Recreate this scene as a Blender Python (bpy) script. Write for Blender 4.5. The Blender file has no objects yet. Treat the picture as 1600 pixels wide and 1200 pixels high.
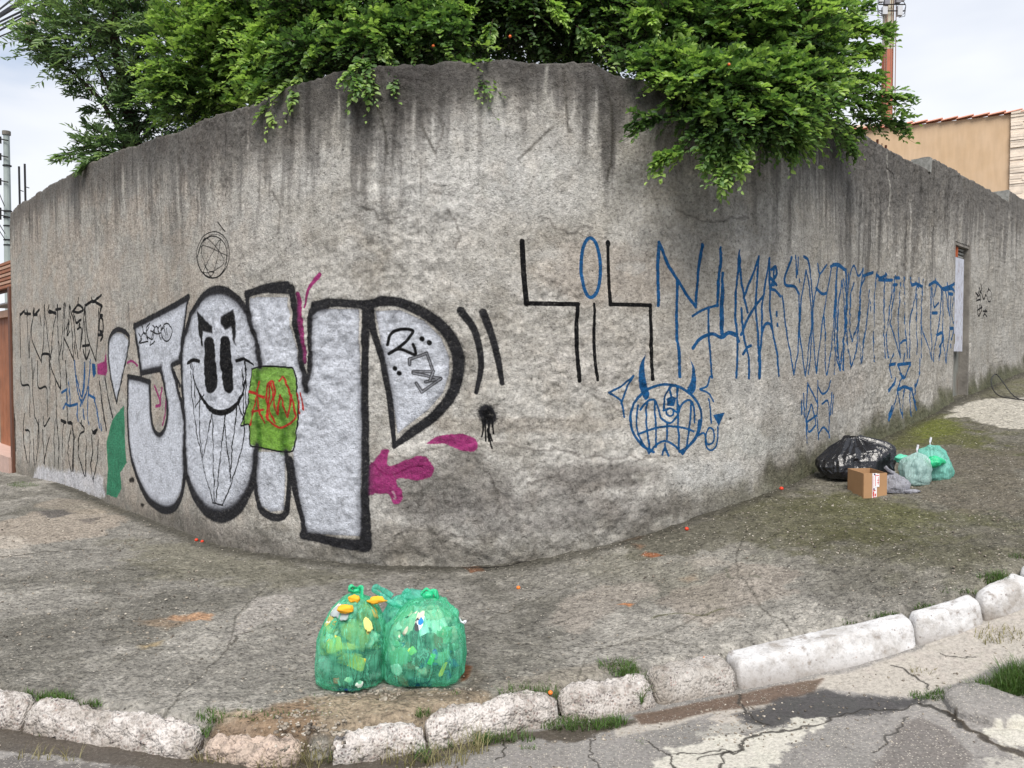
import bpy, math, random
import numpy as np
from mathutils import Vector, Matrix

rng = np.random.default_rng(7)
random.seed(7)
SC = bpy.context.scene
COL = SC.collection
R = math.radians

# ------------------------------------------------------------------ camera
FPX = 1202.0
PITCH = R(-1.9)
EYE = 1.6
cam_d = bpy.data.cameras.new('camera')
cam_d.sensor_width = 36.0
cam_d.lens = 36.0 * FPX / 1600.0
cam_d.clip_end = 2000
cam = bpy.data.objects.new('camera', cam_d)
COL.objects.link(cam)
cam.location = (0, 0, EYE)
cam.rotation_euler = (R(90) + PITCH, 0, 0)
SC.camera = cam

# ------------------------------------------------------------------ sky and sun
SUN_EL, SUN_AZ = R(54), R(178)        # azimuth clockwise from +Y: behind the camera
world = bpy.data.worlds.new('World')
SC.world = world
world.use_nodes = True
wn = world.node_tree
wn.nodes.clear()
def wnode(t, **kw):
    n = wn.nodes.new(t)
    for k, v in kw.items():
        setattr(n, k, v)
    return n
w_out = wnode('ShaderNodeOutputWorld')
w_bg = wnode('ShaderNodeBackground')
w_bg.inputs['Strength'].default_value = 0.10
w_sky = wnode('ShaderNodeTexSky', sky_type='NISHITA', sun_disc=False)
w_sky.sun_elevation = SUN_EL
w_sky.sun_rotation = SUN_AZ
w_tc = wnode('ShaderNodeTexCoord')
w_map = wnode('ShaderNodeMapping')
w_map.inputs['Scale'].default_value = (1.0, 1.0, 3.0)
w_map.inputs['Location'].default_value = (0.3, 0.2, 0.45)
w_n1 = wnode('ShaderNodeTexNoise'); w_n1.inputs['Scale'].default_value = 2.6; w_n1.inputs['Detail'].default_value = 7; w_n1.inputs['Roughness'].default_value = 0.55
w_n2 = wnode('ShaderNodeTexNoise'); w_n2.inputs['Scale'].default_value = 1.3; w_n2.inputs['Detail'].default_value = 5
w_r1 = wnode('ShaderNodeValToRGB')
w_r1.color_ramp.elements[0].position = 0.28; w_r1.color_ramp.elements[0].color = (0.55, 0.55, 0.55, 1)
w_r1.color_ramp.elements[1].position = 0.46; w_r1.color_ramp.elements[1].color = (1, 1, 1, 1)
w_r2 = wnode('ShaderNodeValToRGB')
w_r2.color_ramp.elements[0].position = 0.40; w_r2.color_ramp.elements[0].color = (3.5, 3.9, 4.8, 1)
w_r2.color_ramp.elements[1].position = 0.60; w_r2.color_ramp.elements[1].color = (5.5, 5.7, 6.05, 1)
w_mix = wnode('ShaderNodeMixRGB')
L = wn.links.new
L(w_tc.outputs['Generated'], w_map.inputs['Vector'])
L(w_map.outputs[0], w_n1.inputs['Vector']); L(w_map.outputs[0], w_n2.inputs['Vector'])
L(w_n1.outputs['Fac'], w_r1.inputs[0]); L(w_n2.outputs['Fac'], w_r2.inputs[0])
L(w_r1.outputs[0], w_mix.inputs['Fac']); L(w_sky.outputs[0], w_mix.inputs['Color1']); L(w_r2.outputs[0], w_mix.inputs['Color2'])
L(w_mix.outputs[0], w_bg.inputs['Color']); L(w_bg.outputs[0], w_out.inputs['Surface'])

sun_d = bpy.data.lights.new('sun', 'SUN')
sun_d.energy = 2.7
sun_d.angle = R(32)
sun_d.color = (1.0, 0.95, 0.88)
sun = bpy.data.objects.new('sun', sun_d)
COL.objects.link(sun)
sdir = Vector((math.sin(SUN_AZ) * math.cos(SUN_EL), math.cos(SUN_AZ) * math.cos(SUN_EL), math.sin(SUN_EL)))
sun.rotation_euler = sdir.to_track_quat('Z', 'Y').to_euler()

SC.view_settings.view_transform = 'Standard'
SC.view_settings.look = 'None'
SC.view_settings.exposure = 0.80
SC.view_settings.gamma = 1.0
SC.view_settings.use_curve_mapping = False

# ------------------------------------------------------------------ projection helpers
FW = np.array([0, math.cos(PITCH), math.sin(PITCH)])
UP = np.array([0, -math.sin(PITCH), math.cos(PITCH)])
def ray(px, py):
    return FW * FPX + np.array([1.0, 0, 0]) * (px - 800) + UP * (600 - py)
def at(px, py, depth):
    """the point that a pixel of the 1600 x 1200 photograph shows, at a distance along Y"""
    d = ray(px, py)
    p = d * (depth / d[1])
    return np.array([p[0], p[1], p[2] + EYE])

# ------------------------------------------------------------------ numpy noise
def _tab(seed, n=256):
    return np.random.default_rng(seed).random((n, n)).astype(np.float32)
_tabs = {}
def vnoise(x, y, seed=0):
    if seed not in _tabs:
        _tabs[seed] = _tab(seed)
    T = _tabs[seed]
    x = np.asarray(x, np.float32); y = np.asarray(y, np.float32)
    xi = np.floor(x).astype(np.int32); yi = np.floor(y).astype(np.int32)
    fx = x - xi; fy = y - yi
    fx = fx * fx * (3 - 2 * fx); fy = fy * fy * (3 - 2 * fy)
    x0 = xi & 255; x1 = (xi + 1) & 255; y0 = yi & 255; y1 = (yi + 1) & 255
    a = T[y0, x0]; b = T[y0, x1]; c = T[y1, x0]; d = T[y1, x1]
    return a + (b - a) * fx + (c - a) * fy + (a - b - c + d) * fx * fy
def fbm(x, y, seed=0, octv=4, rough=0.5):
    s = 0; amp = 1; tot = 0; x = np.asarray(x, np.float32); y = np.asarray(y, np.float32)
    for k in range(octv):
        s = s + vnoise(x * 2 ** k + 17.3 * k, y * 2 ** k + 9.1 * k, seed + k) * amp
        tot += amp; amp *= rough
    return s / tot
_t3 = np.random.default_rng(99).random((32, 32, 32)).astype(np.float32)
def vnoise3(p):
    i = np.floor(p).astype(int); f = p - i; f = f * f * (3 - 2 * f)
    r = 0
    for a in (0, 1):
        for b in (0, 1):
            for c in (0, 1):
                w = (f[:, 0] if a else 1 - f[:, 0]) * (f[:, 1] if b else 1 - f[:, 1]) * (f[:, 2] if c else 1 - f[:, 2])
                r = r + w * _t3[(i[:, 0] + a) & 31, (i[:, 1] + b) & 31, (i[:, 2] + c) & 31]
    return r
def fbm3(p, octv=3):
    s = 0; a = 1; t = 0
    for k in range(octv):
        s = s + vnoise3(p * 2 ** k + 5.7 * k) * a; t += a; a *= .5
    return s / t
def sstep(a, b, x):
    t = np.clip((x - a) / (b - a), 0, 1)
    return t * t * (3 - 2 * t)
def lin(r, g, b):
    return tuple(((c / 255 / 12.92) if c / 255 <= .04045 else ((c / 255 + .055) / 1.055) ** 2.4) for c in (r, g, b))

# ------------------------------------------------------------------ mesh helpers
def new_mesh(name, V, F, mat=None, smooth=False, uv=None):
    me = bpy.data.meshes.new(name)
    V = np.asarray(V, np.float32)
    if isinstance(F, np.ndarray):
        k = F.shape[1]
        me.vertices.add(len(V)); me.vertices.foreach_set('co', V.ravel())
        me.loops.add(F.size); me.loops.foreach_set('vertex_index', F.ravel().astype(np.int32))
        me.polygons.add(len(F)); me.polygons.foreach_set('loop_start', np.arange(0, F.size, k, dtype=np.int32))
        me.update(calc_edges=True)
    else:
        me.from_pydata(V.tolist(), [], F); me.update()
    if smooth:
        me.polygons.foreach_set('use_smooth', np.ones(len(me.polygons), bool))
    if uv is not None:
        ul = me.uv_layers.new(name='UVMap')
        li = np.empty(len(me.loops), np.int32); me.loops.foreach_get('vertex_index', li)
        ul.data.foreach_set('uv', np.asarray(uv, np.float32)[li].ravel())
    if mat:
        me.materials.append(mat)
    return me
def link(name, me, parent=None, label=None, cat=None, group=None, kind=None, loc=None):
    o = bpy.data.objects.new(name, me)
    COL.objects.link(o)
    if parent is not None: o.parent = parent
    if loc is not None: o.location = loc
    if label: o['label'] = label
    if cat: o['category'] = cat
    if group: o['group'] = group
    if kind: o['kind'] = kind
    return o
def mobj(name, V, F, mat, parent=None, smooth=False, uv=None, origin=None, **kw):
    V = np.asarray(V, float)
    if origin is None and parent is None:
        origin = np.array([(V[:, 0].min() + V[:, 0].max()) / 2, (V[:, 1].min() + V[:, 1].max()) / 2, V[:, 2].min()])
    if parent is not None:
        pl = np.array(parent.matrix_basis.translation)
        q = parent
        while q.parent is not None:
            q = q.parent; pl = pl + np.array(q.matrix_basis.translation)
        me = new_mesh(name, V - pl, F, mat, smooth, uv)
        return link(name, me, parent, **kw)
    me = new_mesh(name, V - origin, F, mat, smooth, uv)
    return link(name, me, None, loc=tuple(origin), **kw)
class MB:
    def __init__(s): s.V = []; s.F = []
    def add(s, V, F):
        n = len(s.V); s.V += [tuple(v) for v in V]; s.F += [tuple(i + n for i in f) for f in F]; return s
    def box(s, c, hx, hy, hz, jit=0.0):
        """box from a centre and three half-extent vectors"""
        c = np.asarray(c, float); hx = np.asarray(hx, float); hy = np.asarray(hy, float); hz = np.asarray(hz, float)
        V = []
        for k in (-1, 1):
            for a, b in ((-1, -1), (1, -1), (1, 1), (-1, 1)):
                V.append(c + a * hx + b * hy + k * hz + (rng.normal(0, jit, 3) if jit else 0))
        return s.add(V, [(3, 2, 1, 0), (4, 5, 6, 7), (0, 1, 5, 4), (1, 2, 6, 5), (2, 3, 7, 6), (3, 0, 4, 7)])
    def tube(s, pts, r, n=8, cap=True):
        pts = [np.asarray(p, float) for p in pts]
        rs = r if isinstance(r, (list, tuple, np.ndarray)) else [r] * len(pts)
        V = []; F = []
        ref = None
        for i, p in enumerate(pts):
            t = pts[min(i + 1, len(pts) - 1)] - pts[max(i - 1, 0)]
            t = t / (np.linalg.norm(t) + 1e-9)
            if ref is None:
                ref = np.array([0, 0, 1.0]) if abs(t[2]) < .9 else np.array([1.0, 0, 0])
            a = np.cross(t, ref); a /= np.linalg.norm(a) + 1e-9; b = np.cross(t, a); ref = -b if False else ref
            for k in range(n):
                an = 2 * math.pi * k / n
                V.append(p + (a * math.cos(an) + b * math.sin(an)) * rs[i])
        for i in range(len(pts) - 1):
            for k in range(n):
                F.append((i * n + k, i * n + (k + 1) % n, (i + 1) * n + (k + 1) % n, (i + 1) * n + k))
        if cap:
            F.append(tuple(range(n - 1, -1, -1))); F.append(tuple((len(pts) - 1) * n + k for k in range(n)))
        return s.add(V, F)
    def obj(s, name, mat, parent=None, **kw):
        return mobj(name, np.array(s.V), s.F, mat, parent, **kw)
def empty(name, loc, label, cat, group=None, kind=None):
    o = bpy.data.objects.new(name, None); COL.objects.link(o); o.location = tuple(float(v) for v in loc)
    o.empty_display_size = .1
    if label: o['label'] = label
    if cat: o['category'] = cat
    if group: o['group'] = group
    if kind: o['kind'] = kind
    return o

# ------------------------------------------------------------------ material helpers
class Mat:
    def __init__(s, name):
        s.m = bpy.data.materials.new(name); s.m.use_nodes = True; s.t = s.m.node_tree
        s.b = s.t.nodes['Principled BSDF']; s.out = s.t.nodes['Material Output']
    def n(s, t, **kw):
        x = s.t.nodes.new(t)
        for k, v in kw.items():
            if hasattr(x, k) and not k[0].isupper(): setattr(x, k, v)
            else: s.set(x.inputs[k.replace('_', ' ')], v)
        return x
    def set(s, inp, v):
        if isinstance(v, bpy.types.NodeSocket): s.t.links.new(v, inp)
        elif isinstance(v, tuple) and len(v) == 3 and inp.type == 'RGBA': inp.default_value = (*v, 1)
        else: inp.default_value = v
    def noise(s, vec, scale, detail=3, rough=.5, dist=0):
        x = s.n('ShaderNodeTexNoise'); s.set(x.inputs['Vector'], vec) if vec is not None else None
        x.inputs['Scale'].default_value = scale; x.inputs['Detail'].default_value = detail
        x.inputs['Roughness'].default_value = rough; x.inputs['Distortion'].default_value = dist
        return x.outputs['Fac']
    def vor(s, vec, scale, feature='F1', out='Distance', rnd=1):
        x = s.n('ShaderNodeTexVoronoi'); x.feature = feature; s.set(x.inputs['Vector'], vec); x.inputs['Scale'].default_value = scale
        x.inputs['Randomness'].default_value = rnd
        return x.outputs[out]
    def ramp(s, f, stops):
        x = s.n('ShaderNodeValToRGB'); s.set(x.inputs[0], f); e = x.color_ramp.elements
        while len(e) < len(stops): e.new(.5)
        for i, (p, c) in enumerate(stops):
            e[i].position = p; e[i].color = (*c, 1) if isinstance(c, tuple) else (c, c, c, 1)
        return x.outputs[0]
    def mix(s, f, a, b, mode='MIX'):
        x = s.n('ShaderNodeMixRGB'); x.blend_type = mode
        s.set(x.inputs[0], f); s.set(x.inputs[1], a); s.set(x.inputs[2], b); return x.outputs[0]
    def math(s, op, a, b=0.0, clamp=False):
        x = s.n('ShaderNodeMath'); x.operation = op; x.use_clamp = clamp
        s.set(x.inputs[0], a); s.set(x.inputs[1], b); return x.outputs[0]
    def obj(s): return s.n('ShaderNodeTexCoord').outputs['Object']
    def geo(s): return s.n('ShaderNodeNewGeometry').outputs['Position']
    def mapv(s, vec, scale):
        x = s.n('ShaderNodeMapping'); s.set(x.inputs['Vector'], vec); x.inputs['Scale'].default_value = scale; return x.outputs[0]
    def bump(s, h, strength=.5, dist=.01, normal=None):
        x = s.n('ShaderNodeBump'); s.set(x.inputs['Height'], h); x.inputs['Strength'].default_value = strength; x.inputs['Distance'].default_value = dist
        if normal is not None: s.set(x.inputs['Normal'], normal)
        return x.outputs[0]
    def done(s, col=None, rough=None, normal=None, spec=None):
        if col is not None: s.set(s.b.inputs['Base Color'], col)
        if rough is not None: s.set(s.b.inputs['Roughness'], rough)
        if normal is not None: s.set(s.b.inputs['Normal'], normal)
        if spec is not None: s.b.inputs['Specular IOR Level'].default_value = spec
        return s.m
def simple(name, col, rough=.7, var=.25, scale=12, bump=.3, dist=.003, spec=.3, metal=0):
    M = Mat(name); p = M.obj(); nz = M.noise(p, scale, 5, .6)
    c = M.mix(1.0, col, M.ramp(nz, [(.25, 1 - var), (.75, 1 + var * .6)]), 'MULTIPLY')
    M.b.inputs['Metallic'].default_value = metal
    return M.done(c, rough, M.bump(M.noise(p, scale * 5, 3), bump, dist), spec)
def np_image(name, arr, color=True):
    h, w, _ = arr.shape
    im = bpy.data.images.new(name, w, h, alpha=True)
    im.colorspace_settings.name = 'sRGB' if color else 'Non-Color'
    im.alpha_mode = 'CHANNEL_PACKED'
    im.pixels.foreach_set(np.clip(arr, 0, 1).astype(np.float32).ravel())
    im.update(); im.pack()
    return im

# ------------------------------------------------------------------ plan of the wall
RAD = 3.5
CX, CY = -.065, 3.645
def wall_plan():
    c = (CX, CY + RAD * math.sqrt(2)); k = 1 / math.sqrt(2)
    La = 6.45 * 1.0
    pts = [(CX - k * RAD - k * a, CY + k * RAD + k * a) for a in np.linspace(5.72, 0, 120)]
    for a in np.linspace(-45, 45, 120)[1:]:
        a = R(a); pts.append((c[0] + RAD * math.sin(a), c[1] - RAD * math.cos(a)))
    pts += [(CX + k * RAD + k * a, CY + k * RAD + k * a) for a in np.linspace(0, 14, 200)[1:]]
    return np.array(pts)
PL = wall_plan()
PS = np.r_[0, np.cumsum(np.hypot(*np.diff(PL, axis=0).T))]
TAN = np.gradient(PL, PS, axis=0); TAN /= np.linalg.norm(TAN, axis=1)[:, None]
NOR = np.stack([TAN[:, 1], -TAN[:, 0]], 1)           # towards the street
def wall_xy(s):
    s = np.asarray(s, float)
    return np.stack([np.interp(s, PS, PL[:, 0]), np.interp(s, PS, PL[:, 1])], -1)
def wall_n(s):
    n = np.stack([np.interp(s, PS, NOR[:, 0]), np.interp(s, PS, NOR[:, 1])], -1)
    return n / np.linalg.norm(n, axis=-1, keepdims=True)
def wall_hit(px, py):
    d = ray(px, py)
    a = PL[:-1]; b = PL[1:] - a
    den = d[0] * b[:, 1] - d[1] * b[:, 0]
    t = (a[:, 0] * b[:, 1] - a[:, 1] * b[:, 0]) / den
    u = (a[:, 0] * d[1] - a[:, 1] * d[0]) / den
    i = np.where((t > 0) & (u >= 0) & (u <= 1))[0]
    if len(i) == 0:                                   # past the wall's left end: go on along its line
        i = np.array([0]) if px < 800 else np.array([len(b) - 1])
    i = i[np.argmin(t[i])]
    return PS[i] + u[i] * (PS[i + 1] - PS[i]), EYE + t[i] * d[2], t[i] * d[1]

# ------------------------------------------------------------------ ground height
_gu = np.array([-30, 2.6, 3.0, 3.35, 3.7, 4.15, 4.75, 5.8, 6.8, 7.9, 9.7, 13, 20, 60])
_gz = np.array([.17, .175, .185, .205, .255, .365, .515, .68, .795, .9, 1.12, 1.42, 1.9, 2.6])
_fu = np.linspace(-30, 60, 3000)
_fz = np.interp(_fu, _gu, _gz); _k = np.hanning(21); _k /= _k.sum()
_fz = np.convolve(np.pad(_fz, 10, mode='edge'), _k, 'valid')
def gz(x, y):
    x = np.asarray(x, float); y = np.asarray(y, float)
    u = (x + y) / math.sqrt(2); v = (y - x) / math.sqrt(2)
    return np.interp(u, _fu, _fz) - .045 * np.clip(v - 9.6, 0, 8)
ROAD_DROP = .095
def ground_hit(px, py, off=0.0):
    d = ray(px, py); d = d / d[1]
    t = np.linspace(1.5, 40, 8000)
    z = EYE + t * d[2] - (gz(t * d[0], t) + off)
    i = np.argmax(z < 0)
    if z[i] >= 0: i = len(t) - 1
    return np.array([t[i] * d[0], t[i], gz(t[i] * d[0], t[i]) + off])

# kerb lines
K_BACK = [(-260, 1040), (-120, 1058), (0, 1078), (60, 1089), (130, 1100), (320, 1129), (430, 1140), (520, 1140), (660, 1118), (750, 1096), (860, 1077), (930, 1064), (1000, 1046), (1060, 1033), (1130, 1021), (1230, 998), (1340, 975), (1410, 961), (1480, 944), (1560, 910), (1600, 888), (1700, 832)]
K_FRONT = [(-260, 1095), (-120, 1115), (0, 1136), (60, 1145), (150, 1160), (310, 1178), (430, 1183), (520, 1180), (660, 1165), (740, 1155), (860, 1138), (930, 1127), (1000, 1111), (1130, 1087), (1240, 1066), (1330, 1043), (1415, 1018), (1520, 980), (1600, 945), (1700, 900)]
def resample(P, n):
    P = np.asarray(P); s = np.r_[0, np.cumsum(np.hypot(*np.diff(P[:, :2], axis=0).T))]
    # smooth spline by dense interpolation then a moving average
    q = np.linspace(0, s[-1], 400); Q = np.stack([np.interp(q, s, P[:, k]) for k in range(2)], 1)
    k = np.hanning(41); k /= k.sum()
    Qp = np.stack([np.convolve(np.r_[2 * Q[0, j] - Q[20:0:-1, j], Q[:, j], 2 * Q[-1, j] - Q[-2:-22:-1, j]], k, 'valid') for j in range(2)], 1)
    s2 = np.r_[0, np.cumsum(np.hypot(*np.diff(Qp, axis=0).T))]; q2 = np.linspace(0, s2[-1], n)
    return np.stack([np.interp(q2, s2, Qp[:, k]) for k in range(2)], 1)
KB = resample([ground_hit(*p)[:2] for p in K_BACK], 260)
KF = resample([ground_hit(*p, off=-ROAD_DROP)[:2] for p in K_FRONT], 260)
# extend both ends in straight lines
def extend(P, a, b):
    d0 = P[0] - P[3]; d0 /= np.linalg.norm(d0); d1 = P[-1] - P[-4]; d1 /= np.linalg.norm(d1)
    return np.vstack([P[0] + d0 * a, P, P[-1] + d1 * b])
KC = extend((KB + KF) / 2, 30, 30)                      # centre line used to part pavement from road
def kerb_sd(x, y, P0=None):
    """signed distance from the kerb's centre line, positive on the pavement"""
    P0 = KC if P0 is None else P0
    P = np.vstack([P0[::6], P0[-1]])
    best = np.full(x.shape, 1e9, np.float32); sg = np.zeros(x.shape, np.float32)
    for a, b in zip(P[:-1], P[1:]):
        e = b - a; l2 = e @ e
        t = np.clip(((x - a[0]) * e[0] + (y - a[1]) * e[1]) / l2, 0, 1)
        dx = x - a[0] - t * e[0]; dy = y - a[1] - t * e[1]
        d = dx * dx + dy * dy
        m = d < best
        best = np.where(m, d, best); sg = np.where(m, e[0] * (y - a[1]) - e[1] * (x - a[0]), sg)
    return np.sqrt(best) * np.sign(sg)

# ------------------------------------------------------------------ canvases: flat colour laid out in metres on a surface
class Canvas:
    def __init__(s, u0, u1, v0, v1, res, base=None):
        s.u0, s.v0, s.res = u0, v0, res
        s.w = int((u1 - u0) / res); s.h = int((v1 - v0) / res)
        s.u1 = u0 + s.w * res; s.v1 = v0 + s.h * res
        s.a = np.zeros((s.h, s.w, 4), np.float32)
        s.U = (u0 + (np.arange(s.w) + .5) * res).astype(np.float32)
        s.Vv = (v0 + (np.arange(s.h) + .5) * res).astype(np.float32)
    def sub(s, x0, x1, y0, y1):
        i0 = max(0, int((x0 - s.u0) / s.res)); i1 = min(s.w, int((x1 - s.u0) / s.res) + 2)
        j0 = max(0, int((y0 - s.v0) / s.res)); j1 = min(s.h, int((y1 - s.v0) / s.res) + 2)
        return i0, i1, j0, j1
    def put(s, sl, al, col):
        i0, i1, j0, j1 = sl
        A = s.a[j0:j1, i0:i1]; al = al[..., None]
        na = A[..., 3:] + al * (1 - A[..., 3:])
        A[..., :3] = np.where(na > 1e-4, (A[..., :3] * A[..., 3:] * (1 - al) + np.array(col, np.float32) * al) / np.maximum(na, 1e-4), A[..., :3])
        A[..., 3:] = na
    def stroke(s, P, w, col, soft=.35, op=1.0):
        P = np.asarray(P, float)
        if s.res < .005 and np.isscalar(w): w = max(w * 1.12, s.res * 2.6) if w < .03 else w
        if len(P) > 2: P = catmull(P, 8)
        ws = np.full(len(P), w / 2.) if np.isscalar(w) else np.interp(np.linspace(0, 1, len(P)), np.linspace(0, 1, len(w)), np.asarray(w) / 2.)
        pad = ws.max() * (1 + soft) + s.res * 2
        sl = s.sub(P[:, 0].min() - pad, P[:, 0].max() + pad, P[:, 1].min() - pad, P[:, 1].max() + pad)
        i0, i1, j0, j1 = sl
        if i1 <= i0 or j1 <= j0: return
        D = np.full((j1 - j0, i1 - i0), 9., np.float32)
        for a, b, wa in zip(P[:-1], P[1:], (ws[:-1] + ws[1:]) / 2):
            q = s.sub(min(a[0], b[0]) - pad, max(a[0], b[0]) + pad, min(a[1], b[1]) - pad, max(a[1], b[1]) + pad)
            if q[1] <= q[0] or q[3] <= q[2]: continue
            x = s.U[q[0]:q[1]][None, :]; y = s.Vv[q[2]:q[3]][:, None]
            e = b - a; l2 = e @ e + 1e-9
            t = np.clip(((x - a[0]) * e[0] + (y - a[1]) * e[1]) / l2, 0, 1)
            d = np.sqrt((x - a[0] - t * e[0]) ** 2 + (y - a[1] - t * e[1]) ** 2) / max(wa, s.res * .6)
            V = D[q[2] - j0:q[3] - j0, q[0] - i0:q[1] - i0]
            np.minimum(V, d, out=V)
        s.put(sl, op * (1 - sstep(1 - soft, 1 + soft, D)), col)
    def fill(s, P, col, soft=.01, op=1.0, warp=0.0, cell=.1, seed=5, spline=False):
        P = np.asarray(P, float)
        if spline: P = catmull(np.vstack([P, P[:1]]), 6)[:-1]
        pad = soft * 2 + warp * 1.2 + s.res * 2
        sl = s.sub(P[:, 0].min() - pad, P[:, 0].max() + pad, P[:, 1].min() - pad, P[:, 1].max() + pad)
        i0, i1, j0, j1 = sl
        if i1 <= i0 or j1 <= j0: return
        x = s.U[i0:i1][None, :]; y = s.Vv[j0:j1][:, None]
        ins = np.zeros((j1 - j0, i1 - i0), bool); D = np.full(ins.shape, 1e9, np.float32)
        for a, b in zip(P, np.roll(P, -1, 0)):
            c = (a[1] > y) != (b[1] > y)
            ins ^= c & (x < (b[0] - a[0]) * (y - a[1]) / (b[1] - a[1] + 1e-12) + a[0])
            e = b - a; l2 = e @ e + 1e-9
            t = np.clip(((x - a[0]) * e[0] + (y - a[1]) * e[1]) / l2, 0, 1)
            np.minimum(D, (x - a[0] - t * e[0]) ** 2 + (y - a[1] - t * e[1]) ** 2, out=D)
        D = np.sqrt(D) * np.where(ins, 1, -1)
        if warp:
            D = D + (fbm(x / cell + 0 * y, y / cell + 0 * x, seed, 4, .6) - .5) * 2 * warp
        s.put(sl, op * sstep(-soft, soft, D), col)
def catmull(P, k):
    Q = np.vstack([2 * P[0] - P[1], P, 2 * P[-1] - P[-2]]); out = []
    for i in range(1, len(Q) - 2):
        p0, p1, p2, p3 = Q[i - 1:i + 3]
        for t in np.arange(k) / k:
            out.append(.5 * (2 * p1 + (p2 - p0) * t + (2 * p0 - 5 * p1 + 4 * p2 - p3) * t * t + (3 * p1 - p0 - 3 * p2 + p3) * t ** 3))
    out.append(P[-1]); return np.array(out)

# ================================================================== WALL: paint
S0, S1 = 0.0, PS[-1]
WC = Canvas(S0, min(S1, 22.0), -.1, 3.95, .0042)
def A(*p): return [(150 + x / 3, 430 + y / 3) for x, y in p]
def B(*p): return [(400 + x / 2.6667, 430 + y / 2.6667) for x, y in p]
def C(*p): return [(x / 3.43, 430 + y / 3.43) for x, y in p]
def D(*p): return [(800 + x / 3, 340 + y / 3) for x, y in p]
def E_(*p): return [(1120 + x / 3.527, 360 + y / 3.527) for x, y in p]
def G(*p): return [(1300 + x / 3.527, 360 + y / 3.527) for x, y in p]
def toW(P):
    H = [wall_hit(*p) for p in P]
    return np.array([h[:2] for h in H]), float(np.mean([h[2] for h in H])) / FPX
BLACK = (.155, .155, .17); INK = (.07, .07, .08); BLUE = (.10, .33, .52); MAG = (.60, .22, .44); SILV = (.785, .80, .835)
def st(P, w, col=INK, soft=.3, op=1., straight=False):
    Q, k = toW(P)
    if straight and len(Q) > 2:
        for a, b in zip(Q[:-1], Q[1:]):
            WC.stroke([a, b], np.asarray(w) * k if not np.isscalar(w) else w * k, col, soft, op)
    else:
        if col is BLACK: soft = max(soft, .5)
        if col is BLACK: w = np.asarray(w) * .84 if not np.isscalar(w) else w * .84; WC.stroke(Q, np.asarray(w) * k * 1.75, col, .8, .42 * op)
        WC.stroke(Q, (np.asarray(w) * k) if not np.isscalar(w) else w * k, col, soft, op)
def fl(P, col, soft=2.5, op=1., spline=False, warp=0, cell=.05):
    Q, k = toW(P); WC.fill(Q, col, soft * k, op, warp * k, cell, 5, spline)
def ell(c, rx, ry, n=20, a0=0, a1=360):
    return [(c[0] + rx * math.cos(R(a)), c[1] + ry * math.sin(R(a))) for a in np.linspace(a0, a1, n)]

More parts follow.
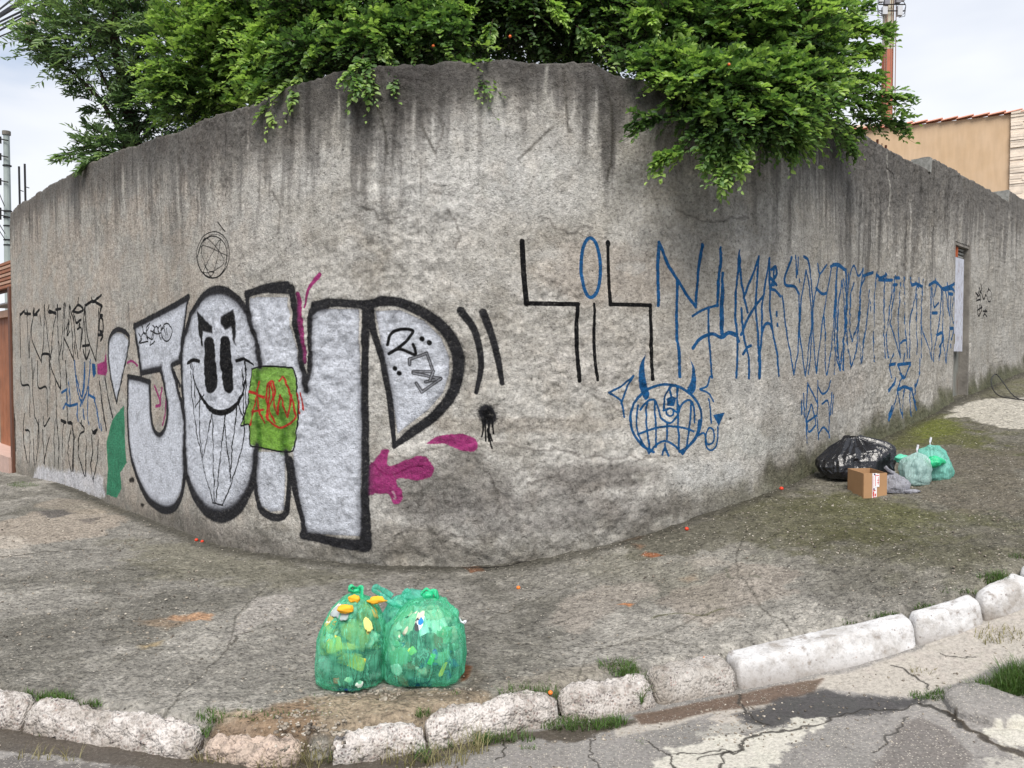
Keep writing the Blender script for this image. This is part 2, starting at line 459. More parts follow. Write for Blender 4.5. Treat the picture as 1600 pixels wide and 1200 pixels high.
def paint_wall():
    # soft black halo first
    # ---- silver fills
    fl(A((185, 250), (430, 120), (402, 260), (385, 400), (352, 412), (352, 440), (372, 520), (398, 620), (415, 700), (418, 900), (400, 1010), (370, 1078), (330, 1092), (270, 1065), (210, 990), (178, 900), (158, 780), (152, 640), (152, 482), (250, 505), (255, 640), (270, 715), (300, 752), (325, 720), (335, 650), (325, 560), (300, 440), (215, 455), (192, 330)), SILV, 2, .93)
    fl(A((440, 190), (405, 300), (395, 430), (402, 560), (415, 700), (418, 850), (432, 950), (470, 1040), (530, 1095), (600, 1112), (670, 1070), (720, 1000), (745, 900), (760, 780), (790, 600), (775, 400), (750, 300), (720, 210), (680, 130), (620, 92), (560, 88), (500, 110)), SILV, 2, .93, True)
    fl(A((725, 108), (905, 105), (905, 440), (780, 440), (755, 300), (728, 190)), SILV, 2, .9)
    fl(B((0, 90), (130, 95), (160, 250), (200, 420), (222, 500), (235, 300), (240, 170), (280, 142), (430, 142), (438, 500), (442, 800), (446, 1085), (210, 1075), (190, 950), (165, 820), (160, 730), (0, 400)), SILV, 2, .93)
    fl(B((5, 735), (6, 880), (28, 960), (65, 985), (122, 978), (128, 735)), SILV, 2, .9)
    fl(B((500, 150), (600, 145), (700, 190), (770, 260), (805, 340), (805, 410), (780, 490), (720, 560), (640, 620), (590, 660), (575, 560), (555, 430), (530, 310)), SILV, 2, .93)
    fl(A((65, 300), (90, 270), (130, 275), (152, 305), (148, 370), (120, 480), (96, 590), (75, 500), (56, 400), (58, 330)), SILV, 2, .85)
    # ---- magenta
    fl(B((462, 800), (500, 765), (530, 725), (560, 730), (555, 790), (620, 770), (690, 750), (735, 775), (742, 820), (700, 852), (620, 845), (588, 855), (612, 900), (605, 942), (575, 952), (555, 912), (500, 912), (462, 905)), MAG, 2.5, .88, True, 3)
    fl(B((705, 702), (760, 670), (840, 658), (910, 675), (928, 710), (900, 737), (840, 722), (780, 702)), MAG, 2, .85, True, 2)
    st(B((270, 0), (232, 50), (205, 135)), [9, 6, 3], MAG, .3, .9); st(B((182, 80), (190, 200), (210, 360)), [8, 12, 7], MAG, .35, .9)
    st(B((480, 780), (560, 830), (640, 800), (700, 790)), 2, (.45, .10, .30), .5, .6); st(B((575, 900), (585, 925), (578, 930)), 3, (.7, .6, .62), .5, .8)
    fl(A((5, 415), (38, 402), (45, 350), (52, 450), (45, 472), (6, 466)), MAG, 2, .85)
    st(A((145, 412), (168, 402), (196, 425)), 4, MAG, .4, .85)
    st(A((275, 520), (300, 600), (280, 615)), 5, MAG, .4, .85); st(A((305, 530), (298, 605)), 5, MAG, .4, .85); st(A((325, 570), (322, 650), (310, 702)), 4, MAG, .4, .85)
    # ---- green drip and towel
    fl(A((130, 612), (100, 645), (72, 690), (52, 780), (60, 900), (50, 1030), (100, 1042), (120, 1000), (120, 925), (150, 880), (140, 780), (136, 700)), (.23, .50, .38), 2, .95, False, 2)
    tw = A((735, 440), (800, 427), (905, 432)) + B((165, 392), (180, 450), (186, 600), (166, 700), (150, 735), (60, 725), (10, 715)) + A((725, 792), (720, 702), (680, 700), (715, 590), (725, 500))
    fl(tw, (.45, .62, .25), 2, .93)
    st(B((20, 400), (10, 560), (20, 720)), 9, (.20, .36, .10), .7, .6); st(B((110, 540), (125, 640), (120, 730)), 12, (.20, .36, .10), .8, .55)
    # ---- black outlines
    st(A((178, 240), (300, 175), (432, 103)), 10, BLACK); st(A((432, 103), (408, 250), (388, 392)), 7, BLACK)
    st(A((180, 240), (195, 350), (212, 458)), 8, BLACK); st(A((212, 458), (300, 440)), 10, BLACK)
    st(A((300, 440), (318, 520), (332, 620), (326, 700), (300, 748), (270, 712), (256, 620), (252, 502)), 8, BLACK)
    st(A((252, 502), (200, 484), (150, 476)), 9, BLACK)
    st(A((150, 478), (148, 640), (160, 800), (190, 930), (240, 1040), (310, 1097), (370, 1088), (405, 1020), (420, 900), (416, 720), (397, 600), (372, 500), (356, 440)), [7, 7, 8, 10, 14, 15, 13, 10, 9, 9, 8, 7, 6], BLACK, .5)
    st(A((352, 420), (388, 405)), 9, BLACK); st(A((360, 450), (390, 520)), 5, BLACK, .5)
    st(A((442, 190), (408, 300), (396, 430), (402, 560), (416, 700), (417, 850), (430, 950), (470, 1045), (530, 1108), (600, 1128), (670, 1090), (722, 1010), (748, 900), (758, 800)), [12, 9, 8, 8, 9, 11, 14, 19, 22, 24, 21, 15, 12, 9], BLACK, .5)
    st(A((442, 190), (500, 105), (560, 72), (620, 78), (680, 125), (725, 205), (755, 300), (780, 425)), [10, 14, 16, 15, 12, 10, 10, 11], BLACK, .4)
    st(A((712, 90), (720, 200)), 9, BLACK, .4)
    st(A((712, 88), (800, 62), (900, 52)) + B((60, 56), (150, 60)), [12, 16, 17, 16, 15], BLACK, .35)
    st(B((155, 60), (165, 150), (177, 250), (195, 350), (218, 480)), [14, 11, 10, 10, 8], BLACK, .4)
    st(B((218, 480), (230, 350), (230, 200), (248, 145), (300, 120)), [7, 9, 10, 14, 15], BLACK, .35)
    st(B((250, 128), (330, 115), (450, 122), (530, 108)), 14, BLACK, .35)
    st(B((148, 770), (170, 900), (192, 1000), (205, 1080)), [13, 12, 10, 12], BLACK, .5)
    st(B((200, 1082), (330, 1112), (455, 1125)), [14, 17, 20], BLACK, .5)
    st(B((462, 1125), (462, 900), (457, 700), (452, 500), (458, 300), (460, 135)), [20, 15, 14, 13, 14, 15], BLACK, .4)
    st(B((4, 735), (2, 880), (22, 968), (70, 1005), (128, 990), (142, 850), (132, 735)), [8, 9, 12, 14, 12, 9, 8], BLACK, .5)
    st(B((520, 108), (600, 115), (700, 158), (790, 230), (838, 320), (843, 400), (815, 500), (740, 590), (650, 655), (578, 712)), [15, 17, 18, 20, 22, 21, 19, 17, 16, 8], BLACK, .35)
    st(B((578, 712), (565, 600), (550, 480), (522, 330), (492, 230), (478, 135)), [6, 11, 11, 11, 12, 14], BLACK, .35)
    st(A((95, 600), (66, 460), (55, 360), (66, 288), (100, 255), (143, 272), (156, 312), (140, 400), (112, 520), (95, 600)), [4, 5, 6, 8, 9, 8, 6, 5, 5, 4], BLACK, .45)
    st(A((14, 500), (50, 725)), 5, BLACK, .5, .9); st(A((40, 480), (58, 580), (78, 665)), 5, BLACK, .5, .9); st(A((152, 130), (152, 255)), 1.5, BLACK, .5, .7)
    # towel outline, red letters
    st(tw + tw[:1], 2.2, INK, .3, .95)
    red = (.70, .19, .16)
    st(A((722, 545), (760, 560), (795, 572)), 4, red); st(A((775, 500), (750, 580), (725, 700)), 3.5, red); st(A((760, 560), (775, 640), (800, 690)), 3.5, red); st(A((730, 640), (790, 630)), 3, red)
    st(A((815, 670), (808, 560), (818, 510), (838, 500), (848, 560), (820, 620), (845, 690)), 3, red)
    st(B((105, 440), (120, 425), (150, 480), (172, 560), (172, 600), (105, 635), (55, 590), (60, 520), (70, 450), (85, 520), (100, 580), (115, 500), (140, 590), (160, 500)), 3, red)
    st(B((185, 490), (192, 575)), 2.2, red); st(B((197, 490), (205, 560)), 2.2, red)
    # ---- face
    fl(A((508, 318), (516, 297), (532, 289), (548, 298), (557, 325), (562, 400), (568, 500), (563, 535), (545, 552), (525, 548), (513, 528), (506, 470), (503, 400)), INK, 1.5, .97, True)
    fl(A((588, 325), (594, 300), (610, 286), (628, 292), (638, 318), (642, 400), (643, 500), (638, 538), (624, 553), (606, 546), (593, 520), (587, 460), (586, 400)), INK, 1.5, .97, True)
    fl(A((474, 168), (545, 238), (550, 272), (503, 262), (498, 330), (491, 330), (480, 240)), INK, 2, .95)
    fl(A((595, 195), (650, 160), (660, 240), (663, 325), (652, 300), (638, 240), (615, 256), (595, 225)), INK, 2.5, .95)
    st(A((440, 410), (455, 485), (482, 560), (530, 622), (585, 645), (640, 620), (682, 560), (702, 480), (712, 400)), [2, 3, 5, 8, 9, 8, 4, 3, 2], INK, .2)
    st(A((424, 412), (450, 398), (480, 404)), 5, INK, .2); st(A((664, 402), (705, 393), (748, 420)), [5, 5, 2.5], INK, .2)
    for ln in (((435, 410), (452, 600), (500, 860), (555, 1065)), ((455, 430), (462, 620)), ((462, 620), (500, 560)), ((482, 570), (490, 760), (505, 862)), ((545, 640), (505, 860)), ((546, 650), (562, 1060)), ((605, 650), (568, 1065)), ((603, 700), (640, 950)), ((655, 615), (634, 965)), ((662, 600), (695, 700), (690, 800), (640, 975), (598, 1075)), ((690, 430), (690, 640), (698, 700)), ((706, 405), (700, 640)), ((552, 1065), (600, 1078))):
        st(A(*ln), 1.7, INK, .3, .95)
    # ---- tags on the letters
    for ln in (((200, 320), (225, 270), (240, 300), (235, 250), (250, 225)), ((215, 235), (228, 275), (245, 245)), ((200, 275), (215, 300), (205, 318), (240, 310)), ((240, 290), (262, 300), (275, 250), (262, 235)), ((275, 310), (250, 325), (280, 240), (300, 300)), ((290, 250), (300, 235), (305, 295)), ((300, 260), (318, 240)), ((255, 260), (285, 275), (300, 270)), ((316, 250), (322, 282)), ((326, 250), (330, 280))):
        st(A(*ln), 1.9, INK, .3)
    st(A(*ell((326, 268), 23, 42)), 1.9, INK, .3)
    st(B((550, 290), (562, 245), (600, 226), (648, 228), (650, 245), (610, 290), (555, 328)), 4.2, INK, .25); st(B((555, 328), (600, 308), (662, 330), (655, 288)), 4, INK, .25)
    for c in ((690, 265), (721, 281), (578, 388), (597, 408)): st(B(c, (c[0] + 2, c[1] + 1)), 7, INK, .25)
    for ln in (((640, 372), (640, 350), (712, 325), (738, 402), (655, 402)), ((655, 408), (770, 430), (706, 445)), ((740, 400), (725, 440)), ((770, 432), (690, 487), (668, 450))):
        st(B(*ln), 4.5, (.2, .2, .21), .25, .95, True)
        st(B(*ln), 1.4, (.6, .61, .64), .3, .8, True)
    # ---- exclamation marks
    st(B((853, 148), (910, 230), (935, 330), (936, 400), (918, 488)), [14, 12, 11, 10, 7], BLACK, .5)
    st(B((946, 155), (985, 260), (1010, 360), (1026, 450)), [14, 12, 11, 8], BLACK, .5)
    st(B((960, 570), (970, 590)), 28, BLACK, .6); st(B((965, 575), (970, 585)), 16, INK, .4)
    for ln in (((945, 600), (947, 640), (942, 672)), ((955, 600), (958, 690)), ((970, 600), (972, 660), (978, 700), (984, 720)), ((985, 600), (988, 640), (990, 660)), ((965, 640), (970, 690)), ((975, 660), (985, 690))):
        st(B(*ln), 2.2, INK, .3)
    # ---- scribbled ring
    st(ell((334, 398), 27, 36, 24), 1.6, INK, .4, .8); st(ell((333, 402), 24, 33, 20, 40, 420), 1.3, INK, .4, .8); st(ell((336, 396), 22, 30, 16, 90, 400), 1.2, INK, .4, .6)
    st([(308, 400), (322, 372), (352, 410), (318, 425), (345, 375), (330, 432), (315, 385), (358, 400)], 1.2, INK, .4, .7); st([(340, 347), (352, 362)], 1, INK)
    # ---- left block of black letters
    k = 3.0
    k = 3.3
    LN = [((108, 208), (110, 330), (110, 440)), ((145, 190), (148, 300), (160, 440)), ((185, 180), (165, 320), (158, 440)), ((185, 180), (172, 330), (222, 465)), ((215, 215), (220, 270)), ((238, 160), (235, 300), (228, 420)), ((240, 165), (250, 300), (270, 450)), ((262, 160), (262, 200), (300, 205), (285, 280), (270, 450)), ((308, 200), (312, 330), (318, 445)), ((345, 150), (335, 300), (318, 445)), ((350, 150), (345, 330), (335, 450)), ((345, 335), (370, 390), (398, 455)), ((370, 170), (385, 280), (398, 455)), ((372, 160), (395, 250), (420, 445)), ((355, 290), (368, 240), (360, 320), (372, 300)), ((395, 210), (400, 340), (405, 420)), ((415, 290), (430, 280), (440, 300), (432, 405)), ((458, 160), (445, 300), (432, 405)), ((460, 180), (470, 320), (515, 460)), ((530, 180), (525, 330), (515, 460)), ((455, 250), (460, 330), (465, 450)),
          ((112, 490), (118, 585), (158, 600), (160, 760)), ((172, 445), (180, 590)), ((185, 500), (178, 600), (186, 765)), ((203, 460), (208, 600), (252, 605), (255, 755)), ((265, 450), (270, 610)), ((262, 455), (290, 540), (325, 612)), ((318, 450), (325, 610)), ((298, 570), (302, 660), (306, 770)), ((352, 460), (358, 620), (365, 780)),
          ((130, 745), (120, 830), (130, 920), (150, 1005)), ((130, 830), (155, 850), (158, 1015)), ((185, 760), (200, 800), (205, 880), (192, 1015)), ((175, 880), (185, 1020)), ((205, 775), (195, 930)), ((230, 760), (235, 810), (265, 765)), ((225, 830), (230, 920), (240, 1010)), ((262, 870), (250, 920), (235, 1005)), ((300, 770), (290, 880), (295, 1020)), ((305, 770), (318, 900), (315, 1030)), ((330, 775), (358, 790), (345, 800), (340, 900), (345, 1045)), ((365, 790), (390, 795), (400, 900), (390, 1050)), ((385, 830), (370, 950), (385, 1050)), ((405, 860), (395, 1050)), ((432, 790), (455, 830), (430, 860), (425, 960), (455, 1080)), ((465, 870), (460, 1075)), ((495, 860), (498, 960), (490, 1010), (500, 1105)), ((530, 885), (522, 1000), (500, 1105)), ((495, 830), (512, 850), (528, 820)), ((440, 800), (440, 780))]
    for ln in LN: st(C(*ln), k, INK, .35, .95)
    for ln in (((108, 215), (132, 190)), ((132, 205), (165, 208)), ((145, 185), (150, 215)), ((180, 178), (180, 215), (212, 185)), ((180, 212), (200, 212)), ((222, 465), (228, 425), (262, 425), (262, 450)), ((265, 190), (300, 208)), ((298, 185), (328, 180)), ((308, 160), (308, 195)), ((390, 195), (420, 160), (450, 185), (420, 200), (395, 195)), ((420, 125), (420, 160)), ((400, 220), (410, 255), (435, 240)), ((430, 260), (425, 275)), ((465, 160), (500, 140), (548, 165)), ((500, 145), (542, 108)), ((490, 120), (500, 145)), ((545, 165), (535, 210), (548, 215)), ((460, 160), (455, 215)), ((535, 300), (550, 300), (548, 240), (535, 230), (530, 290)), ((525, 320), (550, 322), (540, 350)), ((445, 380), (480, 375)), ((450, 400), (465, 450), (482, 405)), ((330, 780), (355, 790)), ((368, 792), (392, 795)), ((500, 845), (528, 825))):
        st(C(*ln), 4.6, INK, .3, .95)
    for ln in (((330, 630), (360, 610)), ((355, 620), (358, 690)), ((338, 715), (352, 690), (375, 700), (415, 690)), ((365, 560), (372, 640), (378, 700)), ((402, 460), (412, 600), (435, 680)), ((405, 540), (440, 650), (452, 500)), ((455, 470), (452, 600), (430, 700)), ((485, 455), (470, 600), (440, 690)), ((475, 640), (490, 650), (510, 660)), ((475, 600), (470, 740), (478, 800)), ((500, 640), (515, 700), (538, 815)), ((505, 480), (500, 540), (512, 520)), ((448, 720), (452, 770)), ((415, 700), (420, 780)), ((545, 800), (548, 830))):
        st(C(*ln), 4.0, BLUE, .35, .95)
    fl(C((492, 470), (512, 475), (515, 530), (495, 535)), BLUE, 1.2, .8)
    # ---- big black angular letters
    st(D((47, 112), (55, 270), (68, 402)), 8.5, INK, .2, 1, True); st(D((66, 402), (306, 407)), 6.5, INK, .2); st(D((304, 405), (300, 560), (315, 765)), [6, 7, 6.5], INK, .2)
    st(D((382, 405), (382, 620), (400, 762)), [4.5, 5.5, 5], INK, .2)
    st(D((450, 112), (448, 260), (455, 408)), [5.5, 5, 6], INK, .2); st(D((450, 118), (450, 126)), 8, INK, .2); st(D((455, 408), (642, 412)), 5.5, INK, .2); st(D((642, 412), (645, 560), (655, 757)), 5.5, INK, .2)
    # ---- blue letters
    b = 5.0
    st(D(*ell((367, 235), 45, 140, 26, -80, 285)), b, BLUE, .25)
    for ln in (((692, 115), (684, 270), (681, 412)), ((692, 115), (740, 230), (810, 345), (865, 418)), ((866, 418), (875, 270), (894, 125)), ((775, 300), (770, 500), (783, 745)), ((980, 150), (975, 280), (968, 410)), ((968, 410), (900, 432), (848, 462)), ((928, 420), (925, 600), (935, 750)), ((845, 612), (880, 570), (940, 545), (985, 562), (1018, 541), (1050, 552)), ((990, 262), (984, 400), (984, 560))):
        st(D(*ln), b if ln[0][0] < 900 else 3.8, BLUE, .25)
    fl(D((625, 635), (600, 680), (588, 740), (600, 810), (622, 855), (642, 830), (622, 760), (615, 700)), BLUE, 1, 1, True); fl(D((822, 635), (858, 720), (858, 790), (842, 825), (818, 805), (840, 755), (840, 690)), BLUE, 1, 1, True)
    st(D(*ell((718, 945), 165, 163, 30, 110, 428)), 4, BLUE, .25); st(D((590, 880), (580, 960), (600, 1040), (640, 1100)), 3, BLUE, .25); st(D((872, 950), (860, 1020), (795, 1105)), 4, BLUE, .25)
    for ln in (((632, 870), (628, 980), (645, 1095)), ((668, 860), (672, 980), (672, 1075)), ((725, 965), (725, 1045)), ((780, 880), (775, 980), (778, 1080)), ((835, 870), (828, 960), (815, 1070)), ((588, 1015), (650, 992), (725, 978), (800, 985), (848, 1002)), ((640, 1105), (680, 1060), (715, 1047), (755, 1065), (795, 1108)), ((600, 900), (635, 860), (665, 855), (685, 890), (700, 940), (740, 962), (775, 925), (795, 875), (825, 855), (845, 880), (850, 960)), ((712, 900), (715, 840), (735, 798)), ((745, 840), (740, 800), (770, 792), (775, 900)), ((710, 905), (735, 895)), ((755, 900), (775, 915)), ((700, 1110), (715, 1080), (728, 1115)), ((715, 1060), (715, 1090))):
        st(D(*ln), 3.3, BLUE, .25)
    fl(D((722, 850), (745, 835), (770, 845), (758, 885), (725, 882)), BLUE, 1); st(D(*ell((740, 912), 17, 18, 12)), 2.8, BLUE)
    for ln in (((565, 742), (510, 790), (452, 820)), ((452, 820), (500, 850), (512, 870), (525, 935)), ((510, 870), (535, 800), (565, 742)), ((925, 745), (910, 790), (875, 805), (915, 822), (942, 862)), ((916, 850), (925, 900), (930, 962)), ((868, 1022), (895, 1010), (910, 1060), (938, 1050), (940, 1000), (920, 985), (903, 1020), (905, 1070), (930, 1090), (955, 1060), (960, 980))):
        st(D(*ln), 3, BLUE, .25)
    fl(D((938, 925), (996, 912), (965, 978)), BLUE, 1)
    e3 = 3.9
    for ln in (((22, 95), (12, 300), (10, 415)), ((35, 235), (40, 450), (35, 580)), ((35, 582), (70, 562), (105, 572), (125, 612)), ((120, 115), (106, 430), (115, 600), (110, 810)), ((120, 115), (130, 240), (155, 360), (175, 450)), ((155, 372), (185, 280), (232, 150)), ((232, 145), (222, 400), (232, 600), (238, 815)), ((258, 365), (190, 460), (135, 575)), ((140, 430), (150, 580), (175, 700), (178, 815)), ((145, 682), (165, 650), (190, 635)), ((290, 155), (262, 380), (252, 560), (242, 700), (240, 810)), ((290, 155), (300, 330), (312, 520), (332, 680), (342, 800)), ((252, 575), (272, 520), (300, 515), (318, 560)), ((0, 415), (12, 414))):
        st(E_(*ln), e3 + .6, BLUE, .25, 1)
    for ln in (((305, 215), (325, 200), (335, 240), (318, 270), (308, 320), (330, 330), (360, 362)), ((318, 205), (320, 300)), ((300, 260), (335, 300)), ((342, 470), (342, 450)), ((346, 515), (346, 525)), ((410, 150), (380, 250), (385, 300), (430, 310), (455, 350)), ((475, 145), (500, 165), (512, 230)), ((540, 320), (575, 350), (600, 345)), ((620, 200), (650, 190), (698, 215))):
        st(E_(*ln), 4.6, BLUE, .25)
    for ln in (((455, 350), (455, 560), (445, 680), (425, 795)), ((425, 795), (400, 640), (385, 480), (370, 360)), ((430, 140), (440, 260)), ((445, 150), (445, 240)), ((455, 270), (456, 285)), ((512, 230), (525, 420), (520, 600), (508, 790)), ((490, 220), (465, 400), (460, 560), (475, 720), (490, 800)), ((490, 800), (505, 650), (520, 500), (505, 300), (490, 220)), ((550, 185), (562, 238), (600, 190)), ((562, 240), (532, 380), (530, 560), (548, 785)), ((548, 785), (570, 560), (595, 380), (625, 200)), ((585, 480), (590, 650), (600, 795), (620, 680), (635, 480), (658, 200)), ((655, 200), (648, 500), (645, 790)), ((682, 280), (660, 420), (665, 640), (682, 770)), ((682, 770), (700, 600), (715, 400), (690, 270)), ((700, 215), (712, 400), (705, 600), (692, 765)),
               ((500, 840), (490, 1000), (490, 1170)), ((500, 845), (548, 950)), ((555, 830), (550, 950), (550, 1150)), ((555, 860), (580, 900), (608, 880), (622, 830)), ((575, 955), (612, 950), (610, 1140)), ((550, 1125), (580, 1085), (608, 1115)), ((515, 960), (495, 1050), (505, 1110), (540, 1060), (520, 960)), ((490, 1060), (545, 1020)), ((465, 935), (468, 1010)), ((475, 900), (480, 1030)), ((640, 910), (630, 1010)), ((632, 895), (620, 1015))):
        st(E_(*ln), 3.4, BLUE, .3)
    for ln in (((20, 200), (10, 400), (5, 560), (20, 680), (45, 770)), ((70, 215), (75, 400), (70, 600), (60, 770)), ((48, 285), (25, 420), (25, 600), (32, 700)), ((48, 285), (62, 420), (68, 560)), ((85, 240), (78, 500), (90, 640), (108, 755)), ((108, 755), (132, 660), (152, 450), (178, 210)), ((82, 300), (115, 195), (150, 250), (178, 210)), ((120, 290), (98, 370), (98, 520), (112, 610)), ((112, 610), (145, 500), (160, 340), (188, 260)), ((150, 560), (165, 735), (185, 560), (212, 330)), ((248, 230), (235, 450), (232, 600), (238, 720)), ((292, 280), (288, 500), (295, 700)), ((330, 290), (318, 450), (302, 600), (310, 700)), ((345, 250), (325, 520)), ((325, 515), (350, 590), (378, 700)), ((375, 290), (368, 480), (378, 700)), ((398, 260), (405, 500), (415, 700)), ((380, 622), (395, 608), (408, 605)), ((435, 262), (440, 300)), ((505, 270), (495, 450), (488, 700)), ((470, 310), (435, 500), (425, 700)), ((470, 320), (468, 500), (465, 680)), ((485, 262), (485, 300)), ((495, 540), (525, 620), (548, 705)), ((545, 310), (545, 500), (550, 710)), ((550, 320), (560, 420), (585, 400)), ((570, 265), (570, 290)), ((600, 340), (590, 500), (565, 640), (560, 720)), ((605, 340), (608, 500), (600, 620), (590, 715)), ((650, 345), (645, 480), (640, 600), (628, 725)), ((635, 340), (640, 460)), ((605, 600), (628, 730)), ((670, 370), (655, 440), (665, 510), (680, 470), (672, 380)), ((575, 300), (560, 360)), ((630, 290), (632, 325)), ((620, 335), (632, 420), (640, 470)),
               ((340, 680), (320, 740), (325, 810)), ((400, 680), (395, 730)), ((355, 870), (370, 960), (378, 1030)), ((378, 1020), (400, 870)), ((425, 880), (425, 1020)), ((480, 710), (470, 800), (450, 880)), ((365, 745), (395, 815), (430, 735)), ((395, 800), (365, 860), (340, 960), (305, 1045)), ((385, 790), (395, 815), (410, 790))):
        st(G(*ln), 3.6, BLUE, .3)
    for ln in (((0, 190), (30, 190), (60, 215)), ((180, 250), (228, 232)), ((248, 245), (270, 262), (300, 245)), ((262, 272), (330, 275)), ((295, 240), (300, 275)), ((350, 262), (372, 262)), ((338, 300), (352, 300)), ((440, 302), (470, 295), (502, 312)), ((465, 285), (480, 312)), ((535, 300), (570, 285), (608, 325), (655, 322), (680, 345)), ((605, 322), (640, 310), (682, 290)), ((552, 455), (580, 455)), ((575, 580), (600, 565), (608, 600), (590, 640)), ((645, 540), (670, 545), (655, 600)), ((652, 632), (652, 642)), ((640, 350), (660, 352)), ((318, 742), (348, 735)), ((365, 740), (430, 732)), ((360, 878), (400, 862), (435, 878)), ((325, 970), (305, 1045)), ((432, 870), (455, 985)), ((310, 885), (335, 850), (350, 815)), ((452, 850), (452, 900)), ((598, 330), (598, 380)), ((600, 620), (590, 690)), ((155, 420), (150, 560)), ((72, 420), (70, 560)), ((215, 385), (215, 400)), ((215, 425), (215, 440))):
        st(G(*ln), 5.4, BLUE, .25)
    # ---- small black tag beyond the door
    def H(*p): return [(1480 + x / 4, 350 + y / 4) for x, y in p]
    for ln in (((180, 470), (200, 400), (205, 480)), ((175, 430), (195, 450), (215, 400), (210, 375)), ((180, 480), (205, 470)), ((208, 420), (225, 470), (238, 440)), ((235, 440), (240, 450)), ((250, 420), (262, 400)), ((185, 510), (190, 560), (198, 575), (212, 540), (208, 505)), ((200, 505), (200, 560)), ((222, 545), (250, 545)), ((238, 535), (235, 560), (225, 578)), ((235, 560), (250, 578)), ((185, 540), (215, 520))):
        st(H(*ln), 2.6, INK, .3)
    st(H(*ell((262, 448), 17, 38, 18)), 1.9, INK, .3)
paint_wall()

# ------------------------------------------------------------------ WALL: tone of the plaster
TC = Canvas(WC.u0, WC.u1, WC.v0, WC.v1, .0105)
def top_profile(s):
    s = np.asarray(s, float)
    pts = [(30, 320), (110, 272), (180, 238), (290, 203), (400, 163), (415, 150), (450, 135), (540, 112), (620, 105), (700, 98), (800, 97), (900, 100), (935, 104), (960, 119), (1000, 128), (1060, 128), (1330, 199), (1390, 235), (1450, 266)]
    H = [wall_hit(*p)[:2] for p in pts]
    sx = [0] + [h[0] for h in H] + [PS[-1]]; zx = [3.5] + [h[1] for h in H] + [3.56]
    z = np.interp(s, sx, zx)
    z = z + (vnoise(s * 6, s * 0, 31) - .5) * .022 + (vnoise(s * 31, s * 0, 32) - .5) * .016
    a = wall_hit(1453, 300)[0]; b = wall_hit(1576, 300)[0]
    z = z + np.where(s > a, .145, 0) + np.where(s > b, .15, 0) + np.where(s > b + 3.2, .15, 0)
    return z
def paint_tone():
    S, Z = np.meshgrid(TC.U, TC.Vv)
    top = top_profile(TC.U)[None, :]
    below = top - Z
    xy = wall_xy(TC.U); base = gz(xy[:, 0], xy[:, 1])[None, :]
    above = Z - base
    n_big = fbm(S * 1.1, Z * 1.3, 40, 5, .55)
    n_mid = fbm(S * 5, Z * 5, 50, 5, .6)
    n_st = fbm(S * 13, Z * .9, 60, 4, .65)
    n_st2 = fbm(S * 34, Z * 1.5, 66, 3, .6)
    light = np.array([.79, .78, .76]); mid = np.array([.655, .64, .61]); dark = np.array([.28, .27, .262]); warm = np.array([.67, .615, .56])
    # how far right / left, by picture columns
    ctl = [(30, .35, .55), (110, .45, .65), (200, .5, .7), (300, .6, .72), (400, .55, .72), (480, .5, .8), (560, .6, .88), (650, .72, .98), (720, .42, .85), (800, .33, .8), (900, .38, .78), (955, .62, .98), (1000, .35, .7), (1100, .45, .6), (1200, .75, .66), (1300, .95, .75), (1400, 1.05, .72), (1450, .9, .66), (1550, .7, .55)]
    cs = [wall_hit(c[0], 400)[0] for c in ctl]
    dep = np.interp(TC.U, cs, [c[1] for c in ctl])[None, :]; stg = np.interp(TC.U, cs, [c[2] for c in ctl])[None, :]
    s0 = wall_hit(430, 400)[0]; s1 = wall_hit(1180, 400)[0]
    leftness = 1 - sstep(s0 - 1.5, s0 + .6, S); rightness = sstep(s1 - .8, s1 + 1.2, S)
    t = sstep(.38, .62, n_big * .55 + n_mid * .45)
    c = mid + (light - mid) * (t[..., None] * (.75 - .45 * leftness[..., None] - .35 * rightness[..., None]))
    c = c + (warm - c) * (.45 * leftness * sstep(.35, .65, n_mid))[..., None]
    def blob(px, py, rx, ry, col, op, warp=.35):
        nonlocal c
        q = [wall_hit(px, py), wall_hit(px - rx, py), wall_hit(px + rx, py), wall_hit(px, py - ry), wall_hit(px, py + ry)]
        ru = abs(q[2][0] - q[1][0]) / 2; rv = abs(q[3][1] - q[4][1]) / 2
        d = np.sqrt(((S - q[0][0]) / ru) ** 2 + ((Z - q[0][1]) / rv) ** 2) + (n_mid - .5) * 2 * warp + (n_big - .5) * warp
        m = (1 - sstep(.55, 1.15, d)) * op
        c = c + (np.array(col) - c) * m[..., None]
    L2 = (.76, .755, .74)
    blob(720, 250, 190, 100, L2, .75); blob(480, 265, 60, 55, L2, .55); blob(850, 290, 130, 60, L2, .6); blob(400, 300, 40, 90, L2, .35)
    blob(640, 330, 150, 40, L2, .5); blob(980, 560, 200, 70, (.72, .70, .67), .5); blob(1110, 740, 70, 30, (.78, .78, .77), .7); blob(1180, 610, 60, 60, (.74, .73, .71), .6)
    blob(1180, 690, 70, 30, (.72, .72, .7), .6); blob(950, 430, 120, 60, (.66, .62, .58), .5); blob(1300, 600, 80, 50, (.70, .67, .64), .4)
    blob(700, 760, 140, 60, (.44, .425, .405), .6); blob(930, 745, 120, 30, (.42, .40, .38), .6); blob(840, 800, 260, 45, (.46, .445, .43), .55); blob(620, 850, 140, 40, (.50, .48, .45), .6); blob(330, 840, 110, 30, (.52, .50, .48), .5)
    blob(1250, 735, 60, 18, (.36, .34, .31), .6); blob(1205, 665, 18, 26, (.56, .54, .51), .4, .8); blob(1030, 120, 40, 40, (.35, .34, .33), .4)
    blob(800, 665, 200, 16, (.62, .59, .55), .5)
    # soot under the top, running down in streaks
    edge = dep * (.25 + 1.45 * n_st + .6 * (n_st2 - .5))
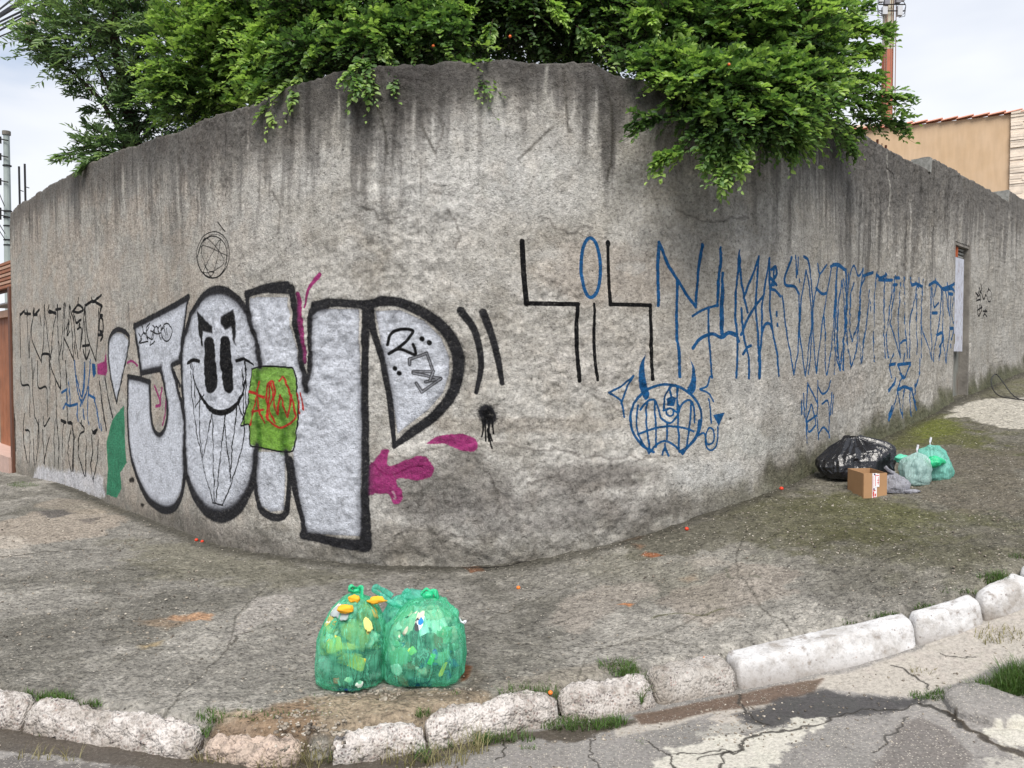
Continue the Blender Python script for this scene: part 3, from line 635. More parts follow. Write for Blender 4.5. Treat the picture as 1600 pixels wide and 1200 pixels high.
    g = (1 - sstep(edge * .25, edge * 1.25, below)) * stg
    g2 = sstep(.50, .66, n_st) * (1 - sstep(dep * .7, dep * 2.1, below)) * .75 * stg
    g = np.clip(np.maximum(g, g2) * (.78 + .5 * n_mid), 0, 1)
    c = c + (dark - c) * (g * .90)[..., None]
    c = c + (np.array([.22, .21, .20]) - c) * (sstep(.60, .74, n_st2 * .5 + n_st * .5) * (1 - sstep(dep * .4, dep * 1.4, below)) * .6 * stg)[..., None]
    # right of the bend: grey, mottled
    c = c * (1 - .03 * rightness)[..., None]
    # foot of the wall
    ft = (1 - sstep(.0, .30, above + (n_mid - .5) * .35)) * (.45 + .35 * rightness)
    c = c + (np.array([.33, .315, .28]) - c) * ft[..., None]
    c = c + (np.array([.34, .36, .25]) - c) * ((1 - sstep(.0, .22, above + (n_mid - .5) * .3)) * rightness * .5)[..., None]
    # a long repair crack and the odd vertical drip
    TC.a[..., :3] = c; TC.a[..., 3] = 1
    for P in ([(925, 100), (950, 150), (957, 230), (950, 280)], [(955, 160), (957, 215)], [(575, 130), (600, 200), (605, 240)], [(880, 110), (887, 200), (893, 205)], [(660, 200), (680, 240)], [(810, 250), (865, 198)]):
        Q, k = toW(P); TC.stroke(Q, 3.5 * k, (.25, .24, .22), .8, .55)
    for P in ([(855, 105), (850, 160), (852, 175)], [(1385, 240), (1390, 300), (1387, 340)]):
        Q, k = toW(P); TC.stroke(Q, 6 * k, (.66, .65, .62), .8, .7)
    for P in ([(1385, 262), (1395, 272), (1398, 280)], [(820, 475), (825, 480)]):
        Q, k = toW(P); TC.stroke(Q, 3 * k, (.15, .14, .13), .5, .8)
    for P in ([(650, 800), (660, 770), (652, 745)], [(690, 770), (700, 790), (735, 782)], [(760, 740), (775, 770), (770, 810)], [(560, 700), (600, 720), (690, 700), (760, 712)], [(770, 690), (860, 705), (960, 715), (1060, 712)], [(600, 860), (640, 830), (700, 835), (760, 850)], [(820, 760), (870, 745), (900, 770)], [(560, 320), (600, 340), (640, 335)], [(845, 340), (880, 360), (930, 355)], [(700, 330), (720, 360), (715, 390)], [(930, 620), (980, 640), (1060, 630)], [(1180, 420), (1175, 480), (1182, 540)], [(430, 300), (440, 330), (436, 370)], [(1060, 330), (1120, 345), (1170, 340)], [(240, 310), (244, 350), (238, 400)], [(655, 160), (690, 200), (683, 245)]):
        Q, k = toW(P); Q = catmull(Q, 16); Q = Q + np.stack([fbm(Q[:, 0] * 12, Q[:, 1] * 12, 300 + j, 4, .7) - .5 for j in (0, 7)], 1) * .09
        TC.stroke(Q[::2], 1.8 * k, (.27, .255, .24), .8, .42)
    for (x, y, rx, ry) in ((257, 737, 3, 7), (207, 750, 4, 4), (223, 789, 3, 3), (1141, 655, 2, 2), (620, 905, 5, 2)):
        Q, k = toW(ell((x, y), rx, ry, 9)); TC.fill(Q, (.12, .11, .10), 1.5 * k, .9, .01, .05)
    for (x, y, rx, ry, c_) in ((640, 880, 40, 10, (.70, .68, .64)), (1045, 815, 30, 9, (.72, .71, .68)), (470, 850, 30, 8, (.66, .64, .61)), (1000, 745, 18, 7, (.76, .75, .72)), (1060, 690, 22, 8, (.75, .74, .72)), (930, 815, 16, 5, (.70, .69, .66)), (590, 815, 26, 7, (.68, .66, .63)), (1230, 560, 14, 8, (.72, .71, .69)), (985, 420, 26, 9, (.74, .73, .71)), (560, 400, 26, 9, (.74, .73, .71))):
        Q, k = toW(ell((x, y), rx, ry, 12)); TC.fill(Q, c_, 4 * k, .55, .05, .08)
    # whitewash splashed along the foot at the left
    P = [(60, 728), (95, 735), (130, 738), (162, 745), (165, 776), (150, 776), (120, 768), (90, 757), (50, 750)]
    Q, k = toW(P); TC.fill(Q, (.80, .80, .82), 5 * k, .85, .05, .06)
paint_tone()

PAINT_IMG = np_image('graffiti_paint', WC.a)
TONE_IMG = np_image('plaster_tone', TC.a)

def wall_material():
    M = Mat('rough plaster with spray paint')
    uv = M.n('ShaderNodeTexCoord').outputs['UV']; pos = M.geo()
    pt = M.n('ShaderNodeTexImage', image=PAINT_IMG, extension='CLIP'); M.set(pt.inputs[0], uv)
    tn = M.n('ShaderNodeTexImage', image=TONE_IMG, extension='EXTEND'); M.set(tn.inputs[0], uv)
    g1 = M.noise(pos, 95, 4, .65); g2 = M.noise(pos, 28, 4, .6); g3 = M.noise(M.mapv(pos, (1, 1, .35)), 16, 3, .6)
    pn = M.noise(pos, 52, 6, .78, .5)
    pits = M.ramp(pn, [(.34, .30), (.44, .82), (.56, 1.06), (.72, 1.28)])
    worm = M.noise(pos, 34, 3, .6, 1.6); worm = M.ramp(M.math('ABSOLUTE', M.math('SUBTRACT', worm, .5)), [(.0, .62), (.035, 1.0)])
    patch = M.ramp(M.noise(pos, 2.2, 3), [(.42, .0), (.6, 1.0)])
    c = M.mix(1.0, tn.outputs['Color'], pits, 'MULTIPLY')
    c = M.mix(patch, c, M.mix(1.0, c, worm, 'MULTIPLY'))
    c = M.mix(1.0, c, M.ramp(g2, [(.3, .80), (.7, 1.18)]), 'MULTIPLY')
    c = M.mix(.6, c, M.ramp(g3, [(.32, .75), (.65, 1.18)]), 'MULTIPLY')
    c = M.mix(M.math('MULTIPLY', M.ramp(M.noise(pos, 6, 4), [(.5, 0.), (.7, .35)]), 1.0), c, M.mix(1.0, c, (1.06, 1.0, .93), 'MULTIPLY'))
    # thin spray leaves the pits bare
    a = M.math('SUBTRACT', pt.outputs['Alpha'], M.math('MULTIPLY', M.math('SUBTRACT', 1.05, pt.outputs['Alpha']), M.ramp(g1, [(.3, .0), (.7, 1.0)])))
    a = M.math('MULTIPLY', a, 1.7, True)
    wear = M.ramp(M.noise(pos, 55, 6, .75), [(.34, .86), (.46, 1.0)])
    a = M.math('MULTIPLY', a, wear, True)
    pc = M.mix(.6, pt.outputs['Color'], M.ramp(g2, [(.3, .82), (.7, 1.08)]), 'MULTIPLY')
    pc = M.mix(.8, pc, pits, 'MULTIPLY')
    pc = M.mix(.8, pc, M.ramp(M.noise(pos, 7, 5, .65), [(.32, .62), (.48, .95), (.7, 1.1)]), 'MULTIPLY')
    c = M.mix(a, c, pc)
    h = M.math('ADD', M.math('MULTIPLY', M.noise(pos, 55, 6, .7, .3), .8), M.math('MULTIPLY', g1, .35))
    return M.done(c, .92, M.bump(h, 1.0, .019), .15)
WALL_MAT = wall_material()

# ------------------------------------------------------------------ WALL: geometry
DOOR_S0 = wall_hit(1489, 560)[0]; DOOR_S1 = wall_hit(1512, 560)[0]
DOOR_Z1 = wall_hit(1497, 379)[1]
def build_wall():
    ds = .0125
    smin, smax = 0.0, PS[-1]
    s = np.concatenate([np.arange(smin, DOOR_S0, ds), [DOOR_S0], np.arange(DOOR_S0 + ds, DOOR_S1, ds), [DOOR_S1], np.arange(DOOR_S1 + ds, min(15.5, smax), ds), np.arange(15.5, smax, .05)])
    n = len(s); nz_ = 285
    xy = wall_xy(s); nn = wall_n(s)
    z0 = gz(xy[:, 0], xy[:, 1]) - .12; z1 = top_profile(s)
    t = np.linspace(0, 1, nz_)[:, None]
    Z = z0[None] + (z1 - z0)[None] * t
    S = np.broadcast_to(s[None], Z.shape)
    # roughcast relief, flatter where a repair was floated
    h = (fbm(S * 1.3, Z * 1.5, 70, 4, .55) - .5) * .075
    rough = .35 + .65 * sstep(.35, .6, fbm(S * .9, Z * 1.2, 80, 3))
    ns = fbm(S * 14, Z * 12, 90, 3, .6)
    h += (ns - .5) * .034 * rough
    ridge = 1 - np.abs(fbm(S * 26, Z * 22, 95, 2, .5) - .5) * 4
    h += np.clip(ridge, 0, 1) * .009 * rough
    h += (np.random.default_rng(3).random(Z.shape) - .5) * .004
    sl_, sr_ = wall_hit(400, 400)[0], wall_hit(1130, 400)[0]
    h *= 1 - .55 * (1 - sstep(sl_ - 1.2, sl_ + .3, S)) - .35 * sstep(sr_ - .3, sr_ + 1.2, S)
    # the lower coat of render stands slightly proud
    pz = np.interp(s, [wall_hit(x, 700)[0] for x in (480, 620, 760, 900, 1040, 1100)], [wall_hit(x, y)[1] for x, y in ((480, 860), (620, 700), (760, 690), (900, 712), (1040, 722), (1100, 760))])[None]
    inr = sstep(wall_hit(470, 700)[0], wall_hit(600, 700)[0], S) * (1 - sstep(wall_hit(1060, 700)[0], wall_hit(1150, 700)[0], S))
    h += .012 * inr * (1 - sstep(-.012, .012, Z - pz - (fbm(S * 5, Z * 0, 97, 3) - .5) * .12))
    # batter at the foot
    h += .05 * np.exp(-np.clip(Z - (z0 + .12)[None], 0, 9) / .12) * sstep(9, 11, S) * .8
    dd = np.minimum(np.abs(S - DOOR_S0), np.abs(S - DOOR_S1)); h = np.where((dd < .05) & (Z < DOOR_Z1 + .05), h * .3, h)
    X = xy[None, :, 0] + nn[None, :, 0] * h; Y = xy[None, :, 1] + nn[None, :, 1] * h
    rows = [np.stack([X, Y, Z], -1)]
    uvr = [np.stack([(S - WC.u0) / (WC.u1 - WC.u0), (Z - WC.v0) / (WC.v1 - WC.v0)], -1)]
    TH = .17
    for k, (f, dz) in enumerate(((.12, .012), (.5, .016), (.88, .008), (1.0, -.01))):
        q = xy - nn * TH * f
        jz = (vnoise(s * 12 + k * 7, s * 0 + k, 33) - .5) * .015
        rows.append(np.stack([q[:, 0], q[:, 1], z1 + dz + jz], -1)[None])
        uvr.append(np.stack([(s - WC.u0) / (WC.u1 - WC.u0), (z1 - .04 - WC.v0) / (WC.v1 - WC.v0)], -1)[None])
    q = xy - nn * TH
    rows.append(np.stack([q[:, 0], q[:, 1], z0], -1)[None]); uvr.append(np.stack([(s - WC.u0) / (WC.u1 - WC.u0), (z1 - 1 - WC.v0) / (WC.v1 - WC.v0)], -1)[None])
    V = np.concatenate(rows, 0); UV = np.concatenate(uvr, 0); m = V.shape[0]
    idx = np.arange(m * n).reshape(m, n)
    F = np.stack([idx[:-1, :-1], idx[:-1, 1:], idx[1:, 1:], idx[1:, :-1]], -1)
    zc = V[:-1, :-1, 2]; sc = np.broadcast_to(s[None, :-1], zc.shape)
    keep = ~((sc >= DOOR_S0 - 1e-6) & (sc < DOOR_S1 - 1e-6) & (zc < DOOR_Z1))
    F = F[keep]
    V = V.reshape(-1, 3); UV = UV.reshape(-1, 2)
    caps = np.array([[idx[0, 0], idx[k, 0], idx[k + 1, 0], idx[-1, 0]] for k in range(m - 2)][::1])
    F = np.vstack([F, caps[:, ::-1]])
    root = empty('boundary_wall', (0, 5.2, .2), 'tall grey roughcast wall rounding the street corner, covered in silver, black and blue graffiti', 'wall')
    mobj('plaster', V, F, WALL_MAT, root, smooth=True, uv=UV)
    return root
WALL = build_wall()

# ------------------------------------------------------------------ materials in general use
M_CONC = simple('grey cement', lin(128, 124, 118), .9, .4, 9, .6, .006, .15)
M_BLOCK = simple('concrete block', lin(150, 150, 146), .95, .45, 30, .8, .006, .1)
M_CLAY = simple('clay brick', lin(178, 96, 62), .85, .3, 20, .4, .003, .2)
M_DARK = simple('gap shade black', (.02, .018, .016), .9, .2)  # near-black colour that stands in for shade in the door gap
M_RUST = simple('rusty steel', lin(88, 52, 34), .8, .4, 60, .5, .001, .3, .4)
M_STEEL = simple('dark steel', (.03, .03, .032), .5, .3, 30, .2, .001, .4, .6)
M_CABLE = simple('black cable', (.02, .02, .022), .6, .2)

def door_white():
    M = Mat('chipped white door paint'); p = M.obj()
    st_ = M.noise(M.mapv(p, (6, 6, 1.2)), 9, 5, .7)
    c = M.ramp(st_, [(.36, lin(120, 78, 60)), (.42, lin(170, 172, 182)), (.62, lin(198, 202, 214))])
    c = M.mix(.5, c, M.ramp(M.noise(p, 40, 4), [(.3, .75), (.7, 1.05)]), 'MULTIPLY')
    return M.done(c, .55, M.bump(st_, .3, .002), .3)
def door_grey():
    M = Mat('weathered zinc sheet'); p = M.obj()
    st_ = M.noise(M.mapv(p, (9, 9, .8)), 6, 5, .7)
    c = M.ramp(st_, [(.3, lin(96, 92, 84)), (.5, lin(122, 124, 120)), (.7, lin(138, 140, 134))])
    low = M.noise(p, 3, 4)
    c = M.mix(M.ramp(low, [(.5, .0), (.72, .5)]), c, lin(105, 75, 55))
    return M.done(c, .6, M.bump(st_, .3, .003), .3)
def build_door():
    p0 = wall_xy(DOOR_S0); p1 = wall_xy(DOOR_S1); n = wall_n((DOOR_S0 + DOOR_S1) / 2); t = (p1 - p0) / np.linalg.norm(p1 - p0); w = np.linalg.norm(p1 - p0)
    zg = float(gz(*((p0 + p1) / 2))); mid = (p0 + p1) / 2
    door = empty('doorway', (mid[0], mid[1], zg), None, None); door.parent = WALL; door.location = Vector((mid[0], mid[1], zg)) - WALL.location
    T = np.array([*t, 0]); N = np.array([*n, 0]); Zv = np.array([0, 0, 1.])
    def P(a, d, z): return np.array([*(p0 + t * a + n * d), z])
    mb = MB()   # reveals butted inside the opening
    mb.box(P(.012, -.1, (zg + DOOR_Z1) / 2), T * .012, N * .10, Zv * (DOOR_Z1 - zg) / 2)
    mb.box(P(w - .02, -.1, (zg + DOOR_Z1) / 2), T * .02, N * .112, Zv * (DOOR_Z1 - zg) / 2)
    mb.box(P(w / 2, -.1, DOOR_Z1 - .016), T * (w / 2 - .041), N * .10, Zv * .014)
    mb.obj('reveal', M_CONC, door)
    zb = wall_hit(1500, 549)[1]; zt = wall_hit(1500, 402)[1]
    mb = MB(); mb.box(P(w * .42, -.045, (zb + zt) / 2), T * w * .36, N * .02, Zv * (zt - zb) / 2); up = mb.obj('upper_panel', door_white(), door, label='white upper panel with chipped paint')
    mb = MB(); mb.box(P(w * .5, -.10, (zb + zg) / 2 - .03), T * w * .44, N * .012, Zv * ((zb - zg) / 2 + .03))
    for a in (.2, .45, .7): mb.box(P(w * a, -.084, (zb + zg) / 2), T * .008, N * .004, Zv * ((zb - zg) / 2 - .02))
    mb.obj('lower_panel', door_grey(), door, label='weathered grey metal lower panel')
    mb = MB(); mb.box(P(.045, -.015, (zb + .14)), T * .014, N * .014, Zv * .06); mb.obj('latch', simple('brass latch', lin(96, 92, 52), .5), door)
    # broken hollow bricks over the panel
    mb = MB()
    zr = DOOR_Z1 - .03
    mb.box(P(w / 2, -.15, (zr + zt) / 2), T * (w / 2 - .05), N * .01, Zv * (zr - zt) / 2)
    mb.obj('gap_shade', M_DARK, door)  # black sheet added as the shade behind the broken bricks
    for k in range(3):
        mb = MB(); a = .07 + k * .055
        mb.box(P(a, -.05, (zr + zt) / 2), T * .012, N * .03, Zv * ((zr - zt) / 2 - .004), .003)
        mb.obj('brick', M_CLAY, door)
    for k in range(3):
        mb = MB(); z = zt + (k + .6) * (zr - zt) / 3.2
        mb.box(P(w * .66, -.075, z), T * w * .2, N * .03, Zv * .009, .003); mb.obj('brick', M_BLOCK, door)
build_door()

# pieces on top of the wall
def wall_bits():
    for px, (a, b) in ((1384, (218, 240)), (1397, (227, 243)), (1374, (225, 232)), (1391, (224, 238))):
        s, z, d = wall_hit(px, b + 12); x, y = wall_xy(s) - wall_n(s) * .08
        zt = at(px, a, y)[2]; r = .011 if px in (1384, 1397) else .004
        mb = MB(); mb.tube([(x, y, z - .2), (x, y, (z + zt) / 2), (x + .004, y, zt)], r, 6); mb.obj('rebar', M_RUST, WALL, label='short rusty bar standing out of the wall top')
    for px in (1453, 1576):
        s, z, d = wall_hit(px, 300); p = wall_xy(s); n = wall_n(s); t = np.array([-n[1], n[0], 0]); zt = float(top_profile(s + .02))
        c = np.array([*(p - n * .085), zt - .075]) - t * .004
        mb = MB(); mb.box(c, t * .03, np.array([*n, 0]) * .088, np.array([0, 0, .072]), .004); mb.obj('concrete_block', M_BLOCK, WALL, label='rough end of the concrete blocks laid on the wall')
wall_bits()

# ================================================================== GROUND
GC = Canvas(-7.5, 10.0, 2.2, 13.4, .008)
def gpt(P, off=0.): return np.array([ground_hit(*p, off=off)[:2] for p in P])
def paint_ground():
    X, Y = np.meshgrid(GC.U, GC.Vv)
    nb = fbm(X * .9, Y * .9, 120, 5, .55); nm = fbm(X * 4, Y * 4, 130, 5, .6); nf = fbm(X * 16, Y * 16, 140, 4, .6)
    base = np.array([.51, .497, .47]); pale = np.array([.615, .60, .57]); dk = np.array([.365, .355, .325])
    c = base + (pale - base) * sstep(.45, .65, nb * .5 + nm * .5)[..., None] * .8
    c = c + (dk - c) * (sstep(.48, .68, fbm(X * 1.6, Y * 1.6, 150, 5, .6)) * .6)[..., None]
    # olive growth up the slope to the right
    u = (X + Y) / math.sqrt(2)
    ol = sstep(4.3, 6.5, u) * (.25 + .75 * sstep(.35, .6, nm * .6 + nb * .4))
    ol = np.maximum(ol, sstep(3.9, 5.0, u) * .55)
    c = c + (np.array([.335, .32, .265]) - c) * (ol * .80)[..., None]
    c *= (.82 + .36 * nf)[..., None]
    GC.a[..., :3] = c; GC.a[..., 3] = .0
    def f(P, col, op, warp=.06, soft=.03, cell=.12, seed=7): 
        GC.fill(gpt(P), col, soft, op, warp, cell, seed)
    def keepa(fn):
        al = GC.a[..., 3].copy(); GC.a[..., 3] = 1; fn(); GC.a[..., 3] = al
    GC.a[..., 3] = 1
    mm = sstep(.52, .66, fbm(X * 2.3, Y * 2.3, 190, 5, .62)) * sstep(4.4, 6.2, u)
    GC.a[..., :3] += (np.array([.30, .31, .16]) - GC.a[..., :3]) * (mm * .45)[..., None]
    moss = (.335, .34, .20); moss2 = (.315, .31, .22)
    f([(1365, 700), (1370, 672), (1420, 650), (1480, 648), (1500, 665), (1560, 690), (1540, 705), (1470, 695), (1420, 705)], moss, .8, .25, .12)
    f([(1400, 665), (1440, 655), (1490, 660), (1500, 680), (1440, 690)], (.40, .43, .17), .6, .15, .1)
    f([(1270, 790), (1310, 770), (1420, 790), (1480, 810), (1440, 845), (1330, 830)], moss, .6, .35, .2)
    f([(1140, 800), (1220, 775), (1330, 785), (1400, 830), (1300, 860), (1180, 840)], moss2, .6, .35, .2)
    f([(1280, 850), (1420, 840), (1560, 850), (1600, 880), (1500, 900), (1360, 880)], moss2, .4, .4, .25)
    f([(960, 850), (1100, 815), (1180, 800), (1200, 835), (1100, 860), (1000, 880)], (.33, .32, .27), .6, .12)
    f([(1400, 705), (1500, 700), (1600, 705), (1600, 800), (1500, 800), (1400, 770)], (.40, .375, .33), .7, .15)
    f([(900, 870), (980, 860), (1150, 900), (1120, 960), (960, 920)], (.40, .39, .33), .35, .2, .15)
    f([(180, 845), (330, 850), (480, 890), (560, 905), (430, 925), (250, 900)], (.43, .415, .34), .45, .25, .15)
    f([(280, 880), (420, 890), (560, 900), (500, 915), (350, 905)], (.38, .37, .33), .4, .2, .1)
    cream = (.72, .70, .655)
    f([(1470, 655), (1500, 634), (1545, 624), (1620, 620), (1700, 640), (1700, 690), (1610, 672), (1560, 668), (1510, 652)], cream, .9, .10)
    f([(1530, 600), (1600, 592), (1650, 600), (1600, 618), (1520, 622)], (.42, .41, .34), .6, .1)
    f([(0, 815), (60, 800), (150, 795), (200, 808), (160, 835), (60, 850), (-60, 860)], (.62, .575, .525), .75, .1)
    f([(-60, 850), (20, 835), (55, 845), (40, 870), (-60, 885)], (.72, .69, .65), .5, .06)
    f([(90, 780), (160, 785), (200, 800), (110, 805), (50, 790)], (.56, .52, .47), .6, .08)
    f([(60, 800), (100, 797), (120, 803), (80, 810)], (.30, .29, .29), .7, .03); f([(120, 812), (160, 808), (140, 818)], (.33, .31, .30), .6, .03)
    f([(395, 938), (450, 930), (472, 945), (455, 965), (400, 980), (355, 1012), (362, 985), (378, 960)], (.62, .60, .575), .85, .03, .012)
    f([(860, 975), (880, 935), (940, 915), (1020, 905), (1030, 925), (980, 950), (900, 990)], (.585, .555, .52), .75, .06)
    f([(1150, 870), (1190, 860), (1230, 868), (1200, 880), (1160, 880)], (.50, .49, .45), .8, .04)
    f([(1020, 940), (1160, 880), (1250, 900), (1220, 940), (1080, 980)], (.57, .53, .49), .55, .12)
    f([(1080, 870), (1120, 866), (1150, 885), (1090, 890)], (.63, .60, .56), .6, .06)
    org = (.64, .47, .34); org2 = (.56, .36, .25)
    f([(262, 970), (270, 962), (310, 958), (332, 962), (325, 969), (290, 972)], (.68, .53, .41), .85, .035, .02)
    f([(218, 972), (250, 968), (300, 972), (260, 985)], (.58, .48, .38), .5, .05)
    f([(720, 886), (738, 882), (756, 886), (758, 893), (735, 896)], org2, .95, .01, .008)
    f([(1002, 868), (1010, 863), (1028, 864), (1040, 868), (1020, 873)], org2, .9, .02, .01)
    f([(1000, 858), (985, 850), (1010, 852)], org2, .5, .02); f([(962, 946), (975, 942), (993, 945), (985, 951)], (.72, .48, .32), .9, .015, .01)
    f([(972, 845), (990, 840), (1004, 836), (998, 843)], org2, .6, .02); f([(1060, 905), (1085, 900), (1095, 907), (1075, 912)], (.62, .55, .47), .7, .02)
    f([(215, 1010), (252, 1003), (250, 1008), (225, 1016)], (.65, .55, .38), .6, .02); f([(722, 1040), (735, 1045), (732, 1065), (718, 1068)], (.42, .25, .16), .9, .015, .01)
    # soil and grit behind the kerb, then shadow painted round the bags
    f([(470, 1095), (560, 1085), (720, 1075), (760, 1090), (740, 1110), (640, 1120), (520, 1140), (330, 1130), (330, 1110), (420, 1112)], (.60, .53, .44), .75, .06)
    f([(430, 1105), (480, 1095), (500, 1105), (480, 1150), (330, 1150), (320, 1130), (360, 1120)], (.47, .38, .30), .6, .06)
    f([(780, 1070), (860, 1050), (990, 1035), (985, 1045), (870, 1075), (790, 1092)], (.58, .55, .50), .6, .04)
    f([(560, 1075), (600, 1085), (720, 1082), (740, 1050), (760, 1060), (740, 1095), (620, 1100), (560, 1092)], (.35, .32, .28), .5, .05)  # the bags' shadow at their foot and right side, put into the colour
    # darker line where the wall meets the pavement
    w = wall_xy(np.linspace(2, 20, 300)); nn = wall_n(np.linspace(2, 20, 300))
    GC.stroke(w + nn * .05, .15, (.25, .24, .21), 1.0, .7)
    def crack(P, wd, col=(.2, .19, .165), op=.6):
        Q = catmull(gpt(P), 8); Q = Q + (fbm(Q[:, 0] * 14, Q[:, 1] * 14, 77, 3)[:, None] - .5) * .05
        GC.stroke(Q, wd, col, .5, op)
    crack([(725, 887), (790, 884), (830, 875)], [.012, .03, .012], (.09, .08, .07), .95); crack([(400, 985), (372, 995), (365, 1010)], .012)
    crack([(1020, 968), (1050, 962), (1100, 962), (1130, 955)], .015, (.30, .30, .2)); crack([(600, 940), (640, 985), (700, 975), (800, 990), (900, 965)], .007, (.25, .24, .22), .5)
    crack([(0, 870), (60, 862), (130, 858)], .02); crack([(100, 900), (200, 890), (320, 900)], .006, op=.5); crack([(1130, 890), (1150, 905), (1190, 905)], .02, (.35, .35, .3), .6)
    crack([(250, 1120), (330, 1040), (360, 1010), (375, 960), (420, 915)], .006, op=.45); crack([(740, 980), (830, 940), (930, 900), (1000, 880)], .008, (.3, .29, .25), .5); crack([(1240, 990), (1180, 940), (1150, 880), (1160, 840)], .006, op=.4); crack([(900, 1060), (930, 1020), (1010, 1000), (1100, 1015)], .006, op=.4)
    crack([(820, 1005), (900, 1015), (1010, 1000), (1100, 960)], .006, op=.4); crack([(1350, 905), (1400, 870), (1500, 850)], .006, op=.35)
paint_ground()
GROUND_IMG = np_image('pavement_tone', GC.a)

def pavement_material():
    M = Mat('worn pavement concrete'); uv = M.n('ShaderNodeTexCoord').outputs['UV']; p = M.geo()
    tn = M.n('ShaderNodeTexImage', image=GROUND_IMG, extension='EXTEND'); M.set(tn.inputs[0], uv)
    v1 = M.vor(p, 75); vc = M.vor(p, 75, out='Color')
    sep = M.n('ShaderNodeSeparateColor'); M.set(sep.inputs[0], vc)
    n1 = M.noise(p, 45, 5, .65, .3)
    c = M.mix(1.0, tn.outputs['Color'], M.ramp(n1, [(.30, .32), (.46, .90), (.72, 1.40)]), 'MULTIPLY')
    c = M.mix(.8, c, M.ramp(M.noise(p, 17, 5, .7, .6), [(.34, .62), (.5, 1.0), (.66, 1.18)]), 'MULTIPLY')
    big = M.ramp(M.noise(p, 3.5, 3), [(.35, .0), (.6, 1.0)])
    peb = M.math('MULTIPLY', M.ramp(sep.outputs[0], [(.86, 0.0), (.93, 1.0)]), M.ramp(v1, [(.30, 1.0), (.42, 0.0)]))
    peb = M.math('MULTIPLY', peb, M.math('ADD', M.math('MULTIPLY', big, .5), .25))
    c = M.mix(peb, c, M.mix(sep.outputs[1], lin(150, 142, 130), lin(214, 208, 196)))
    dk = M.math('MULTIPLY', M.ramp(sep.outputs[0], [(.0, 1.0), (.10, .0)]), M.ramp(v1, [(.30, .8), (.42, 0.0)]))
    c = M.mix(dk, c, (.03, .028, .025))
    h = M.math('ADD', M.math('MULTIPLY', M.math('SUBTRACT', 1.0, v1), .35), M.math('ADD', M.math('MULTIPLY', n1, .8), M.math('MULTIPLY', M.noise(M.mapv(p, (.6, 1.4, 1)), 30, 4, .6), 1.0)))
    return M.done(c, .88, M.bump(h, 1.0, .02), .2)
PAVE_MAT = pavement_material()

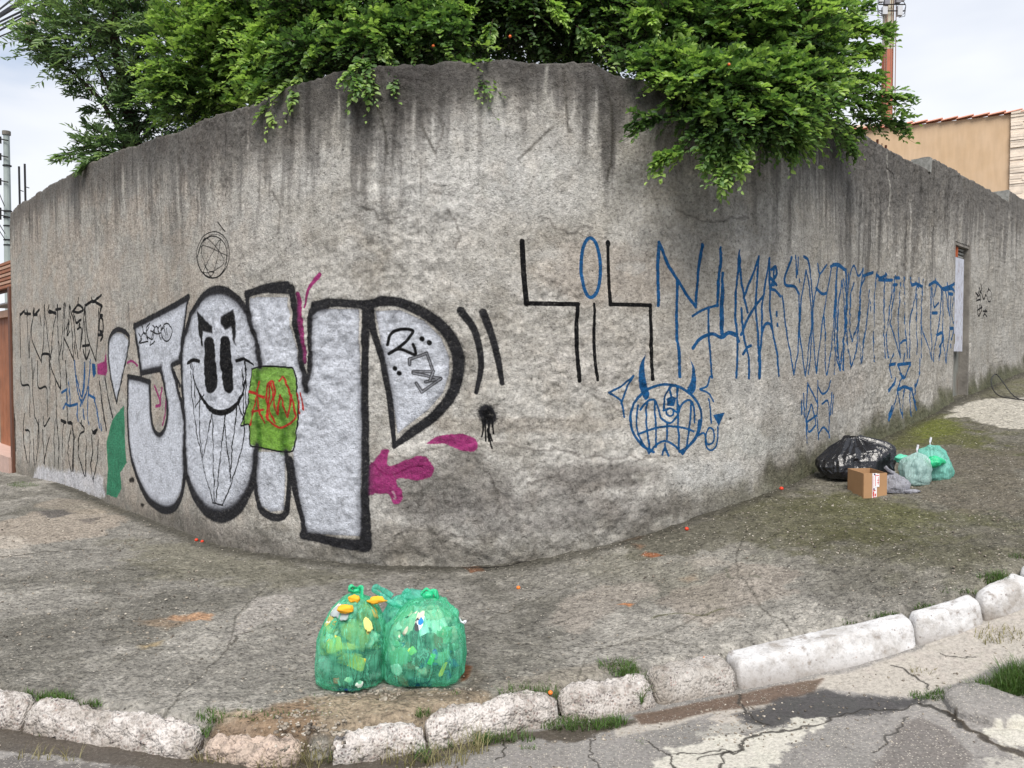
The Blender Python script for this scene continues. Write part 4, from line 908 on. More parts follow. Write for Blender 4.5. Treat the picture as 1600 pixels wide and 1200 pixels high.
# ------------------------------------------------------------------ road canvas
RC = Canvas(-4.0, 6.0, 1.6, 6.6, .005)
def paint_road():
    X, Y = np.meshgrid(RC.U, RC.Vv)
    nb = fbm(X * 1.2, Y * 1.2, 220, 5, .55); nm = fbm(X * 6, Y * 6, 230, 5, .6)
    base = np.array([.53, .515, .50]); dk = np.array([.44, .43, .415])
    c = base + (dk - base) * sstep(.4, .65, nb * .5 + nm * .5)[..., None]
    c *= (.85 + .3 * nm)[..., None]
    RC.a[..., :3] = c; RC.a[..., 3] = 1
    O = -ROAD_DROP
    def f(P, col, op, warp=.03, soft=.012, cell=.08, seed=9): RC.fill(gpt(P, O), col, soft, op, warp, cell, seed)
    # gutter of pale concrete
    con = (.645, .62, .585)
    f([(960, 1140), (1010, 1120), (1100, 1108), (1140, 1110), (1050, 1135), (960, 1155)], con, .9, .015)
    f([(1100, 1125), (1170, 1085), (1270, 1062), (1420, 1020), (1600, 946), (1760, 900), (1760, 1010), (1600, 1030), (1530, 1050), (1470, 1075), (1440, 1090), (1400, 1088), (1300, 1078), (1270, 1082), (1200, 1110), (1130, 1135)], con, .95, .02)
    f([(-60, 1130), (0, 1140), (25, 1160), (10, 1172), (-60, 1170)], con, .9, .02); f([(30, 1160), (60, 1155), (145, 1168), (140, 1180), (60, 1172)], (.60, .54, .48), .85, .02)
    # damp soil in the channel
    soil = (.27, .245, .215)
    f([(-60, 1120), (50, 1140), (150, 1160), (310, 1178), (520, 1180), (660, 1164), (860, 1138), (960, 1120), (1000, 1128), (900, 1160), (830, 1155), (740, 1168), (690, 1190), (660, 1215), (300, 1215), (100, 1185), (0, 1172), (-60, 1165)], soil, .9, .03)
    f([(20, 1185), (300, 1205), (640, 1215), (640, 1260), (-60, 1260), (-60, 1195)], (.30, .285, .275), .6, .05)
    # water running along the kerb
    f([(990, 1118), (1130, 1090), (1240, 1068), (1285, 1062), (1270, 1085), (1200, 1100), (1120, 1112), (1050, 1128), (1000, 1133)], (.36, .30, .255), .95, .012)
    f([(1150, 1118), (1215, 1092), (1290, 1080), (1350, 1088), (1420, 1095), (1440, 1085), (1450, 1092), (1400, 1110), (1330, 1118), (1240, 1130), (1190, 1137), (1160, 1130)], (.235, .23, .23), .88, .04, .02, .07)
    # paint
    wh = (.74, .725, .68)
    f([(1022, 1206), (1050, 1170), (1110, 1150), (1170, 1148), (1230, 1128), (1280, 1120), (1292, 1132), (1262, 1145), (1240, 1160), (1225, 1180), (1200, 1206)], wh, .88, .07, .012, .05)
    f([(1080, 1150), (1140, 1128), (1190, 1135), (1150, 1150)], wh, .45, .05, .01, .03)
    f([(1535, 1145), (1590, 1130), (1700, 1130), (1700, 1175), (1600, 1172), (1570, 1165)], wh, .85, .05, .008, .04); f([(1540, 1195), (1580, 1178), (1640, 1185), (1640, 1215), (1540, 1215)], wh, .55, .07, .008, .03)
    f([(690, 1200), (740, 1178), (830, 1165), (890, 1162), (900, 1200)], (.49, .475, .46), .8, .02)
    f([(1400, 1130), (1440, 1120), (1480, 1140), (1520, 1180), (1500, 1206), (1360, 1206), (1390, 1160)], (.40, .38, .365), .75, .02)
    def crack(P, wd, op=.8, col=(.17, .16, .145)):
        Q = catmull(gpt(P, O), 22); Q = Q + np.stack([fbm(Q[:, 0] * 14, Q[:, 1] * 14, 78 + k, 4, .7) - .5 for k in (0, 9)], 1) * .085
        r_ = np.random.default_rng(len(Q)); wv = np.interp(np.arange(len(Q)), np.arange(0, len(Q), 4), (np.interp(np.linspace(0, 1, len(range(0, len(Q), 4))), np.linspace(0, 1, len(np.atleast_1d(wd))), np.atleast_1d(wd)) if np.ndim(wd) else wd) * r_.uniform(.35, 1.25, len(range(0, len(Q), 4))))
        RC.stroke(Q[::2], wv[::2], col, .5, op)
    crack([(1090, 1190), (1150, 1170), (1180, 1150), (1240, 1138), (1330, 1115), (1440, 1100)], [.006, .018, .02, .012, .01]); crack([(1150, 1087), (1165, 1112), (1200, 1134)], .012)
    crack([(1395, 1042), (1430, 1060), (1450, 1078)], .009); crack([(1470, 1022), (1500, 1030), (1525, 1030)], .006); crack([(1475, 1110), (1500, 1130), (1560, 1165), (1610, 1185)], [.02, .035, .03, .035], col=(.17, .14, .10)); crack([(1440, 1100), (1475, 1112), (1500, 1135)], .02)
    crack([(1010, 1160), (1025, 1170), (1045, 1185), (1055, 1210)], .007); crack([(780, 1190), (785, 1170), (790, 1150)], .005); crack([(1130, 1175), (1135, 1206)], .014); crack([(1040, 1180), (1100, 1178), (1150, 1170)], .008)
    crack([(1370, 1180), (1400, 1140), (1420, 1120)], .008, .7); crack([(930, 1150), (925, 1175), (940, 1206)], .005, .7)
paint_road()
ROAD_IMG = np_image('road_tone', RC.a)
def road_material():
    M = Mat('broken asphalt'); uv = M.n('ShaderNodeTexCoord').outputs['UV']; p = M.geo()
    tn = M.n('ShaderNodeTexImage', image=ROAD_IMG, extension='EXTEND'); M.set(tn.inputs[0], uv)
    v1 = M.vor(p, 120); vc = M.vor(p, 120, out='Color'); sep = M.n('ShaderNodeSeparateColor'); M.set(sep.inputs[0], vc)
    n1 = M.noise(p, 60, 5, .65)
    c = M.mix(1.0, tn.outputs['Color'], M.ramp(n1, [(.28, .62), (.5, 1.0), (.72, 1.25)]), 'MULTIPLY')
    st_ = M.math('MULTIPLY', M.ramp(sep.outputs[0], [(.68, 0.0), (.8, .85)]), M.ramp(v1, [(.3, 1.0), (.45, 0.0)]))
    lum = M.n('ShaderNodeRGBToBW'); M.set(lum.inputs[0], tn.outputs['Color'])
    st_ = M.math('MULTIPLY', st_, M.ramp(lum.outputs[0], [(.05, 0.0), (.12, 1.0), (.22, 1.0), (.3, .2)]))
    c = M.mix(st_, c, lin(172, 165, 155))
    rough = M.ramp(lum.outputs[0], [(.02, .18), (.06, .45), (.12, .85)])
    h = M.math('ADD', M.math('MULTIPLY', M.math('SUBTRACT', 1.0, v1), .5), n1)
    amt = M.ramp(lum.outputs[0], [(.02, .1), (.12, 1.0)])
    h = M.math('MULTIPLY', h, amt)
    return M.done(c, rough, M.bump(h, .7, .007), .35)
ROAD_MAT = road_material()

def sheet(name, x0, x1, y0, y1, step, sel, zf, mat, cv):
    xs = np.arange(x0, x1 + 1e-6, step); ys = np.arange(y0, y1 + 1e-6, step)
    X, Y = np.meshgrid(xs, ys); Z = zf(X, Y)
    ok = sel(X, Y)
    idx = np.arange(X.size).reshape(X.shape)
    f = np.stack([idx[:-1, :-1], idx[:-1, 1:], idx[1:, 1:], idx[1:, :-1]], -1)
    keep = ok[:-1, :-1] & ok[:-1, 1:] & ok[1:, 1:] & ok[1:, :-1]
    f = f[keep]
    used = np.unique(f); rm = np.full(X.size, -1); rm[used] = np.arange(len(used))
    V = np.stack([X, Y, Z], -1).reshape(-1, 3)[used]; F = rm[f]
    uv = np.stack([(V[:, 0] - cv.u0) / (cv.u1 - cv.u0), (V[:, 1] - cv.v0) / (cv.v1 - cv.v0)], 1)
    return mobj(name, V, F, mat, None, True, uv, origin=np.zeros(3), kind='structure')
_wc = np.array([CX, CY + RAD * math.sqrt(2)])
def behind_wall(X, Y, m=.25):
    """true well behind the wall's face"""
    a = (Y + X) - (CX + CY); b = (Y - X) - (CY - CX)
    a = a / math.sqrt(2); b = b / math.sqrt(2)          # distances inside the two straight faces
    inside = (a > m) & (b > m)
    corner = (a < RAD) & (b < RAD)
    d = np.hypot(X - _wc[0], Y - _wc[1])
    return inside & (~corner | (d < RAD - m))
def pave_z(X, Y):
    z = gz(X, Y)
    z = z + (fbm(X * .8, Y * .8, 160, 3) - .5) * .03 * sstep(3.2, 4.2, Y)
    z = z + (fbm(X * 7, Y * 9, 165, 4, .6) - .5) * .022
    r = 1 - np.abs(fbm(X * 11, Y * 18, 170, 2) - .5) * 5
    z = z + np.clip(r, 0, 1) * .009
    near = (Y < 6.2)
    sd = np.full(X.shape, 9.); sd[near] = kerb_sd(X[near], Y[near], KBX)
    (ga, gb), sg_ = line_param(KB, [480, 524], 0)
    xa, xb = np.interp([ga, gb], sg_, KB[:, 0])
    gap = sstep(xa - .03, xa + .03, X) * (1 - sstep(xb - .03, xb + .03, X)) * .8
    return z - sstep(.05, .0, sd) * .035 - (sstep(.0, -.035, sd) * (1 - gap) + sstep(.02, -.16, sd) * gap) * (ROAD_DROP + .02)
KBX = extend(KB, 30, 30)
def line_param(P, px_list, off):
    """arc positions along a line nearest to given picture columns"""
    s = np.r_[0, np.cumsum(np.hypot(*np.diff(P, axis=0).T))]
    z = gz(P[:, 0], P[:, 1]) + off
    v = np.stack([P[:, 0], P[:, 1], z - EYE], 1)
    cx = 800 + FPX * v[:, 0] / (v @ FW)
    return np.interp(px_list, cx, s), s
def pave_near(X, Y):
    return (kerb_sd(X, Y, KBX) > -.22) & ~behind_wall(X, Y)
sheet('pavement', -8.2, 9.6, 2.6, 13.4, .02, pave_near, pave_z, PAVE_MAT, GC)
def road_z(X, Y):
    z = gz(X, Y) - ROAD_DROP + (fbm(X * 5, Y * 5, 180, 4, .6) - .5) * .012
    return z
sheet('road', -4.6, 6.4, 1.2, 6.8, .02, lambda X, Y: (kerb_sd(X, Y) < .02), road_z, ROAD_MAT, RC)
def far_ground():
    g = np.concatenate([-np.geomspace(400, 9, 22), np.linspace(-8, 18, 53), np.geomspace(19, 400, 22)])
    X, Y = np.meshgrid(g, g); Z = gz(X, Y) - .2
    idx = np.arange(X.size).reshape(X.shape)
    F = np.stack([idx[:-1, :-1], idx[:-1, 1:], idx[1:, 1:], idx[1:, :-1]], -1).reshape(-1, 4)
    V = np.stack([X, Y, Z], -1).reshape(-1, 3)
    mobj('ground', V, F, simple('bare ground', lin(110, 104, 94), .95, .3, 2, .4, .01, .1), None, True, origin=np.zeros(3), kind='structure')
far_ground()

# ------------------------------------------------------------------ kerb stones
def kerb_mat(name, white, pebble):
    M = Mat(name); p = M.obj()
    n1 = M.noise(p, 14, 5, .65); v1 = M.vor(p, 85); vc = M.vor(p, 85, out='Color'); sep = M.n('ShaderNodeSeparateColor'); M.set(sep.inputs[0], vc)
    c = M.ramp(n1, [(.28, lin(122, 112, 104)), (.44, lin(*white)), (.7, lin(*[min(255, w + 14) for w in white]))])
    c = M.mix(M.ramp(M.noise(p, 5, 6, .7), [(.46, 0.), (.66, .7)]), c, lin(132, 124, 114))
    c = M.mix(.75 if pebble > .15 else .4, c, M.ramp(M.noise(p, 48, 5, .75, .6), [(.36, .38), (.5, 1.0)]), 'MULTIPLY')
    bare = M.math('MULTIPLY', M.ramp(sep.outputs[0], [(1 - pebble, 0.), (1 - pebble + .05, 1.)]), M.ramp(v1, [(.34, 1.), (.5, 0.)]))
    bare = M.math('MULTIPLY', bare, M.ramp(M.noise(p, 9, 5, .7), [(.40, .1), (.58, 1.)]))
    c = M.mix(bare, c, M.mix(sep.outputs[1], lin(92, 86, 88), lin(165, 148, 140)))
    sz = M.n('ShaderNodeSeparateXYZ'); M.set(sz.inputs[0], M.n('ShaderNodeTexCoord').outputs['Generated'])
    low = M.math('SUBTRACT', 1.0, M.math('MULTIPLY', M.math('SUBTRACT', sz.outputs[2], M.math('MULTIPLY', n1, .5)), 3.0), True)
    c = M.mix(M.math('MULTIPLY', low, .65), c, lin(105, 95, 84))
    h = M.math('ADD', M.math('MULTIPLY', v1, -1.0 if pebble > .2 else -.3), M.noise(p, 60, 4, .6))
    return M.done(c, .9, M.bump(h, .8, .01 if pebble > .2 else .004), .15)
K_ROUGH = kerb_mat('worn whitewash over pebble concrete', (196, 190, 185), .5)
K_PINK = kerb_mat('pinkish worn kerb', (184, 166, 152), .4)
K_CLEAN = kerb_mat('whitewashed kerb', (196, 195, 195), .06)
K_MID = kerb_mat('patchy whitewashed kerb', (172, 167, 161), .22)
KERB = empty('kerb', (0, 3.4, .05), None, None, kind='structure')
def kerb_stone(pxa, pxb, mat, dz=0., rnd=.02, amp=.012, lab=None, rr=.035, pxa2=None, pxb2=None):
    (a, b), sb = line_param(KB, [pxa, pxb], 0); (a2, b2), sf = line_param(KF, [pxa2 or pxa, pxb2 or pxb], -ROAD_DROP)
    n = max(14, int((b - a) / .011)); m = 46
    t = np.linspace(0, 1, n)
    B_ = np.stack([np.interp(a + (b - a) * t, sb, KB[:, k]) for k in range(2)], 1); F_ = np.stack([np.interp(a2 + (b2 - a2) * t, sf, KF[:, k]) for k in range(2)], 1)
    dv_ = F_ - B_; wl = np.linalg.norm(dv_, axis=1)[:, None]; tn_ = np.gradient(B_, axis=0); tn_ /= np.linalg.norm(tn_, axis=1)[:, None]; pn_ = np.stack([tn_[:, 1], -tn_[:, 0]], 1); pn_ = pn_ * np.sign((pn_ * -B_).sum(1))[:, None]
    F_ = B_ + (pn_ * .75 + dv_ / wl * .25) * np.maximum(wl, .135)
    zt = gz(B_[:, 0], B_[:, 1]) + .012 + dz; zb = gz(F_[:, 0], F_[:, 1]) - ROAD_DROP - .05
    # section polygon: back bottom, back top, front top, front bottom
    fr = .62
    sec = np.array([(0, -1.2), (0, .0), (fr, .0), (1.0, -1.0)])
    # rounded outline
    def outline(k):
        w = np.linalg.norm(F_[k] - B_[k]); H = zt[k] - zb[k]
        P = np.array([(0.0, -H), (0, 0), (w * fr, -.004), (w * .96, -H)])
        out = []
        for j, r in ((1, min(rr * .8, .30 * w)), (2, min(rr * 1.3, .30 * w))):
            p = P[j]; u = P[j - 1] - p; v = P[j + 1] - p; u /= np.linalg.norm(u); v /= np.linalg.norm(v)
            q = [p + u * r, p + v * r]
            for e in np.linspace(0, 1, 9): out.append((1 - e) ** 2 * q[0] + 2 * e * (1 - e) * p + e ** 2 * q[1])
        pts = np.vstack([P[0], out[:9], out[9:], P[3]])
        sl = np.r_[0, np.cumsum(np.hypot(*np.diff(pts, axis=0).T))]; q = np.linspace(0, sl[-1], m)
        return np.stack([np.interp(q, sl, pts[:, i]) for i in range(2)], 1)
    V = np.zeros((n, m, 3))
    length = b - a
    for k in range(n):
        o = outline(k); d = (F_[k] - B_[k]); d /= np.linalg.norm(d)
        e = min(t[k], 1 - t[k]) * length; sh = 1.0 - max(0, 1 - e / (rr * 1.6)) ** 2 * .22
        w = o[:, 0].max(); cxm = w * .5; hz = o[:, 1].min()
        x = cxm + (o[:, 0] - cxm) * sh; z = hz + (o[:, 1] - hz) * (sh if sh < 1 else 1)
        V[k, :, :2] = B_[k] + d * x[:, None]; V[k, :, 2] = zt[k] + z
    P = V.reshape(-1, 3)
    dn = (fbm3(P * 7, 3) - .5) * rnd * 1.1 + (fbm3(P * 42, 2) - .5) * amp * 1.5 + (fbm3(P * 85, 1) - .5) * amp * .9
    ctr = V.mean(axis=1, keepdims=True); ctr = np.broadcast_to(ctr, V.shape).reshape(-1, 3)
    nv = P - ctr; nv /= np.linalg.norm(nv, axis=1)[:, None] + 1e-9
    P = P + nv * dn[:, None]
    c0 = P[:m].mean(0); c1 = P[-m:].mean(0)
    idx = np.arange(n * m).reshape(n, m)
    F = np.stack([idx[:-1, :-1], idx[1:, :-1], idx[1:, 1:], idx[:-1, 1:]], -1).reshape(-1, 4).tolist()
    V2 = np.vstack([P, c0, c1]); i0 = n * m
    for j in range(m - 1):
        F.append((i0, j, j + 1)); F.append((i0 + 1, (n - 1) * m + j + 1, (n - 1) * m + j))
    F = [tuple(f) for f in F]
    return mobj('kerb_stone', V2, F, mat, KERB, smooth=True, label=lab)
kerb_stone(-255, -118, K_ROUGH, 0, .03, .014)
kerb_stone(-112, 60, K_ROUGH, 0, .03, .014, pxb2=48)
kerb_stone(66, 322, K_ROUGH, 0, .035, .018, rr=.05, pxa2=54, pxb2=312)
kerb_stone(334, 478, K_PINK, -.035, .04, .02, 'sunken pinkish kerb stone', rr=.04, pxb2=470)
kerb_stone(522, 656, K_ROUGH, -.02, .04, .02, rr=.05)
kerb_stone(662, 860, K_ROUGH, .004, .04, .02, rr=.055)
kerb_stone(868, 1000, K_ROUGH, .004, .05, .018, rr=.06)
kerb_stone(1005, 1128, K_MID, .0, .03, .012, 'grey kerb stone with a broken corner', rr=.03, pxb2=1132)
kerb_stone(1131, 1414, K_CLEAN, .0, .010, .003, rr=.018, pxa2=1136, pxb2=1416)
kerb_stone(1386 + 30, 1516, K_CLEAN, .0, .012, .003, rr=.02, pxa2=1420)
kerb_stone(1519, 1586, K_CLEAN, .0, .02, .004, rr=.03)
kerb_stone(1589, 1690, K_CLEAN, .01, .014, .004, rr=.03)

# raised broken slab of asphalt at the lower right
def slab(P, h, name, mat, lab):
    Q = gpt(P, -ROAD_DROP); Q = catmull(np.vstack([Q, Q[:1]]), 4)[:-1]; c = Q.mean(0)
    Q = Q + (rng.random(Q.shape) - .5) * .012
    rings = [(1.03, -.03), (1.0, h * .6), (.96, h), (.8, h + .006), (.55, h + .003), (.3, h + .004)]
    V = []; n = len(Q)
    for k, z in rings:
        q = c + (Q - c) * k
        V += [(x, y, float(gz(x, y)) - ROAD_DROP + z + (random.random() - .5) * .004) for x, y in q]
    V.append((c[0], c[1], float(gz(*c)) - ROAD_DROP + h))
    F = [(i * n + j, i * n + (j + 1) % n, (i + 1) * n + (j + 1) % n, (i + 1) * n + j) for i in range(len(rings) - 1) for j in range(n)]
    F += [((len(rings) - 1) * n + j, (len(rings) - 1) * n + (j + 1) % n, len(V) - 1) for j in range(n)]
    V = np.array(V); uv = np.stack([(V[:, 0] - RC.u0) / (RC.u1 - RC.u0), (V[:, 1] - RC.v0) / (RC.v1 - RC.v0)], 1)
    return mobj(name, V, F, mat, None, True, uv, label=lab, cat='rubble')
slab([(1474, 1100), (1485, 1086), (1512, 1078), (1545, 1084), (1575, 1096), (1604, 1112), (1610, 1135), (1570, 1138), (1535, 1132), (1495, 1120)], .035, 'asphalt_slab', ROAD_MAT, 'loose grey slab of broken asphalt beside the long grass by the gutter')

# ================================================================== BACKGROUND
def build_house_right():
    a = at(1335, 206, 22.0); b = at(1600, 176, 20.0); d2 = (b - a)[:2]; Lh = np.linalg.norm(d2); t = d2 / Lh; n = np.array([t[1], -t[0]])
    if n[1] > 0: n = -n
    T = np.array([*t, 0]); N = np.array([*n, 0]); Zv = np.array([0, 0, 1.])
    ztop = (a[2] + b[2]) / 2; z0 = 1.0
    a = at(1335, 206, 22.0)[:2]
    sl = (b[2] - at(1335, 206, 22.0)[2]) / Lh
    root = empty('house', (*(a + t * 2), z0), 'ochre rendered house side with clay tile coping and pale stone cladding above the wall', 'house')
    def P(u, d, z): return np.array([*(a + t * u + n * d), z])
    uc = Lh * (1581 - 1335) / 265
    def topz(u): return at(1335, 206, 22.0)[2] + sl * u
    mb = MB(); V = [P(-1, 0, z0), P(uc, 0, z0), P(uc, 0, topz(uc)), P(-1, 0, topz(-1)), P(-1, -5, z0), P(uc, -5, z0), P(uc, -5, topz(uc)), P(-1, -5, topz(-1))]
    mb.add(V, [(0, 1, 2, 3), (5, 4, 7, 6), (4, 0, 3, 7), (1, 5, 6, 2), (3, 2, 6, 7)])
    M = Mat('ochre render'); p = M.obj(); c = M.ramp(M.noise(p, 1.2, 5, .6), [(.3, lin(194, 166, 134)), (.7, lin(204, 178, 150))]); c = M.mix(.35, c, M.ramp(M.noise(M.mapv(p, (3, 3, .5)), 3, 4), [(.35, .8), (.6, 1.05)]), 'MULTIPLY')
    mb.obj('wall', M.done(c, .9, M.bump(M.noise(p, 60, 3), .3, .004), .1), root)
    mb = MB(); mb.box(P(uc + 1.1, -2.5, (z0 + topz(uc)) / 2), T * 1.1, N * 2.5, Zv * (topz(uc) - z0) / 2); mb.obj('backing_wall', simple('mortar', lin(176, 158, 138), .9, .2), root)
    mb = MB(); z = 3.2
    sm = simple('split stone', lin(226, 212, 196), .9, .2, 6, .7, .01, .1)
    while z < topz(uc) - .02:
        h = random.uniform(.055, .085); u = uc + .0
        while u < uc + 2.2:
            w = random.uniform(.25, .7); w = min(w, uc + 2.2 - u)
            mb.box(P(u + w / 2, random.uniform(.02, .07), z + h / 2), T * (w / 2 - .002), N * .03, Zv * (h / 2 - .0025), .003); u += w
        z += h
    mb.obj('stone_cladding', sm, root, kind='stuff', label='pale split stone strips at the right end of the wall')
    tm = simple('clay roof tile', lin(205, 148, 126), .8, .3, 8, .4, .004, .2)
    nt = 12; me = None
    for k in range(nt + 2):
        u = (k - .9) * Lh / 11.2; w = Lh / 11.2
        mb = MB(); V = []; F = []
        for e, (uu, lift) in enumerate(((u - .04, .0), (u + w, .05))):
            for j in range(9):
                an = math.pi * j / 8; V.append(P(uu, math.cos(an) * .13 - .02, topz(u) + .01 + lift + math.sin(an) * .05))
        for e, (uu, lift) in enumerate(((u - .04, .0), (u + w, .05))):
            for j in range(9):
                an = math.pi * j / 8; V.append(P(uu, math.cos(an) * .11 - .02, topz(u) + .0 + lift + math.sin(an) * .03))
        for j in range(8):
            F.append((j, j + 1, 9 + j + 1, 9 + j)); F.append((18 + j + 1, 18 + j, 27 + j, 27 + j + 1)); F.append((j + 1, j, 18 + j, 18 + j + 1)); F.append((9 + j, 9 + j + 1, 27 + j + 1, 27 + j))
        F += [(0, 9, 27, 18), (8, 26, 35, 17)]
        mb.add(V, F); mb.obj('roof_tile', tm, root)
    # pale gable farther back
    g0 = at(1330, 204, 30); g1 = at(1395, 188, 30); g2 = at(1425, 202, 30)
    r2 = empty('far_roof', (g1[0], 30, 1), 'pale low roof just showing behind the ochre house at the mast foot', 'roof')
    mb = MB(); V = [at(1325, 196, 30), at(1408, 191, 30), at(1423, 204, 30), at(1423, 260, 30), at(1325, 260, 30)]; V += [v + np.array([0, 5, 0]) for v in V]
    mb.add(V, [(4, 3, 2, 1, 0), (5, 6, 7, 8, 9), (0, 1, 6, 5), (1, 2, 7, 6), (2, 3, 8, 7), (3, 4, 9, 8), (4, 0, 5, 9)]); mb.obj('wall', simple('pale render', lin(206, 186, 168), .9, .15), r2)
    mb = MB(); mb.tube([at(1407, 190, 29.9), at(1424, 204, 29.9)], .08, 6); mb.obj('verge', M_STEEL, r2)
build_house_right()

def build_mast():
    d = 46.0; x = at(1385, 200, d)[0]
    root = empty('telecom_mast', (x, d, 1.0), 'tall telecom mast painted orange red below and cream above with aerials', 'mast')
    def zz(py): return at(1385, py, d)[2]
    def ring(z0, z1, r0, r1, name, mat, lab=None):
        n = 12; V = []; 
        for z, r in ((z0, r0), (z1, r1)):
            for k in range(n): V.append((x + r * math.cos(2 * math.pi * k / n), d + r * math.sin(2 * math.pi * k / n), z))
        F = [(k, (k + 1) % n, n + (k + 1) % n, n + k) for k in range(n)] + [tuple(range(n - 1, -1, -1)), tuple(range(n, 2 * n))]
        mobj(name, V, F, mat, root, label=lab)
    ring(1.0, zz(79.5), .36, .31, 'shaft', simple('orange mast paint', lin(176, 106, 84), .7, .25, 1.5), 'orange red painted shaft')
    ring(zz(79), zz(-120), .31, .25, 'upper_shaft', simple('cream mast paint', lin(188, 184, 166), .7, .25, 1.5), 'cream painted upper shaft')
    mb = MB()
    for k in (-.34, -.22, .05, .2, .36): mb.tube([(x + k, d - .32, 2), (x + k * .85, d - .30, zz(-100))], .025, 5)
    mb.obj('cable_run', simple('mast cables', lin(150, 120, 104), .6), root)
    mb = MB()
    for k in range(26): mb.box((x - .42, d - .1, 8 + k * .5), (.07, 0, 0), (0, .02, 0), (0, 0, .012))
    mb.obj('climbing_step', M_STEEL, root, kind='stuff')
    wm = simple('antenna casing', lin(190, 192, 196), .5, .1)
    for sx, ya, yb, w in ((-.62, -20, 8, .13), (.62, -25, 6, .13), (-.45, -60, -20, .12), (.5, -60, -22, .12)):
        mb = MB(); mb.box((x + sx, d - .35, (zz(ya) + zz(yb)) / 2), (w, 0, 0), (0, .12, 0), (0, 0, (zz(ya) - zz(yb)) / 2)); mb.obj('antenna', wm, root)
    for sx, yc, hh in ((-.42, 22, .22), (.46, 22, .28), (-.3, 8, .16), (.36, 6, .14)):
        mb = MB(); mb.box((x + sx, d - .4, zz(yc)), (.14, 0, 0), (0, .12, 0), (0, 0, hh)); mb.obj('radio_unit', simple('radio unit', lin(132, 132, 138), .6) if yc < 20 else wm, root)
    for yc in (12, 22): 
        mb = MB(); mb.tube([(x - .75, d - .42, zz(yc)), (x + .8, d - .42, zz(yc))], .035, 6); mb.obj('bracket', M_STEEL, root)
    for k in range(6):
        sx = -.72 if k % 2 else .72; mb = MB()
        mb.tube([(x + sx * .9, d - .4, zz(5)), (x + sx * 1.15, d - .4, zz(14)), (x + sx * (1 + .1 * k / 5), d - .4, zz(22 + k * 2)), (x + sx * .6, d - .4, zz(28 + k))], .02, 5); mb.obj('loop_cable', M_CABLE, root)
build_mast()

